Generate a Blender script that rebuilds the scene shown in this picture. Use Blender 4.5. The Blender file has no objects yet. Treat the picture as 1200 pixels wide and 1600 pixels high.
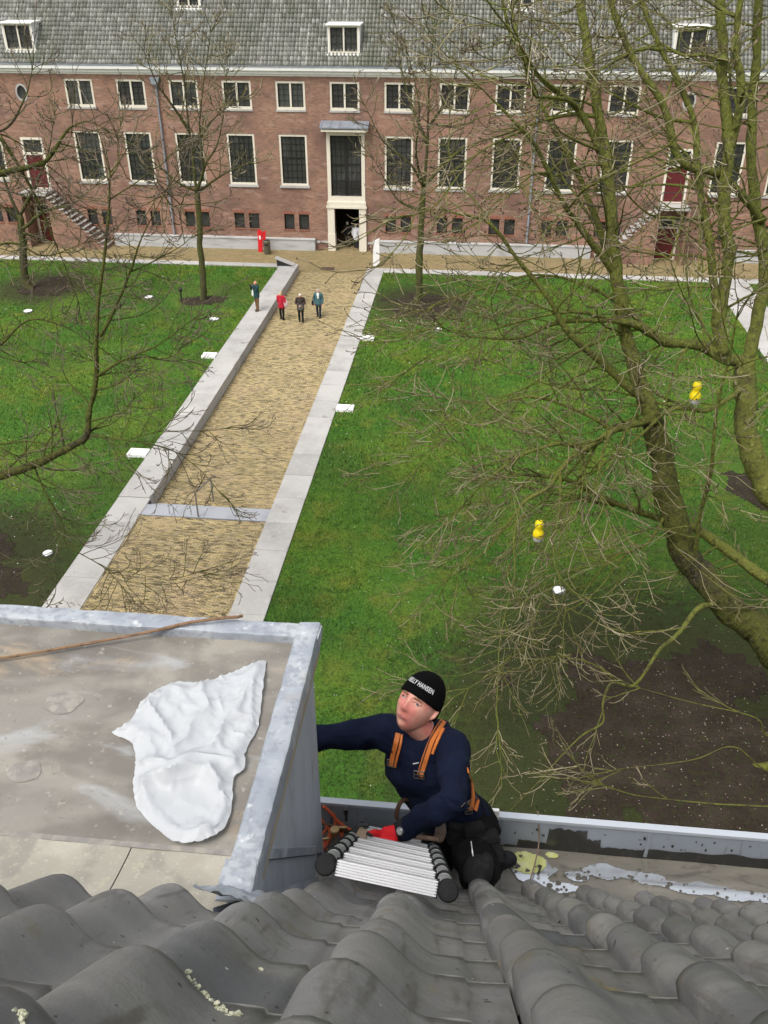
import bpy, bmesh, math, random
import numpy as np
from mathutils import Vector, Matrix
from mathutils.bvhtree import BVHTree
from mathutils import noise as mnoise

S = bpy.context.scene
COL = S.collection
R = math.radians
rng = np.random.default_rng(7)
random.seed(7)

# ------------------------------------------------------------------ camera
HC = 16.9                    # eye height above the lawn (lawn is z = 0)
PITCH, YAW, FPX = R(32.0), R(5.8), 1368.0
cam = bpy.data.cameras.new('camera')
cam.sensor_fit = 'VERTICAL'; cam.sensor_height = 24.0
cam.lens = 24.0 * FPX / 1600.0
cam.clip_start = 0.05; cam.clip_end = 2000
camo = bpy.data.objects.new('camera', cam); COL.objects.link(camo)
camo.location = (0, 0, HC)
camo.rotation_euler = (R(90) - PITCH, 0, YAW)
S.camera = camo

# ------------------------------------------------------------------ sky and sun (overcast)
SUN_EL, SUN_AZ = R(58), R(215)          # azimuth clockwise from +Y
w = bpy.data.worlds.new('World'); S.world = w; w.use_nodes = True
nt = w.node_tree; nt.nodes.clear()
sky = nt.nodes.new('ShaderNodeTexSky'); sky.sky_type = 'NISHITA'; sky.sun_disc = False
sky.sun_elevation = SUN_EL; sky.sun_rotation = SUN_AZ
sky.air_density = 1.0; sky.dust_density = 4.0; sky.ozone_density = 1.0; sky.altitude = 0
hsv = nt.nodes.new('ShaderNodeHueSaturation'); hsv.inputs['Saturation'].default_value = 0.22
bg = nt.nodes.new('ShaderNodeBackground'); bg.inputs['Strength'].default_value = 0.15
wo = nt.nodes.new('ShaderNodeOutputWorld')
nt.links.new(sky.outputs[0], hsv.inputs['Color']); nt.links.new(hsv.outputs[0], bg.inputs['Color'])
nt.links.new(bg.outputs[0], wo.inputs['Surface'])
sl = bpy.data.lights.new('sun', 'SUN'); sl.energy = 0.9; sl.angle = R(28); sl.color = (1.0, 0.97, 0.92)
so = bpy.data.objects.new('sun', sl); COL.objects.link(so)
sd = Vector((math.sin(SUN_AZ) * math.cos(SUN_EL), math.cos(SUN_AZ) * math.cos(SUN_EL), math.sin(SUN_EL)))
so.rotation_euler = (-sd).to_track_quat('-Z', 'Y').to_euler()
so.location = (0, 0, 40)
S.view_settings.view_transform = 'Standard'; S.view_settings.look = 'None'
S.view_settings.exposure = 0.88; S.view_settings.gamma = 1.0; S.view_settings.use_curve_mapping = False
S.render.engine = 'CYCLES'
S.cycles.max_bounces = 6; S.cycles.diffuse_bounces = 3; S.cycles.glossy_bounces = 3

# ------------------------------------------------------------------ surveying helpers: a sight line from the eye meets a real plane
CAM = Vector((0, 0, HC))
FW = Vector((-math.sin(YAW) * math.cos(PITCH), math.cos(YAW) * math.cos(PITCH), -math.sin(PITCH)))
RT = Vector((math.cos(YAW), math.sin(YAW), 0)); UP = RT.cross(FW)
def ray(px, py): return (FW * FPX + RT * (px - 600) - UP * (py - 800)).normalized()
def gp(px, py, z=0.0):
    d = ray(px, py); return CAM + d * ((z - HC) / d.z)
def yp(px, py, Y):
    d = ray(px, py); return CAM + d * (Y / d.y)
def dp(px, py, dep):
    d = ray(px, py); return CAM + d * (dep / d.dot(FW))
def rel(x, y, z): return Vector((x, y, HC + z))

# ------------------------------------------------------------------ object helpers
def tag(o, label=None, cat=None, group=None, kind=None):
    if label: o['label'] = label
    if cat: o['category'] = cat
    if group: o['group'] = group
    if kind: o['kind'] = kind
    return o
def thing(name, loc, label, cat, group=None, rz=0.0):
    o = bpy.data.objects.new(name, None); COL.objects.link(o)
    o.location = loc; o.rotation_euler = (0, 0, rz); o.empty_display_size = 0.2
    return tag(o, label, cat, group)
def adopt(o, parent, local=False):
    """child of parent; vertices given in world space unless local"""
    if parent is not None:
        o.parent = parent
        if not local and parent.parent is None:
            o.matrix_parent_inverse = Matrix.LocRotScale(parent.location, parent.rotation_euler, parent.scale).inverted()
    return o
def mesh_obj(name, me, mat=None, parent=None, local=False):
    if mat is not None:
        me.materials.clear()
        for m in (mat if isinstance(mat, (list, tuple)) else [mat]): me.materials.append(m)
    o = bpy.data.objects.new(name, me); COL.objects.link(o)
    return adopt(o, parent, local)
def np_mesh(name, V, F, smooth=False):
    """V (n,3) array, F (m,k) array of equal-sized faces or a list"""
    me = bpy.data.meshes.new(name)
    V = np.asarray(V, dtype=np.float32)
    if isinstance(F, np.ndarray):
        k = F.shape[1]; m = F.shape[0]
        me.vertices.add(len(V)); me.vertices.foreach_set('co', V.ravel())
        me.loops.add(m * k); me.loops.foreach_set('vertex_index', F.astype(np.int32).ravel())
        me.polygons.add(m); me.polygons.foreach_set('loop_start', np.arange(0, m * k, k, dtype=np.int32))
        me.update(calc_edges=True); me.validate()
    else:
        me.from_pydata(V.tolist(), [], F); me.update()
    if smooth: me.polygons.foreach_set('use_smooth', np.ones(len(me.polygons), dtype=bool))
    return me

class MB:
    """collects the pieces of ONE part"""
    def __init__(s): s.v = []; s.f = []
    def add(s, v, f):
        b = len(s.v); s.v += [tuple(p) for p in v]; s.f += [tuple(i + b for i in q) for q in f]; return s
    def box(s, x0, x1, y0, y1, z0, z1):
        v = [(x, y, z) for z in (z0, z1) for y in (y0, y1) for x in (x0, x1)]
        return s.add(v, [(0, 2, 3, 1), (4, 5, 7, 6), (0, 1, 5, 4), (2, 6, 7, 3), (0, 4, 6, 2), (1, 3, 7, 5)])
    def prism(s, poly, axis, a, b):
        """polygon in the two other axes, extruded along axis from a to b"""
        n = len(poly); v = []
        for t in (a, b):
            for p, q in poly:
                v.append({'x': (t, p, q), 'y': (p, t, q), 'z': (p, q, t)}[axis])
        f = [tuple(range(n - 1, -1, -1)), tuple(range(n, 2 * n))] + [(i, (i + 1) % n, n + (i + 1) % n, n + i) for i in range(n)]
        return s.add(v, f)
    def tube(s, pts, r, sides=8, caps=True):
        v, f = tube_geo(pts, r, sides, caps); return s.add(v, f)
    def lathe(s, prof, c=(0, 0, 0), sides=20):
        v = []; f = []
        for (r, z) in prof:
            for k in range(sides):
                a = 2 * math.pi * k / sides; v.append((c[0] + r * math.cos(a), c[1] + r * math.sin(a), c[2] + z))
        for i in range(len(prof) - 1):
            for k in range(sides):
                f.append((i * sides + k, i * sides + (k + 1) % sides, (i + 1) * sides + (k + 1) % sides, (i + 1) * sides + k))
        f.append(tuple(range(sides - 1, -1, -1))); f.append(tuple((len(prof) - 1) * sides + k for k in range(sides)))
        return s.add(v, f)
    def mesh(s, name, smooth=False, bevel=0.0, seg=2):
        me = bpy.data.meshes.new(name); me.from_pydata(s.v, [], s.f); me.update()
        bm = bmesh.new(); bm.from_mesh(me)
        bmesh.ops.recalc_face_normals(bm, faces=bm.faces)
        if bevel > 0:
            ed = [e for e in bm.edges if len(e.link_faces) == 2 and e.calc_face_angle(0) > 0.5]
            bmesh.ops.bevel(bm, geom=ed, offset=bevel, segments=seg, affect='EDGES', profile=0.5)
        bm.to_mesh(me); bm.free()
        if smooth:
            me.polygons.foreach_set('use_smooth', np.ones(len(me.polygons), dtype=bool))
            try: me.set_sharp_from_angle(angle=R(40))
            except Exception: pass
        return me
    def build(s, name, mat, parent=None, local=False, smooth=False, bevel=0.0):
        return mesh_obj(name, s.mesh(name, smooth, bevel), mat, parent, local)

def tube_geo(pts, r, sides=8, caps=True, squash=None):
    P = [Vector(p) for p in pts]; n = len(P)
    rr = r if hasattr(r, '__len__') else [r] * n
    v = []; f = []
    t0 = (P[1] - P[0]).normalized()
    ref = Vector((0, 0, 1)) if abs(t0.z) < 0.9 else Vector((1, 0, 0))
    u = t0.cross(ref).normalized()
    for i in range(n):
        t = (P[min(i + 1, n - 1)] - P[max(i - 1, 0)])
        t = t.normalized() if t.length > 1e-9 else t0
        u = (u - t * u.dot(t)); u = u.normalized() if u.length > 1e-6 else t.orthogonal().normalized()
        b = t.cross(u)
        ra = rr[i] if hasattr(rr[i], '__len__') else (rr[i], rr[i])
        for k in range(sides):
            a = 2 * math.pi * k / sides
            v.append(P[i] + u * (ra[0] * math.cos(a)) + b * (ra[1] * math.sin(a)))
    for i in range(n - 1):
        for k in range(sides):
            f.append((i * sides + k, i * sides + (k + 1) % sides, (i + 1) * sides + (k + 1) % sides, (i + 1) * sides + k))
    if caps:
        f.append(tuple(range(sides - 1, -1, -1))); f.append(tuple((n - 1) * sides + k for k in range(sides)))
    return v, f

def smooth_path(pts, per=6):
    """Catmull-Rom through the points"""
    P = [np.array(p, float) for p in pts]
    P = [2 * P[0] - P[1]] + P + [2 * P[-1] - P[-2]]
    out = []
    for i in range(1, len(P) - 2):
        a, b, c, d = P[i - 1], P[i], P[i + 1], P[i + 2]
        for k in range(per):
            t = k / per
            out.append(0.5 * (2 * b + (c - a) * t + (2 * a - 5 * b + 4 * c - d) * t * t + (3 * b - a - 3 * c + d) * t ** 3))
    out.append(P[-2]); return out

def copy_obj(o, parent=None):
    c = o.copy(); COL.objects.link(c)
    if parent is not None: c.parent = parent
    return c
KIDS = {}
def copy_tree(o, parent=None):
    c = o.copy(); COL.objects.link(c)
    if parent is not None: c.parent = parent
    for ch in list(o.children): copy_tree(ch, c)
    return c

# ------------------------------------------------------------------ materials (all procedural)
def srgb(r, g, b):
    f = lambda c: (c / 255 / 12.92) if c / 255 <= 0.04045 else ((c / 255 + 0.055) / 1.055) ** 2.4
    return (f(r), f(g), f(b))
def mat(name, base, rough=0.6, spec=0.3, metal=0.0, layers=(), bump=None, island=None, rnd=False, obrand=None,
        rough_layer=None, coat=0.0, trans=0.0, sss=0.0, ior=None, bump2=None):
    """layers: (scale xyz, detail, lo, hi, colour, amount[, distortion]); bump: (scale xyz, strength, distance);
       island: (colour_a, colour_b, amount) per loose piece; obrand the same per object"""
    m = bpy.data.materials.new(name); m.use_nodes = True
    t = m.node_tree; N = t.nodes; L = t.links
    b = N['Principled BSDF']
    co = N.new('ShaderNodeTexCoord'); vec = co.outputs['Object']
    if rnd:
        oi = N.new('ShaderNodeObjectInfo'); mu = N.new('ShaderNodeVectorMath'); mu.operation = 'SCALE'
        cmb = N.new('ShaderNodeCombineXYZ')
        for k in range(3): L.new(oi.outputs['Random'], cmb.inputs[k])
        L.new(cmb.outputs[0], mu.inputs[0]); mu.inputs['Scale'].default_value = 77.0
        ad = N.new('ShaderNodeVectorMath'); ad.operation = 'ADD'
        L.new(vec, ad.inputs[0]); L.new(mu.outputs[0], ad.inputs[1]); vec = ad.outputs[0]
    def nz(scale, detail, dist=0.0, rough_=0.55):
        mp = N.new('ShaderNodeMapping'); mp.inputs['Scale'].default_value = scale if hasattr(scale, '__len__') else (scale,) * 3
        L.new(vec, mp.inputs['Vector'])
        n = N.new('ShaderNodeTexNoise'); n.inputs['Scale'].default_value = 1.0
        n.inputs['Detail'].default_value = detail; n.inputs['Distortion'].default_value = dist
        n.inputs['Roughness'].default_value = rough_
        L.new(mp.outputs[0], n.inputs['Vector']); return n.outputs['Fac']
    def ramp(fac, lo, hi, amt=1.0):
        r = N.new('ShaderNodeMapRange'); r.interpolation_type = 'SMOOTHSTEP'
        r.inputs['From Min'].default_value = lo; r.inputs['From Max'].default_value = hi
        r.inputs['To Max'].default_value = amt
        L.new(fac, r.inputs['Value']); return r.outputs[0]
    def mix(fac, a, c):
        x = N.new('ShaderNodeMix'); x.data_type = 'RGBA'
        if hasattr(fac, 'is_linked'): L.new(fac, x.inputs[0])
        else: x.inputs[0].default_value = fac
        for s_, i in ((a, 6), (c, 7)):
            if isinstance(s_, tuple): x.inputs[i].default_value = s_[:3] + (1,)
            else: L.new(s_, x.inputs[i])
        return x.outputs[2]
    col = tuple(base)
    if island:
        g = N.new('ShaderNodeNewGeometry')
        cr = N.new('ShaderNodeValToRGB'); cs = island; e = cr.color_ramp.elements
        e[0].color = cs[0] + (1,); e[1].color = cs[-1] + (1,)
        for i, c_ in enumerate(cs[1:-1]): el = e.new((i + 1) / (len(cs) - 1)); el.color = c_ + (1,)
        L.new(g.outputs['Random Per Island'], cr.inputs[0]); col = cr.outputs[0]
    if obrand:
        oi2 = N.new('ShaderNodeObjectInfo'); cr = N.new('ShaderNodeValToRGB'); cs = obrand; e = cr.color_ramp.elements
        e[0].color = cs[0] + (1,); e[1].color = cs[-1] + (1,)
        for i, c_ in enumerate(cs[1:-1]): el = e.new((i + 1) / (len(cs) - 1)); el.color = c_ + (1,)
        L.new(oi2.outputs['Random'], cr.inputs[0]); col = cr.outputs[0]
    for ly in layers:
        sc, det, lo, hi, c_, amt = ly[:6]
        col = mix(ramp(nz(sc, det, ly[6] if len(ly) > 6 else 0.0), lo, hi, amt), col, tuple(c_))
    if isinstance(col, tuple): b.inputs['Base Color'].default_value = col[:3] + (1,)
    else: L.new(col, b.inputs['Base Color'])
    b.inputs['Roughness'].default_value = rough
    if rough_layer:
        sc, det, lo, hi, r0, r1 = rough_layer
        f = ramp(nz(sc, det), lo, hi); mr = N.new('ShaderNodeMapRange')
        mr.inputs['To Min'].default_value = r0; mr.inputs['To Max'].default_value = r1
        L.new(f, mr.inputs['Value']); L.new(mr.outputs[0], b.inputs['Roughness'])
    b.inputs['Specular IOR Level'].default_value = spec
    b.inputs['Metallic'].default_value = metal
    if coat: b.inputs['Coat Weight'].default_value = coat
    if trans: b.inputs['Transmission Weight'].default_value = trans
    if ior: b.inputs['IOR'].default_value = ior
    if sss:
        b.inputs['Subsurface Weight'].default_value = sss; b.inputs['Subsurface Radius'].default_value = (0.01, 0.004, 0.002)
        b.inputs['Subsurface Scale'].default_value = 1.0
    prev = None
    for bp_ in (bump, bump2):
        if bp_:
            bn = N.new('ShaderNodeBump'); bn.inputs['Strength'].default_value = bp_[1]; bn.inputs['Distance'].default_value = bp_[2]
            L.new(nz(bp_[0], 4), bn.inputs['Height'])
            if prev is not None: L.new(prev, bn.inputs['Normal'])
            prev = bn.outputs[0]
    if prev is not None: L.new(prev, b.inputs['Normal'])
    return m
W = {}
def brick_mat(name, c1, c2, mortar, axes='xz', bw=0.22, bh=0.065, patches=()):
    m = bpy.data.materials.new(name); m.use_nodes = True
    t = m.node_tree; N = t.nodes; L = t.links; b = N['Principled BSDF']
    co = N.new('ShaderNodeTexCoord'); sp = N.new('ShaderNodeSeparateXYZ'); cb = N.new('ShaderNodeCombineXYZ')
    L.new(co.outputs['Object'], sp.inputs[0])
    ix = {'x': 0, 'y': 1, 'z': 2}
    L.new(sp.outputs[ix[axes[0]]], cb.inputs[0]); L.new(sp.outputs[ix[axes[1]]], cb.inputs[1])
    br = N.new('ShaderNodeTexBrick'); br.inputs['Scale'].default_value = 1.0
    br.inputs['Brick Width'].default_value = bw; br.inputs['Row Height'].default_value = bh
    br.inputs['Mortar Size'].default_value = 0.006; br.inputs['Mortar Smooth'].default_value = 0.2
    br.inputs['Color1'].default_value = c1 + (1,); br.inputs['Color2'].default_value = c2 + (1,)
    br.inputs['Mortar'].default_value = mortar + (1,); br.inputs['Bias'].default_value = -0.1
    L.new(cb.outputs[0], br.inputs['Vector'])
    col = br.outputs['Color']
    for sc, det, lo, hi, c_, amt in patches:
        mp = N.new('ShaderNodeMapping'); mp.inputs['Scale'].default_value = sc
        L.new(co.outputs['Object'], mp.inputs[0])
        n = N.new('ShaderNodeTexNoise'); n.inputs['Scale'].default_value = 1; n.inputs['Detail'].default_value = det
        L.new(mp.outputs[0], n.inputs['Vector'])
        r = N.new('ShaderNodeMapRange'); r.inputs['From Min'].default_value = lo; r.inputs['From Max'].default_value = hi; r.inputs['To Max'].default_value = amt
        L.new(n.outputs['Fac'], r.inputs[0])
        x = N.new('ShaderNodeMix'); x.data_type = 'RGBA'; L.new(r.outputs[0], x.inputs[0]); L.new(col, x.inputs[6]); x.inputs[7].default_value = c_ + (1,)
        col = x.outputs[2]
    L.new(col, b.inputs['Base Color']); b.inputs['Roughness'].default_value = 0.9; b.inputs['Specular IOR Level'].default_value = 0.15
    bn = N.new('ShaderNodeBump'); bn.inputs['Strength'].default_value = 0.5; bn.inputs['Distance'].default_value = 0.01; bn.invert = True
    L.new(br.outputs['Fac'], bn.inputs['Height']); L.new(bn.outputs[0], b.inputs['Normal'])
    return m
W['brick'] = brick_mat('red_brick', (0.315, 0.165, 0.108), (0.195, 0.102, 0.072), (0.32, 0.255, 0.20),
    patches=[((0.5, 1, 0.7), 5, 0.42, 0.68, (0.150, 0.090, 0.072), 0.75), ((1.2, 1, 5.0), 4, 0.55, 0.75, (0.40, 0.28, 0.225), 0.6),
             ((3, 3, 9), 3, 0.55, 0.75, (0.10, 0.06, 0.055), 0.5)])
W['brick_row'] = mat('soldier_brick', (0.27, 0.11, 0.07), 0.9, 0.15, layers=[((14, 14, 3), 2, 0.45, 0.6, (0.17, 0.08, 0.06), 0.8)])
W['cream'] = mat('cream_paint', (0.66, 0.61, 0.50), 0.5, 0.3, layers=[((2, 2, 1.2), 5, 0.5, 0.8, (0.45, 0.40, 0.31), 0.5)])
W['white'] = mat('white_paint', (0.78, 0.77, 0.74), 0.45, 0.3, layers=[((3, 3, 2), 5, 0.5, 0.8, (0.5, 0.49, 0.46), 0.5)])
W['glass'] = mat('old_window_glass', (0.012, 0.013, 0.013), 0.06, 0.55, bump=((1.6, 1.6, 1.6), 0.05, 0.05))
def pane_mat():
    m = mat('old_window_pane', (0.085, 0.086, 0.080), 0.05, 0.8, bump=((1.6, 1.6, 1.6), 0.06, 0.05)); t = m.node_tree; b = t.nodes['Principled BSDF']; o = t.nodes['Material Output']
    tr = t.nodes.new('ShaderNodeBsdfTransparent'); tr.inputs['Color'].default_value = (.62, .66, .62, 1); mx = t.nodes.new('ShaderNodeMixShader'); mx.inputs[0].default_value = .50
    t.links.new(b.outputs[0], mx.inputs[1]); t.links.new(tr.outputs[0], mx.inputs[2]); t.links.new(mx.outputs[0], o.inputs['Surface']); return m
W['glass'] = pane_mat()
W['curtain'] = mat('grey_net_curtain', (0.42, 0.42, 0.40), 0.9, 0.1, layers=[((30, 3, 1.5), 3, 0.4, 0.65, (0.22, 0.22, 0.21), 0.8)])
W['darkframe'] = mat('dark_green_paint', (0.018, 0.018, 0.016), 0.45, 0.3)
W['interior'] = mat('dim_interior', (0.30, 0.28, 0.25), 0.9, 0.1)
W['corridor'] = mat('corridor_plaster', (0.10, 0.09, 0.075), 0.9, 0.1)
W['zincfar'] = mat('zinc_canopy', (0.22, 0.24, 0.27), 0.45, 0.4, 0.3, layers=[((2, 2, 2), 4, 0.45, 0.7, (0.33, 0.35, 0.38), 0.7)])
W['stone'] = mat('grey_limestone', (0.40, 0.385, 0.36), 0.75, 0.25, layers=[((0.6, 0.6, 0.6), 6, 0.4, 0.75, (0.27, 0.26, 0.24), 0.8), ((7, 7, 7), 4, 0.5, 0.8, (0.5, 0.48, 0.45), 0.5), ((1.5, 1.5, 1.5), 5, 0.62, 0.72, (0.19, 0.185, 0.16), 0.7)], rnd=True, bump=((40, 40, 40), 0.15, 0.01),
    obrand=[(0.35, 0.34, 0.32), (0.43, 0.415, 0.39), (0.38, 0.365, 0.345)])
W['bluestone'] = mat('blue_stone_step', (0.34, 0.35, 0.37), 0.6, 0.3, layers=[((1.2, 1.2, 1.2), 6, 0.4, 0.75, (0.24, 0.25, 0.27), 0.8)], rnd=True)
W['plinth'] = mat('plinth_stone', (0.42, 0.42, 0.41), 0.8, 0.2, layers=[((0.7, 1, 3), 5, 0.45, 0.75, (0.24, 0.24, 0.22), 0.8)])
W['reddoor'] = mat('oxblood_door_paint', (0.10, 0.014, 0.016), 0.4, 0.4)
W['farroof'] = mat('old_grey_pantiles', (0.2, 0.2, 0.17), 0.75, 0.25,
    island=[(0.12, 0.12, 0.10), (0.21, 0.21, 0.18), (0.16, 0.16, 0.14), (0.27, 0.265, 0.235), (0.14, 0.145, 0.115), (0.22, 0.215, 0.19), (0.33, 0.325, 0.295)],
    layers=[((0.9, 0.12, 0.12), 5, 0.5, 0.72, (0.27, 0.265, 0.235), 0.6), ((0.35, 0.25, 0.25), 5, 0.45, 0.7, (0.11, 0.12, 0.07), 0.5), ((3.2, 0.25, 0.25), 3, 0.60, 0.70, (0.42, 0.41, 0.37), 0.6)])
W['lead'] = mat('weathered_lead', (0.27, 0.295, 0.33), 0.5, 0.4, 0.0, layers=[((6, 6, 6), 8, 0.40, 0.66, (0.42, 0.44, 0.46), 0.8), ((38, 38, 38), 6, 0.5, 0.62, (0.20, 0.215, 0.245), 0.55), ((13, 13, 13), 5, 0.52, 0.68, (0.22, 0.24, 0.28), 0.8), ((2.2, 2.2, 2.2), 4, 0.62, 0.72, (0.42, 0.36, 0.29), 0.6), ((30, 30, 30), 4, 0.6, 0.75, (0.62, 0.63, 0.64), 0.6)], bump=((22, 22, 22), 0.25, 0.006), rough_layer=((6, 6, 6), 4, 0.4, 0.7, 0.35, 0.65))
W['cheek'] = mat('streaked_zinc_cheek', (0.36, 0.385, 0.42), 0.5, 0.4, 0.05, layers=[((18, 18, 2.0), 5, 0.45, 0.66, (0.43, 0.455, 0.485), 0.7), ((40, 40, 3.0), 4, 0.62, 0.72, (0.20, 0.20, 0.205), 0.6), ((9, 9, 6), 4, 0.62, 0.72, (0.24, 0.17, 0.13), 0.35)], bump=((9, 9, 2), 0.2, 0.01))
W['gutterzinc'] = mat('gutter_zinc', (0.27, 0.30, 0.34), 0.45, 0.4, 0.1, layers=[((4, 4, 4), 5, 0.45, 0.7, (0.27, 0.295, 0.33), 0.7), ((30, 30, 8), 4, 0.62, 0.72, (0.13, 0.13, 0.135), 0.6)])
W['zincedge'] = mat('bright_zinc_edge', (0.42, 0.45, 0.49), 0.4, 0.4, 0.1, layers=[((16, 16, 16), 4, 0.55, 0.7, (0.42, 0.44, 0.47), 0.6)])
W['algae'] = mat('wet_black_algae', (0.028, 0.027, 0.024), 0.3, 0.5, layers=[((30, 30, 8), 4, 0.5, 0.7, (0.055, 0.052, 0.045), 0.8)])
W['gutterfloor'] = mat('silted_gutter_floor', (0.135, 0.125, 0.105), 0.5, 0.4, layers=[((2, 9, 9), 6, 0.4, 0.7, (0.20, 0.185, 0.155), 0.8, 0.6), ((5, 14, 9), 5, 0.52, 0.68, (0.075, 0.07, 0.062), 0.8, 1.0)], rough_layer=((3, 8, 3), 4, 0.4, 0.6, 0.10, 0.45), bump=((30, 30, 30), 0.15, 0.004))
W['water'] = mat('wet_sky_bright_zinc', (0.74, 0.77, 0.80), 0.10, 0.6, 0.8, layers=[((9, 20, 9), 5, 0.5, 0.75, (0.52, 0.54, 0.56), 0.7)])
W['silt'] = mat('leaf_litter_silt', (0.075, 0.07, 0.058), 0.7, 0.3)
W['lime'] = mat('yellow_green_film', (0.42, 0.44, 0.16), 0.25, 0.6, layers=[((16, 16, 16), 4, 0.45, 0.65, (0.52, 0.52, 0.30), 0.7)])
W['dormertop'] = mat('stained_lead_flat', (0.235, 0.218, 0.19), 0.45, 0.4, layers=[
    ((1.6, 3.2, 2), 6, 0.40, 0.62, (0.30, 0.275, 0.23), 0.85, 0.8), ((2.4, 4.5, 3), 7, 0.42, 0.60, (0.155, 0.14, 0.12), 0.85, 0.5), ((1.3, 1.8, 1), 6, 0.50, 0.62, (0.125, 0.112, 0.095), 0.7, 0.3),
    ((2.2, 6, 2), 5, 0.55, 0.68, (0.37, 0.375, 0.37), 0.75, 0.6), ((2.6, 5, 2), 5, 0.60, 0.72, (0.43, 0.33, 0.21), 0.55, 0.4),
    ((40, 40, 40), 4, 0.6, 0.75, (0.45, 0.42, 0.36), 0.5), ((60, 60, 60), 3, 0.62, 0.72, (0.13, 0.12, 0.105), 0.5)],
    bump=((12, 12, 12), 0.12, 0.006), rough_layer=((2, 4, 2), 5, 0.42, 0.62, 0.28, 0.6))
W['apron'] = mat('lime_stained_apron', (0.33, 0.305, 0.25), 0.6, 0.3, layers=[((5, 5, 5), 6, 0.45, 0.65, (0.43, 0.40, 0.33), 0.8), ((8, 8, 8), 5, 0.52, 0.66, (0.225, 0.21, 0.18), 0.7), ((22, 22, 22), 5, 0.58, 0.7, (0.46, 0.46, 0.30), 0.4), ((90, 90, 90), 2, 0.6, 0.7, (0.5, 0.48, 0.42), 0.4)], bump=((60, 60, 60), 0.2, 0.004))
W['stain'] = mat('old_lead_patch', (0.225, 0.205, 0.185), 0.5, 0.4, layers=[((30, 30, 30), 5, 0.42, 0.6, (0.30, 0.275, 0.235), 0.9), ((12, 12, 12), 4, 0.5, 0.7, (0.17, 0.165, 0.17), 0.6)])
W['fascia'] = mat('weathered_fascia_wood', (0.34, 0.29, 0.22), 0.7, 0.2, layers=[((4, 4, 4), 4, 0.5, 0.7, (0.26, 0.24, 0.21), 0.7), ((3, 3, 3), 3, 0.62, 0.7, (0.42, 0.2, 0.13), 0.6)])
W['tile'] = mat('smoked_clay_pantile', (0.09, 0.09, 0.09), 0.55, 0.35, rnd=True,
    obrand=[(0.105, 0.105, 0.104), (0.175, 0.17, 0.164), (0.13, 0.128, 0.125), (0.20, 0.19, 0.178), (0.09, 0.092, 0.095), (0.155, 0.147, 0.135)],
    layers=[((4, 7, 4), 6, 0.45, 0.75, (0.25, 0.238, 0.22), 0.6), ((30, 3, 30), 5, 0.55, 0.70, (0.088, 0.08, 0.07), 0.75), ((14, 22, 14), 5, 0.58, 0.70, (0.12, 0.112, 0.10), 0.55), ((11, 11, 11), 5, 0.62, 0.72, (0.135, 0.115, 0.08), 0.6),
            ((60, 40, 60), 2, 0.70, 0.735, (0.03, 0.028, 0.025), 0.8), ((45, 45, 45), 2, 0.755, 0.775, (0.55, 0.55, 0.5), 0.9), ((5, 4, 5), 3, 0.64, 0.74, (0.22, 0.17, 0.065), 0.6)],
    bump=((160, 160, 160), 0.25, 0.003), bump2=((12, 16, 12), 0.35, 0.012), rough_layer=((7, 7, 7), 4, 0.4, 0.7, 0.45, 0.7))
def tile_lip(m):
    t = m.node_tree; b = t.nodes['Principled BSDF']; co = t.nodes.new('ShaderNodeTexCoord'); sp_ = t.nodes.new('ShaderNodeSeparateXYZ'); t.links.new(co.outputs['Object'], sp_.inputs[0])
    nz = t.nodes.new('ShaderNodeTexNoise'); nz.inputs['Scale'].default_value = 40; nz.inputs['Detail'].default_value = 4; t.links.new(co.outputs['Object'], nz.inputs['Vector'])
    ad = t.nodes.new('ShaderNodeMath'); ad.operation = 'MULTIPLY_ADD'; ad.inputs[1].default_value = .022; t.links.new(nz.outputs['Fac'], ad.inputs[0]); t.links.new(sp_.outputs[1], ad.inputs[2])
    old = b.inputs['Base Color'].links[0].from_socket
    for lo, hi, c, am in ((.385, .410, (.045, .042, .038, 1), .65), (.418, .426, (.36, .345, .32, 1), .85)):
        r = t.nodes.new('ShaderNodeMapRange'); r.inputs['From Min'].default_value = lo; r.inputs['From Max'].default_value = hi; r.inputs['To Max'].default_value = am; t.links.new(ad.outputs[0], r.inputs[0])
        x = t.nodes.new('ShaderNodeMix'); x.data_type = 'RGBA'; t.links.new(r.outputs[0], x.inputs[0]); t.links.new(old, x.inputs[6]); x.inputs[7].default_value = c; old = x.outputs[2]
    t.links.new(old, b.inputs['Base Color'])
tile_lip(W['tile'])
W['deck'] = mat('roof_boarding', (0.03, 0.03, 0.03), 0.9, 0.1)
W['underlay'] = mat('dusty_grey_underlay', (0.085, 0.082, 0.078), 0.9, 0.1)
W['lichen'] = mat('pale_lichen_crust', (0.46, 0.46, 0.32), 0.9, 0.1, layers=[((120, 120, 120), 3, 0.45, 0.6, (0.62, 0.62, 0.48), 0.8)], bump=((200, 200, 200), 0.6, 0.003))
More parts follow.
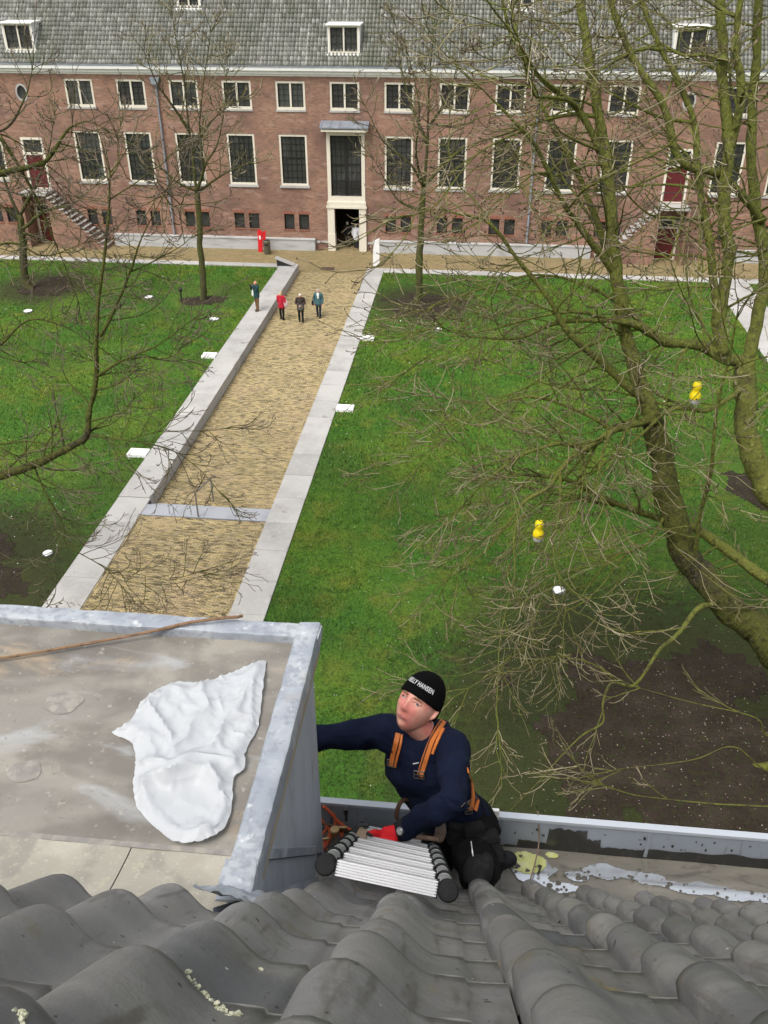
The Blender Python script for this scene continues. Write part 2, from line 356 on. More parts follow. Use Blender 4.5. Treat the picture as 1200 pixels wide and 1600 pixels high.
def sheet_mat():
    m = mat('thin_white_polythene', (0.66, 0.68, 0.70), 0.38, 0.35, layers=[((3, 3, 3), 4, 0.5, 0.8, (0.58, 0.60, 0.63), 0.5)], bump=((26, 26, 26), 0.25, 0.006))
    t = m.node_tree; b = t.nodes['Principled BSDF']; o = t.nodes['Material Output']
    tr = t.nodes.new('ShaderNodeBsdfTranslucent'); tr.inputs['Color'].default_value = (0.6, 0.62, 0.65, 1)
    vo = t.nodes.new('ShaderNodeTexVoronoi'); vo.feature = 'F1'; vo.inputs['Scale'].default_value = 13.0; co = t.nodes.new('ShaderNodeTexCoord')
    nz_ = t.nodes.new('ShaderNodeTexNoise'); nz_.inputs['Scale'].default_value = 5.0; ad = t.nodes.new('ShaderNodeMix'); ad.data_type = 'RGBA'; ad.blend_type = 'ADD'; ad.inputs[0].default_value = .25
    t.links.new(co.outputs['Object'], nz_.inputs['Vector']); t.links.new(co.outputs['Object'], ad.inputs[6]); t.links.new(nz_.outputs['Color'], ad.inputs[7]); t.links.new(ad.outputs[2], vo.inputs['Vector'])
    b2 = t.nodes.new('ShaderNodeBump'); b2.inputs['Strength'].default_value = .25; b2.inputs['Distance'].default_value = .03
    t.links.new(vo.outputs['Distance'], b2.inputs['Height']); old = b.inputs['Normal'].links[0].from_socket; t.links.new(old, b2.inputs['Normal']); t.links.new(b2.outputs[0], b.inputs['Normal']); t.links.new(b2.outputs[0], tr.inputs['Normal'])
    mx = t.nodes.new('ShaderNodeMixShader'); mx.inputs[0].default_value = 0.35
    t.links.new(b.outputs[0], mx.inputs[1]); t.links.new(tr.outputs[0], mx.inputs[2]); t.links.new(mx.outputs[0], o.inputs['Surface'])
    return m
W['plastic'] = sheet_mat()
W['rope'] = mat('old_brown_rope', (0.26, 0.165, 0.10), 0.85, 0.15, layers=[((60, 60, 60), 3, 0.45, 0.65, (0.16, 0.10, 0.065), 0.8)], bump=((300, 300, 300), 0.4, 0.002))
W['alu'] = mat('ribbed_aluminium', (0.52, 0.52, 0.53), 0.35, 0.4, 0.25, layers=[((20, 20, 20), 4, 0.55, 0.75, (0.5, 0.49, 0.48), 0.6)])
W['alutube'] = mat('grey_aluminium_tube', (0.34, 0.35, 0.35), 0.4, 0.4, 0.4)
W['rubber'] = mat('black_rubber', (0.010, 0.010, 0.011), 0.75, 0.2, layers=[((40, 40, 40), 3, 0.5, 0.7, (0.018, 0.018, 0.019), 0.8)])
W['skin'] = mat('ruddy_skin', (0.60, 0.30, 0.23), 0.45, 0.35, sss=0.12, layers=[((14, 14, 14), 3, 0.42, 0.62, (0.55, 0.17, 0.14), 0.75)], bump=((180, 180, 180), 0.08, 0.002))
W['lip'] = mat('lip_skin', (0.36, 0.12, 0.11), 0.5, 0.3)
W['eyew'] = mat('eye_white', (0.6, 0.58, 0.55), 0.2, 0.5)
W['iris'] = mat('dark_iris', (0.02, 0.025, 0.03), 0.15, 0.6)
W['brow'] = mat('sandy_eyebrow', (0.20, 0.11, 0.07), 0.9, 0.1)
W['navy'] = mat('navy_sweater_knit', (0.0045, 0.0075, 0.021), 0.9, 0.12, layers=[((8, 8, 8), 4, 0.45, 0.7, (0.008, 0.012, 0.030), 0.8)], bump=((30, 30, 30), 0.35, 0.008), bump2=((9, 9, 22), 0.5, 0.02))
W['black'] = mat('black_work_cloth', (0.0035, 0.0035, 0.0038), 0.9, 0.12, layers=[((20, 20, 20), 4, 0.5, 0.7, (0.008, 0.0078, 0.0078), 0.8)], bump=((22, 22, 22), 0.5, 0.012))
W['charcoal'] = mat('charcoal_cordura', (0.010, 0.0095, 0.0095), 0.85, 0.15, layers=[((25, 25, 25), 4, 0.5, 0.7, (0.020, 0.019, 0.0185), 0.8)], bump=((28, 28, 28), 0.5, 0.01))
W['knit'] = mat('black_knit_cap', (0.0022, 0.0022, 0.0025), 0.95, 0.08, bump=((120, 120, 40), 0.3, 0.003))
W['text'] = mat('white_embroidery', (0.45, 0.45, 0.45), 0.7, 0.2)
W['webbing'] = mat('orange_webbing', (0.52, 0.15, 0.03), 0.6, 0.3, layers=[((30, 30, 30), 3, 0.5, 0.7, (0.36, 0.10, 0.025), 0.7)], bump=((200, 200, 200), 0.3, 0.002))
W['webdark'] = mat('dark_webbing_edge', (0.05, 0.025, 0.015), 0.7, 0.2)
W['buckle'] = mat('steel_buckle', (0.12, 0.11, 0.10), 0.35, 0.5, 0.7)
W['redglove'] = mat('red_knit_glove', (0.58, 0.012, 0.018), 0.75, 0.25, layers=[((60, 60, 60), 3, 0.5, 0.7, (0.42, 0.008, 0.012), 0.7)], bump=((90, 90, 90), 0.3, 0.004))
W['watch'] = mat('watch_face', (0.36, 0.37, 0.36), 0.2, 0.5)
W['wood'] = mat('hammer_wood', (0.16, 0.10, 0.07), 0.6, 0.3, layers=[((40, 6, 6), 4, 0.45, 0.7, (0.23, 0.16, 0.115), 0.7)])
W['tan'] = mat('tan_leather', (0.30, 0.22, 0.15), 0.7, 0.25)
W['leather'] = mat('brown_tool_leather', (0.085, 0.06, 0.045), 0.6, 0.3, layers=[((30, 30, 30), 4, 0.5, 0.7, (0.13, 0.095, 0.07), 0.7)])
W['orangehose'] = mat('orange_gas_hose', (0.48, 0.085, 0.03), 0.5, 0.35, layers=[((25, 25, 25), 3, 0.5, 0.7, (0.30, 0.06, 0.025), 0.7)])
W['brass'] = mat('tarnished_brass', (0.36, 0.24, 0.12), 0.4, 0.5, 0.7)
W['steel'] = mat('brushed_steel', (0.30, 0.30, 0.31), 0.35, 0.5, 0.8)
W['copper'] = mat('rusty_wire', (0.19, 0.13, 0.105), 0.6, 0.3, 0.2)
W['yellow'] = mat('yellow_plastic', (0.80, 0.62, 0.01), 0.4, 0.4)
W['clearplastic'] = mat('cloudy_plastic', (0.42, 0.42, 0.38), 0.3, 0.4)
W['binmetal'] = mat('olive_metal_bin', (0.15, 0.14, 0.10), 0.5, 0.4, 0.3)
W['redpanel'] = mat('bright_red_panel', (0.62, 0.015, 0.02), 0.45, 0.35)
W['iron'] = mat('dark_iron', (0.03, 0.03, 0.03), 0.5, 0.4, 0.4)
W['rustyiron'] = mat('brown_cast_iron', (0.075, 0.05, 0.035), 0.7, 0.3)
W['whitestone'] = mat('white_stone_block', (0.80, 0.80, 0.78), 0.6, 0.3, rnd=True, layers=[((5, 5, 5), 4, 0.5, 0.75, (0.62, 0.62, 0.58), 0.6)])
# ground
CLINK = [(0.36, 0.28, 0.14), (0.45, 0.36, 0.18), (0.27, 0.215, 0.11), (0.36, 0.30, 0.18), (0.12, 0.095, 0.05), (0.42, 0.325, 0.155), (0.33, 0.265, 0.15), (0.075, 0.062, 0.036), (0.40, 0.31, 0.185), (0.20, 0.16, 0.085)]
W['clinker'] = mat('yellow_clinker_paving', (0.3, 0.2, 0.1), 0.8, 0.2, island=CLINK, layers=[((1.2, 3, 1), 5, 0.45, 0.7, (0.24, 0.195, 0.095), 0.4), ((0.7, 0.9, 1), 5, 0.55, 0.72, (0.18, 0.155, 0.07), 0.45), ((0.5, 0.4, 1), 4, 0.5, 0.75, (0.40, 0.29, 0.18), 0.45)])
W['joint'] = mat('sandy_mossy_joint', (0.045, 0.038, 0.02), 0.95, 0.1, layers=[((3, 3, 3), 4, 0.45, 0.65, (0.03, 0.032, 0.012), 0.8)])
W['street'] = brick_mat('clinker_street', (0.33, 0.245, 0.125), (0.20, 0.155, 0.08), (0.085, 0.075, 0.04), axes='xy', bw=0.21, bh=0.06,
    patches=[((0.6, 1.6, 1), 5, 0.42, 0.7, (0.17, 0.15, 0.065), 0.6), ((2, 6, 1), 4, 0.5, 0.7, (0.36, 0.27, 0.15), 0.5), ((5, 16, 1), 3, 0.52, 0.65, (0.11, 0.09, 0.05), 0.6)])
W['soil'] = mat('dark_bare_soil', (0.034, 0.026, 0.019), 0.95, 0.1, layers=[((1.2, 1.2, 1.2), 6, 0.4, 0.7, (0.056, 0.043, 0.033), 0.8), ((6, 6, 6), 6, 0.5, 0.66, (0.036, 0.044, 0.014), 0.6), ((14, 14, 14), 5, 0.5, 0.7, (0.018, 0.014, 0.010), 0.8)], bump=((9, 9, 9), 0.9, 0.06), bump2=((45, 45, 45), 0.6, 0.02))
W['petal'] = mat('fallen_white_petals', (0.62, 0.62, 0.56), 0.7, 0.2)
W['twiglitter'] = mat('pale_dry_litter', (0.30, 0.24, 0.16), 0.9, 0.1)
def bark_mat(name, wood, dark, moss, mossy, scale=1.0):
    m = mat(name, wood, 0.9, 0.15, layers=[((5 * scale, 5 * scale, 1.6 * scale), 6, 0.42, 0.66, dark, 0.85), ((0.9, 0.9, 0.7), 5, 0.5 - 0.22 * mossy, 0.72 - 0.22 * mossy, moss, 0.92), ((7, 7, 7), 5, 0.50, 0.64, (dark[0] * 1.2, dark[1] * 1.2, dark[2] * 1.2), 0.6), ((9, 9, 9), 4, 0.58, 0.7, (moss[0] * 1.7, moss[1] * 1.6, moss[2] * 1.4), 0.55 * mossy), ((22, 22, 22), 3, 0.64, 0.72, (0.30, 0.31, 0.24), 0.5)],
            bump=((18 * scale, 18 * scale, 6 * scale), 1.0, 0.09), bump2=((55, 55, 25), 0.8, 0.02))
    return m
W['bark'] = bark_mat('mossy_chestnut_bark', (0.105, 0.095, 0.045), (0.045, 0.038, 0.022), (0.150, 0.165, 0.034), 1.15)
W['barkdark'] = bark_mat('dark_limb_bark', (0.060, 0.050, 0.032), (0.020, 0.017, 0.012), (0.085, 0.092, 0.020), 0.95)
W['barksmall'] = bark_mat('young_tree_bark', (0.082, 0.074, 0.042), (0.045, 0.04, 0.025), (0.085, 0.088, 0.025), 0.7)
W['twig'] = mat('pale_winter_twigs', (0.2, 0.15, 0.1), 0.85, 0.2, island=[(0.15, 0.125, 0.062), (0.26, 0.22, 0.13), (0.10, 0.085, 0.045), (0.33, 0.285, 0.19), (0.17, 0.165, 0.055), (0.085, 0.06, 0.045)])
W['twigdark'] = mat('dark_winter_twigs', (0.1, 0.08, 0.05), 0.85, 0.2, island=[(0.095, 0.078, 0.050), (0.17, 0.135, 0.09), (0.06, 0.05, 0.033), (0.22, 0.18, 0.13)])
W['bud'] = mat('sticky_brown_buds', (0.05, 0.022, 0.018), 0.4, 0.4)
def lawn_mat(name, blades):
    """grass colour by broad patches, earth tint with painted shade where the trees stand; shared by sward and blades so they agree"""
    m = bpy.data.materials.new(name); m.use_nodes = True
    t = m.node_tree; N = t.nodes; L = t.links; b = N['Principled BSDF']
    co = N.new('ShaderNodeTexCoord')
    def nz(s, d, rgh=0.55):
        mp = N.new('ShaderNodeMapping'); mp.inputs['Scale'].default_value = s; L.new(co.outputs['Object'], mp.inputs[0])
        n = N.new('ShaderNodeTexNoise'); n.inputs['Scale'].default_value = 1; n.inputs['Detail'].default_value = d; n.inputs['Roughness'].default_value = rgh
        L.new(mp.outputs[0], n.inputs['Vector']); return n.outputs['Fac']
    def rp(x, lo, hi, amt=1.0):
        r = N.new('ShaderNodeMapRange'); r.interpolation_type = 'SMOOTHSTEP'
        r.inputs['From Min'].default_value = lo; r.inputs['From Max'].default_value = hi; r.inputs['To Max'].default_value = amt
        L.new(x, r.inputs[0]); return r.outputs[0]
    def mx(f, a, c):
        x = N.new('ShaderNodeMix'); x.data_type = 'RGBA'; L.new(f, x.inputs[0])
        for q, i in ((a, 6), (c, 7)):
            if isinstance(q, tuple): x.inputs[i].default_value = q + (1,)
            else: L.new(q, x.inputs[i])
        return x.outputs[2]
    k = 1.0
    col = mx(rp(nz((0.22, 0.22, 1), 5), 0.38, 0.64), (0.054 * k, 0.152 * k, 0.018 * k), (0.105 * k, 0.186 * k, 0.021 * k))
    col = mx(rp(nz((0.9, 0.9, 1), 6), 0.46, 0.68, 0.8), col, (0.142 * k, 0.172 * k, 0.026 * k))
    col = mx(rp(nz((2.6, 2.6, 1), 6, 0.7), 0.46, 0.68, 0.8), col, (0.032 * k, 0.088 * k, 0.011 * k))
    col = mx(rp(nz((0.13, 0.13, 1), 5), 0.46, 0.62, 0.6), col, (0.048, 0.098, 0.018))
    # thin turf round the trunks; its earth tint also paints tree and building shade
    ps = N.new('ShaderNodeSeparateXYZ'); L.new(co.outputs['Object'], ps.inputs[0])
    def worn(cx, cy, r0, r1):  # worn earth mixed with painted shade, fading outwards
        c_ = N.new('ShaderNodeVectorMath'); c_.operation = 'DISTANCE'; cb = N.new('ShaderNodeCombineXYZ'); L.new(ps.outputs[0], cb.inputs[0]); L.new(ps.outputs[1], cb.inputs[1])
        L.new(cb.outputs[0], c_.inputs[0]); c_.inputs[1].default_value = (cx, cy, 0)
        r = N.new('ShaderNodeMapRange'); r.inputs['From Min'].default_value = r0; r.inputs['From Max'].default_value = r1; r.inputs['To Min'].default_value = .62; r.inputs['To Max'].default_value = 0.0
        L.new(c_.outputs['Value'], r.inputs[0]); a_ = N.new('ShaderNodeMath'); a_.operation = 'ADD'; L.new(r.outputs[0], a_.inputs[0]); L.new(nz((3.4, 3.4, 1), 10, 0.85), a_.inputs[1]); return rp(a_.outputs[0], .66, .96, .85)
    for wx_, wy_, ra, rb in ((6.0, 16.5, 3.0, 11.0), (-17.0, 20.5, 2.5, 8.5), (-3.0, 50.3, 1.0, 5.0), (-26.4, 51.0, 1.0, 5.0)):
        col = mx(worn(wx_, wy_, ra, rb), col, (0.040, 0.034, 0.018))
    if blades:
        g = N.new('ShaderNodeNewGeometry'); cr = N.new('ShaderNodeValToRGB'); e = cr.color_ramp.elements
        e[0].color = (0.35, 0.40, 0.35, 1); e[1].color = (2.1, 1.8, 1.8, 1)
        L.new(g.outputs['Random Per Island'], cr.inputs[0])
        mm = N.new('ShaderNodeMix'); mm.data_type = 'RGBA'; mm.blend_type = 'MULTIPLY'; mm.inputs[0].default_value = 1.0
        L.new(col, mm.inputs[6]); L.new(cr.outputs[0], mm.inputs[7]); col = mm.outputs[2]
    else:
        col = mx(rp(nz((11, 11, 1), 5, 0.7), 0.42, 0.70, 0.85), col, (0.030, 0.042, 0.011))
        col = mx(rp(nz((26, 26, 1), 3, 0.7), 0.60, 0.75, 0.5), col, (0.10, 0.13, 0.03))
    L.new(col, b.inputs['Base Color']); b.inputs['Roughness'].default_value = 0.85; b.inputs['Specular IOR Level'].default_value = 0.15
    if not blades:
        bn = N.new('ShaderNodeBump'); bn.inputs['Strength'].default_value = 1.0; bn.inputs['Distance'].default_value = 0.08
        L.new(nz((13, 13, 1), 6, 0.7), bn.inputs['Height']); L.new(bn.outputs[0], b.inputs['Normal'])
    return m
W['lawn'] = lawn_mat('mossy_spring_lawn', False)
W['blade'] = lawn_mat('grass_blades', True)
W['ground'] = mat('far_city_ground', (0.14, 0.13, 0.11), 0.9, 0.1, layers=[((0.05, 0.05, 1), 4, 0.4, 0.7, (0.08, 0.1, 0.05), 0.8)])
def flat_cloth(name, c, r=0.85): return mat(name, c, r, 0.2, layers=[((18, 18, 18), 3, 0.45, 0.7, tuple(x * 0.6 for x in c), 0.7)])
# ------------------------------------------------------------------ ground, lawns, paths
ZP = -0.45                                     # the sunken path and the street
XW0, XW1, XK0, XK1 = -12.72, -11.50, -6.86, -5.74   # left wall and right kerb
Y0, YS0, YS1, YE = 3.6, 25.85, 27.15, 56.9
YB = 62.5                                      # face of the far building
def sheet(name, x0, x1, y0, y1, z, m, parent=None, n=1):
    mb = MB(); mb.add([(x0, y0, z), (x1, y0, z), (x1, y1, z), (x0, y1, z)], [(0, 1, 2, 3)])
    return mb.build(name, m, parent)
tag(sheet('ground', -900, 900, -900, 900, -0.52, W['ground']), 'wide flat ground around the courtyard reaching the horizon', 'ground', kind='structure')
tag(sheet('street', -70, 60, YE - 0.6, YB + 0.3, ZP - 0.004, W['street']), 'strip of yellow clinker street along the brick facade', 'street', kind='structure')
SOIL = [(6.3, 16.2, 4.3), (-15.87, 49.7, 1.5), (-3.0, 50.3, 2.6), (-26.4, 51.0, 2.4), (-16.8, 21.5, 3.4), (12.5, 30.0, 2.5)]
def soilness(x, y):
    s = -1.0
    for cx, cy, r in SOIL:
        d = math.hypot(x - cx, y - cy) / r
        s = max(s, 1.0 - d + 0.55 * mnoise.noise(Vector((x * 0.55, y * 0.55, 3.3))) + 0.2 * mnoise.noise(Vector((x * 2.2, y * 2.2, 1.3))))
    return s
def lawn(name, x0, x1, y0, y1, label):
    """a gently uneven sheet with thick sides (edges stay level with the kerbs)"""
    nx, ny = int((x1 - x0) / 0.4), int((y1 - y0) / 0.4)
    xs = np.linspace(x0, x1, nx + 1); ys = np.linspace(y0, y1, ny + 1); V = []; 
    for j, y in enumerate(ys):
        for i, x in enumerate(xs):
            e = min(min(x - x0, x1 - x, y - y0, y1 - y) / 1.0, 1.0)
            V.append((x, y, -0.02 + e * 0.05 * mnoise.noise(Vector((x * 0.35, y * 0.35, 0)))))
    i, j = np.meshgrid(np.arange(nx), np.arange(ny)); a = (j * (nx + 1) + i).ravel()
    F = np.stack([a, a + 1, a + nx + 2, a + nx + 1], 1)
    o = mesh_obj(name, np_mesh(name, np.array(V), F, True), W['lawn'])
    return tag(o, label, 'lawn', kind='structure')
LAWNS = [(XK1, 15.0, Y0, YE - 0.85), (-40.0, XW0, Y0, YE - 0.4)]
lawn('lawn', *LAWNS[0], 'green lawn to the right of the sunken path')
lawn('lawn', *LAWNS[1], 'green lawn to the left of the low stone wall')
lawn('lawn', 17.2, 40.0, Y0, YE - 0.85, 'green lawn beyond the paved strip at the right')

# bare soil rings laid over the sward (each a ragged sheet a little proud of it)
for (cx, cy, r), lb in zip(SOIL, ['big bare soil patch under the mossy tree near the gutter', 'small bare ring under the young tree on the left lawn', 'bare soil around the young tree by the right kerb',
                                  'bare soil bed at the far left of the left lawn', 'dark bare soil in the near corner of the left lawn', 'bare soil patch far under the big right tree crown']):
    n = 56; V = []; F = []
    st = 0.15 if r > 3 else 0.11
    ks = int(2.2 * r / st); idx = {}
    for a in range(-ks, ks + 1):
        for b_ in range(-ks, ks + 1):
            x, y = cx + a * st, cy + b_ * st
            if not any(x0 + .05 < x < x1 - .05 and y0 + .05 < y < y1 - .05 for x0, x1, y0, y1 in LAWNS): continue
            if soilness(x, y) > 0.16 and math.hypot(x - cx, y - cy) < 1.35 * r:
                idx[a, b_] = len(V)
                s_ = min(soilness(x, y) - 0.12, 0.3)
                V.append((x + random.uniform(-.3, .3) * st, y + random.uniform(-.3, .3) * st, -0.02 + 0.05 * mnoise.noise(Vector((x * 0.35, y * 0.35, 0))) + 0.004 + s_ * 0.06 + 0.012 * random.random()))
    for (a, b_), q in idx.items():
        k4 = [(a, b_), (a + 1, b_), (a + 1, b_ + 1), (a, b_ + 1)]
        if all(k_ in idx for k_ in k4): F.append(tuple(idx[k_] for k_ in k4))
    if F:
        me = np_mesh('bare_soil', np.array(V), F, True)
        tag(mesh_obj('bare_soil', me, W['soil']), lb, 'soil', kind='structure')

# grass blades: nobody could count them
def blades(n, x0, x1, y0, y1, h, wd, name, label, bias=1.0, mtl='blade', soil_keep=0.07, lean=0.5):
    X = rng.uniform(x0, x1, n); Y = y0 + (y1 - y0) * rng.random(n) ** bias
    keep = np.ones(n, bool)
    for cx, cy, r in SOIL:
        d = np.hypot(X - cx, Y - cy) / r
        near = np.where(d < 2.6)[0]
        for i in near:
            sv = soilness(X[i], Y[i])
            if sv > -1.4 and rng.random() > max(soil_keep, 1 - (sv + 1.4) * .62): keep[i] = False
    X, Y = X[keep], Y[keep]; n = len(X)
    a = rng.uniform(0, 6.283, n); hh = h * rng.uniform(0.5, 1.4, n); ww = wd * rng.uniform(0.6, 1.3, n)
    lx = rng.normal(0, lean, n) * hh; ly = rng.normal(0, lean, n) * hh
    dx, dy = np.cos(a) * ww, np.sin(a) * ww
    Z = np.full(n, -0.025)
    V = np.empty((n, 3, 3)); V[:, 0] = np.stack([X - dx, Y - dy, Z], 1); V[:, 1] = np.stack([X + dx, Y + dy, Z], 1)
    V[:, 2] = np.stack([X + lx, Y + ly, Z + hh + 0.03], 1)
    o = mesh_obj(name, np_mesh(name, V.reshape(-1, 3), np.arange(3 * n).reshape(-1, 3)), W[mtl])
    return tag(o, label, 'grass', kind='stuff')
blades(120000, XK1 + .02, 12, 9, 30, 0.055, 0.014, 'grass', 'short mossy grass on the near half of the right lawn', 1.0)
blades(80000, XK1 + .02, 15, 30, YE - .9, 0.075, 0.024, 'grass', 'short bright grass on the far half of the right lawn', 1.0)
blades(90000, -32, XW0 - .02, 17, YE - .45, 0.07, 0.021, 'grass', 'short bright grass on the left lawn', 0.9)

# fallen petals and daisies
def flecks(n, x0, x1, y0, y1, sz, name, label, m):
    X = rng.uniform(x0, x1, n); Y = rng.uniform(y0, y1, n); a = rng.uniform(0, 6.283, n); s = sz * rng.uniform(0.5, 1.5, n)
    Z = rng.uniform(0.03, 0.07, n); t = rng.normal(0, 0.4, n)
    V = np.empty((n, 4, 3))
    for k, (p, q) in enumerate(((-1, -.6), (1, -.6), (1, .6), (-1, .6))):
        V[:, k] = np.stack([X + s * (p * np.cos(a) - q * np.sin(a)), Y + s * (p * np.sin(a) + q * np.cos(a)), Z + s * q * t], 1)
    tag(mesh_obj(name, np_mesh(name, V.reshape(-1, 3), np.arange(4 * n).reshape(-1, 4)), m), label, 'petals', kind='stuff')
flecks(1500, XK1 + .1, 13, 10, 30, 0.009, 'petals', 'tiny white petals scattered over the near right lawn', W['petal'])
flecks(600, XK1 + .1, 14, 30, 55.5, 0.018, 'petals', 'tiny white petals scattered over the far right lawn', W['petal'])
flecks(900, -32, XW0 - .1, 17, 56, 0.016, 'petals', 'tiny white petals scattered over the left lawn', W['petal'])
flecks(500, 2, 9.5, 12, 20, 0.014, 'dry_litter', 'dry twigs and litter on the bare soil', W['twiglitter'])

# clinker paths: bricks laid in running bond, proud of a sandy bed
path = tag(sheet('path', XW1 + .001, XK0 - .001, YS1, YE + .2, ZP - 0.03, W['joint']), 'sunken yellow clinker path between wall and kerb', 'path', kind='structure')
path2 = tag(sheet('path', XW1 + .001, XK0 - .001, Y0, YS0, -0.035, W['joint']), 'raised yellow clinker path on the near side of the steps', 'path', kind='structure')
def clinkers(x0, x1, y0, y1, z, parent, name='clinker_bricks'):
    bl, bw, j = 0.205, 0.052, 0.007
    ny = int((y1 - y0) / (bw + j)); nx = int((x1 - x0) / (bl + j)) + 2
    I, J = np.meshgrid(np.arange(-1, nx), np.arange(ny)); I = I.ravel(); J = J.ravel()
    X = x0 + (I + 0.5 * (J % 2)) * (bl + j) + rng.normal(0, .004, len(I)) + 0.12 * 0
    Y = y0 + J * (bw + j) + rng.normal(0, .002, len(I)) + 0.015 * np.sin(X * 1.7 + 0.3)
    X1 = np.minimum(X + bl, x1); X = np.maximum(X, x0); ok = X1 - X > 0.03; X, X1, Y = X[ok], X1[ok], Y[ok]; n = len(X)
    h = z + rng.normal(0, .003, n); t = rng.normal(0, .003, n); c = 0.005
    V = np.empty((n, 8, 3)); B = np.full(n, z - 0.06)
    for k, (xa, ya, up_) in enumerate([(X, Y, 0), (X1, Y, 0), (X1, Y + bw, 0), (X, Y + bw, 0), (X + c, Y + c, 1), (X1 - c, Y + c, 1), (X1 - c, Y + bw - c, 1), (X + c, Y + bw - c, 1)]):
        V[:, k] = np.stack([xa, ya, (h + t * (1 if k in (5, 6) else -1)) if up_ else h - 0.012], 1)
    q = np.array([(4, 5, 6, 7), (0, 1, 5, 4), (1, 2, 6, 5), (2, 3, 7, 6), (3, 0, 4, 7)])
    F = (np.arange(n)[:, None, None] * 8 + q[None]).reshape(-1, 4)
    o = mesh_obj(name, np_mesh(name, V.reshape(-1, 3), F), W['clinker'], parent); o['kind'] = 'stuff'; return o
clinkers(XW1 + .01, XK0 - .01, YS1 + .01, YE + .15, ZP, path)
clinkers(XW1 + .07, XK0 - .07, 14.0, YS0 - .01, 0.0, path2)
sheet('path_bed', XW1 + .002, XK0 - .002, Y0, 13.99, -0.004, W['street'], path2)
for xa in (XW1 + .008, XK0 - .062):            # edging course, bricks end to end
    mb = MB(); y = 14.0
    while y < YS0 - .2:
        mb.box(xa, xa + .052, y, y + .2, -.06, .004 + random.uniform(-.002, .003)); y += .207
    o = mb.build('edging_course', W['clinker'], path2); o['kind'] = 'stuff'

# steps between the two levels
st = thing('stone_steps', (-9.2, YS0, 0), 'grey blue-stone steps crossing the path beside the handrail', 'steps')
nw = 4; wx = (XK0 - XW1) / nw
for k in range(nw):
    x0, x1 = XW1 + k * wx + .006, XW1 + (k + 1) * wx - .006
    MB().box(x0, x1, YS0 + .005, YS0 + .72, -.2, 0.012).build('step_slab', W['bluestone'], st, bevel=.008)
    MB().box(x0, x1, YS0 + .726, YS0 + 1.0, -.35, -.15).build('step_slab', W['bluestone'], st, bevel=.008)
    MB().box(x0, x1, YS0 + 1.006, YS1, -.5, -.30).build('step_slab', W['bluestone'], st, bevel=.008)

# low stone wall (left) and kerb (right), slab by slab
def slabs(parent, x0, x1, y0, y1, step, ztop, zbot, name, off=0.0, along='y'):
    L_ = y1 - y0; n = max(1, round(L_ / step)); d = L_ / n
    me = {}
    for k in range(n):
        a, b_ = y0 + k * d + .009, y0 + (k + 1) * d - .009
        mb = MB(); j = random.uniform(-.003, .003)
        if along == 'y': mb.box(x0 + j, x1 + j, a, b_, zbot, ztop + random.uniform(-.003, .003))
        else: mb.box(a, b_, x0 + j, x1 + j, zbot, ztop + random.uniform(-.003, .003))
        mb.build(name, W['stone'], parent, bevel=.008)
wl = thing('low_stone_wall', (-12.1, 20, ZP), 'low grey stone wall along the left side of the path', 'wall')
slabs(wl, XW0, XW1, 5.0, YS1 - .2, 1.72, 0.03, -.05, 'stone_slab')
slabs(wl, XW0, XW1, YS1 - .19, YE + .3, 2.35, 0.05, ZP - .05, 'stone_slab')
wl2 = thing('low_stone_wall', (-25, YE, ZP), 'low grey stone wall along the far edge of the left lawn', 'wall')
slabs(wl2, YE - .4, YE + .3, -42, XW0 - .005, 2.35, 0.04, ZP - .05, 'stone_slab', along='x')
kr = thing('stone_kerb', (-6.3, 20, 0), 'flat grey stone kerb along the right side of the path', 'kerb')
slabs(kr, XK0, XK1, 5.0, YE - .02, 1.72, 0.035, ZP - .05, 'kerb_slab')
kr2 = thing('stone_kerb', (5, YE, 0), 'flat grey stone kerb along the far edge of the right lawn', 'kerb')
slabs(kr2, YE - .85, YE - .02, XK1 + .005, 40, 1.9, 0.03, ZP - .05, 'kerb_slab', along='x')
kr3 = thing('paved_strip', (16, 40, 0), 'grey paved strip along the right edge of the lawn', 'path')
slabs(kr3, 15.005, 17.195, 20, YE - .86, 1.9, 0.02, -.08, 'paving_slab')
# ------------------------------------------------------------------ the long brick building across the courtyard
XC, BAY = -8.95, 3.6
XL, XR = -46.0, 32.0
fb = thing('brick_building', (XC, YB, ZP), 'long red brick building with cream windows across the courtyard', 'building')
ops = []                                       # wall openings x0,x1,z0,z1
wins = []
for k in range(-10, 12):
    x = XC + BAY * k
    if abs(k) == 6:
        continue
    ops.append((x - .98, x + .98, 8.72, 10.46)); wins.append(('up', x))
    if k != 0:
        ops.append((x - .96, x + .96, 3.92, 7.22)); wins.append(('tall', x))
        for s_ in (-1, 1):
            ops.append((x + s_ * .53 - .36, x + s_ * .53 + .36, .95, 2.0)); wins.append(('base', x + s_ * .53))
DXL, DXR = XC - 6 * BAY - .45, XC + 6 * BAY + .45
for dx in (DXL, DXR):
    ops.append((dx - .8, dx + .8, 3.35, 6.75)); ops.append((dx - .75, dx + .75, ZP, 2.3)); ops.append((dx - .45, dx + .45, 9.0, 10.15))
ops.append((XC - 1.3, XC + 1.3, 2.95, 7.45)); ops.append((XC - .87, XC + .87, ZP, 2.45))
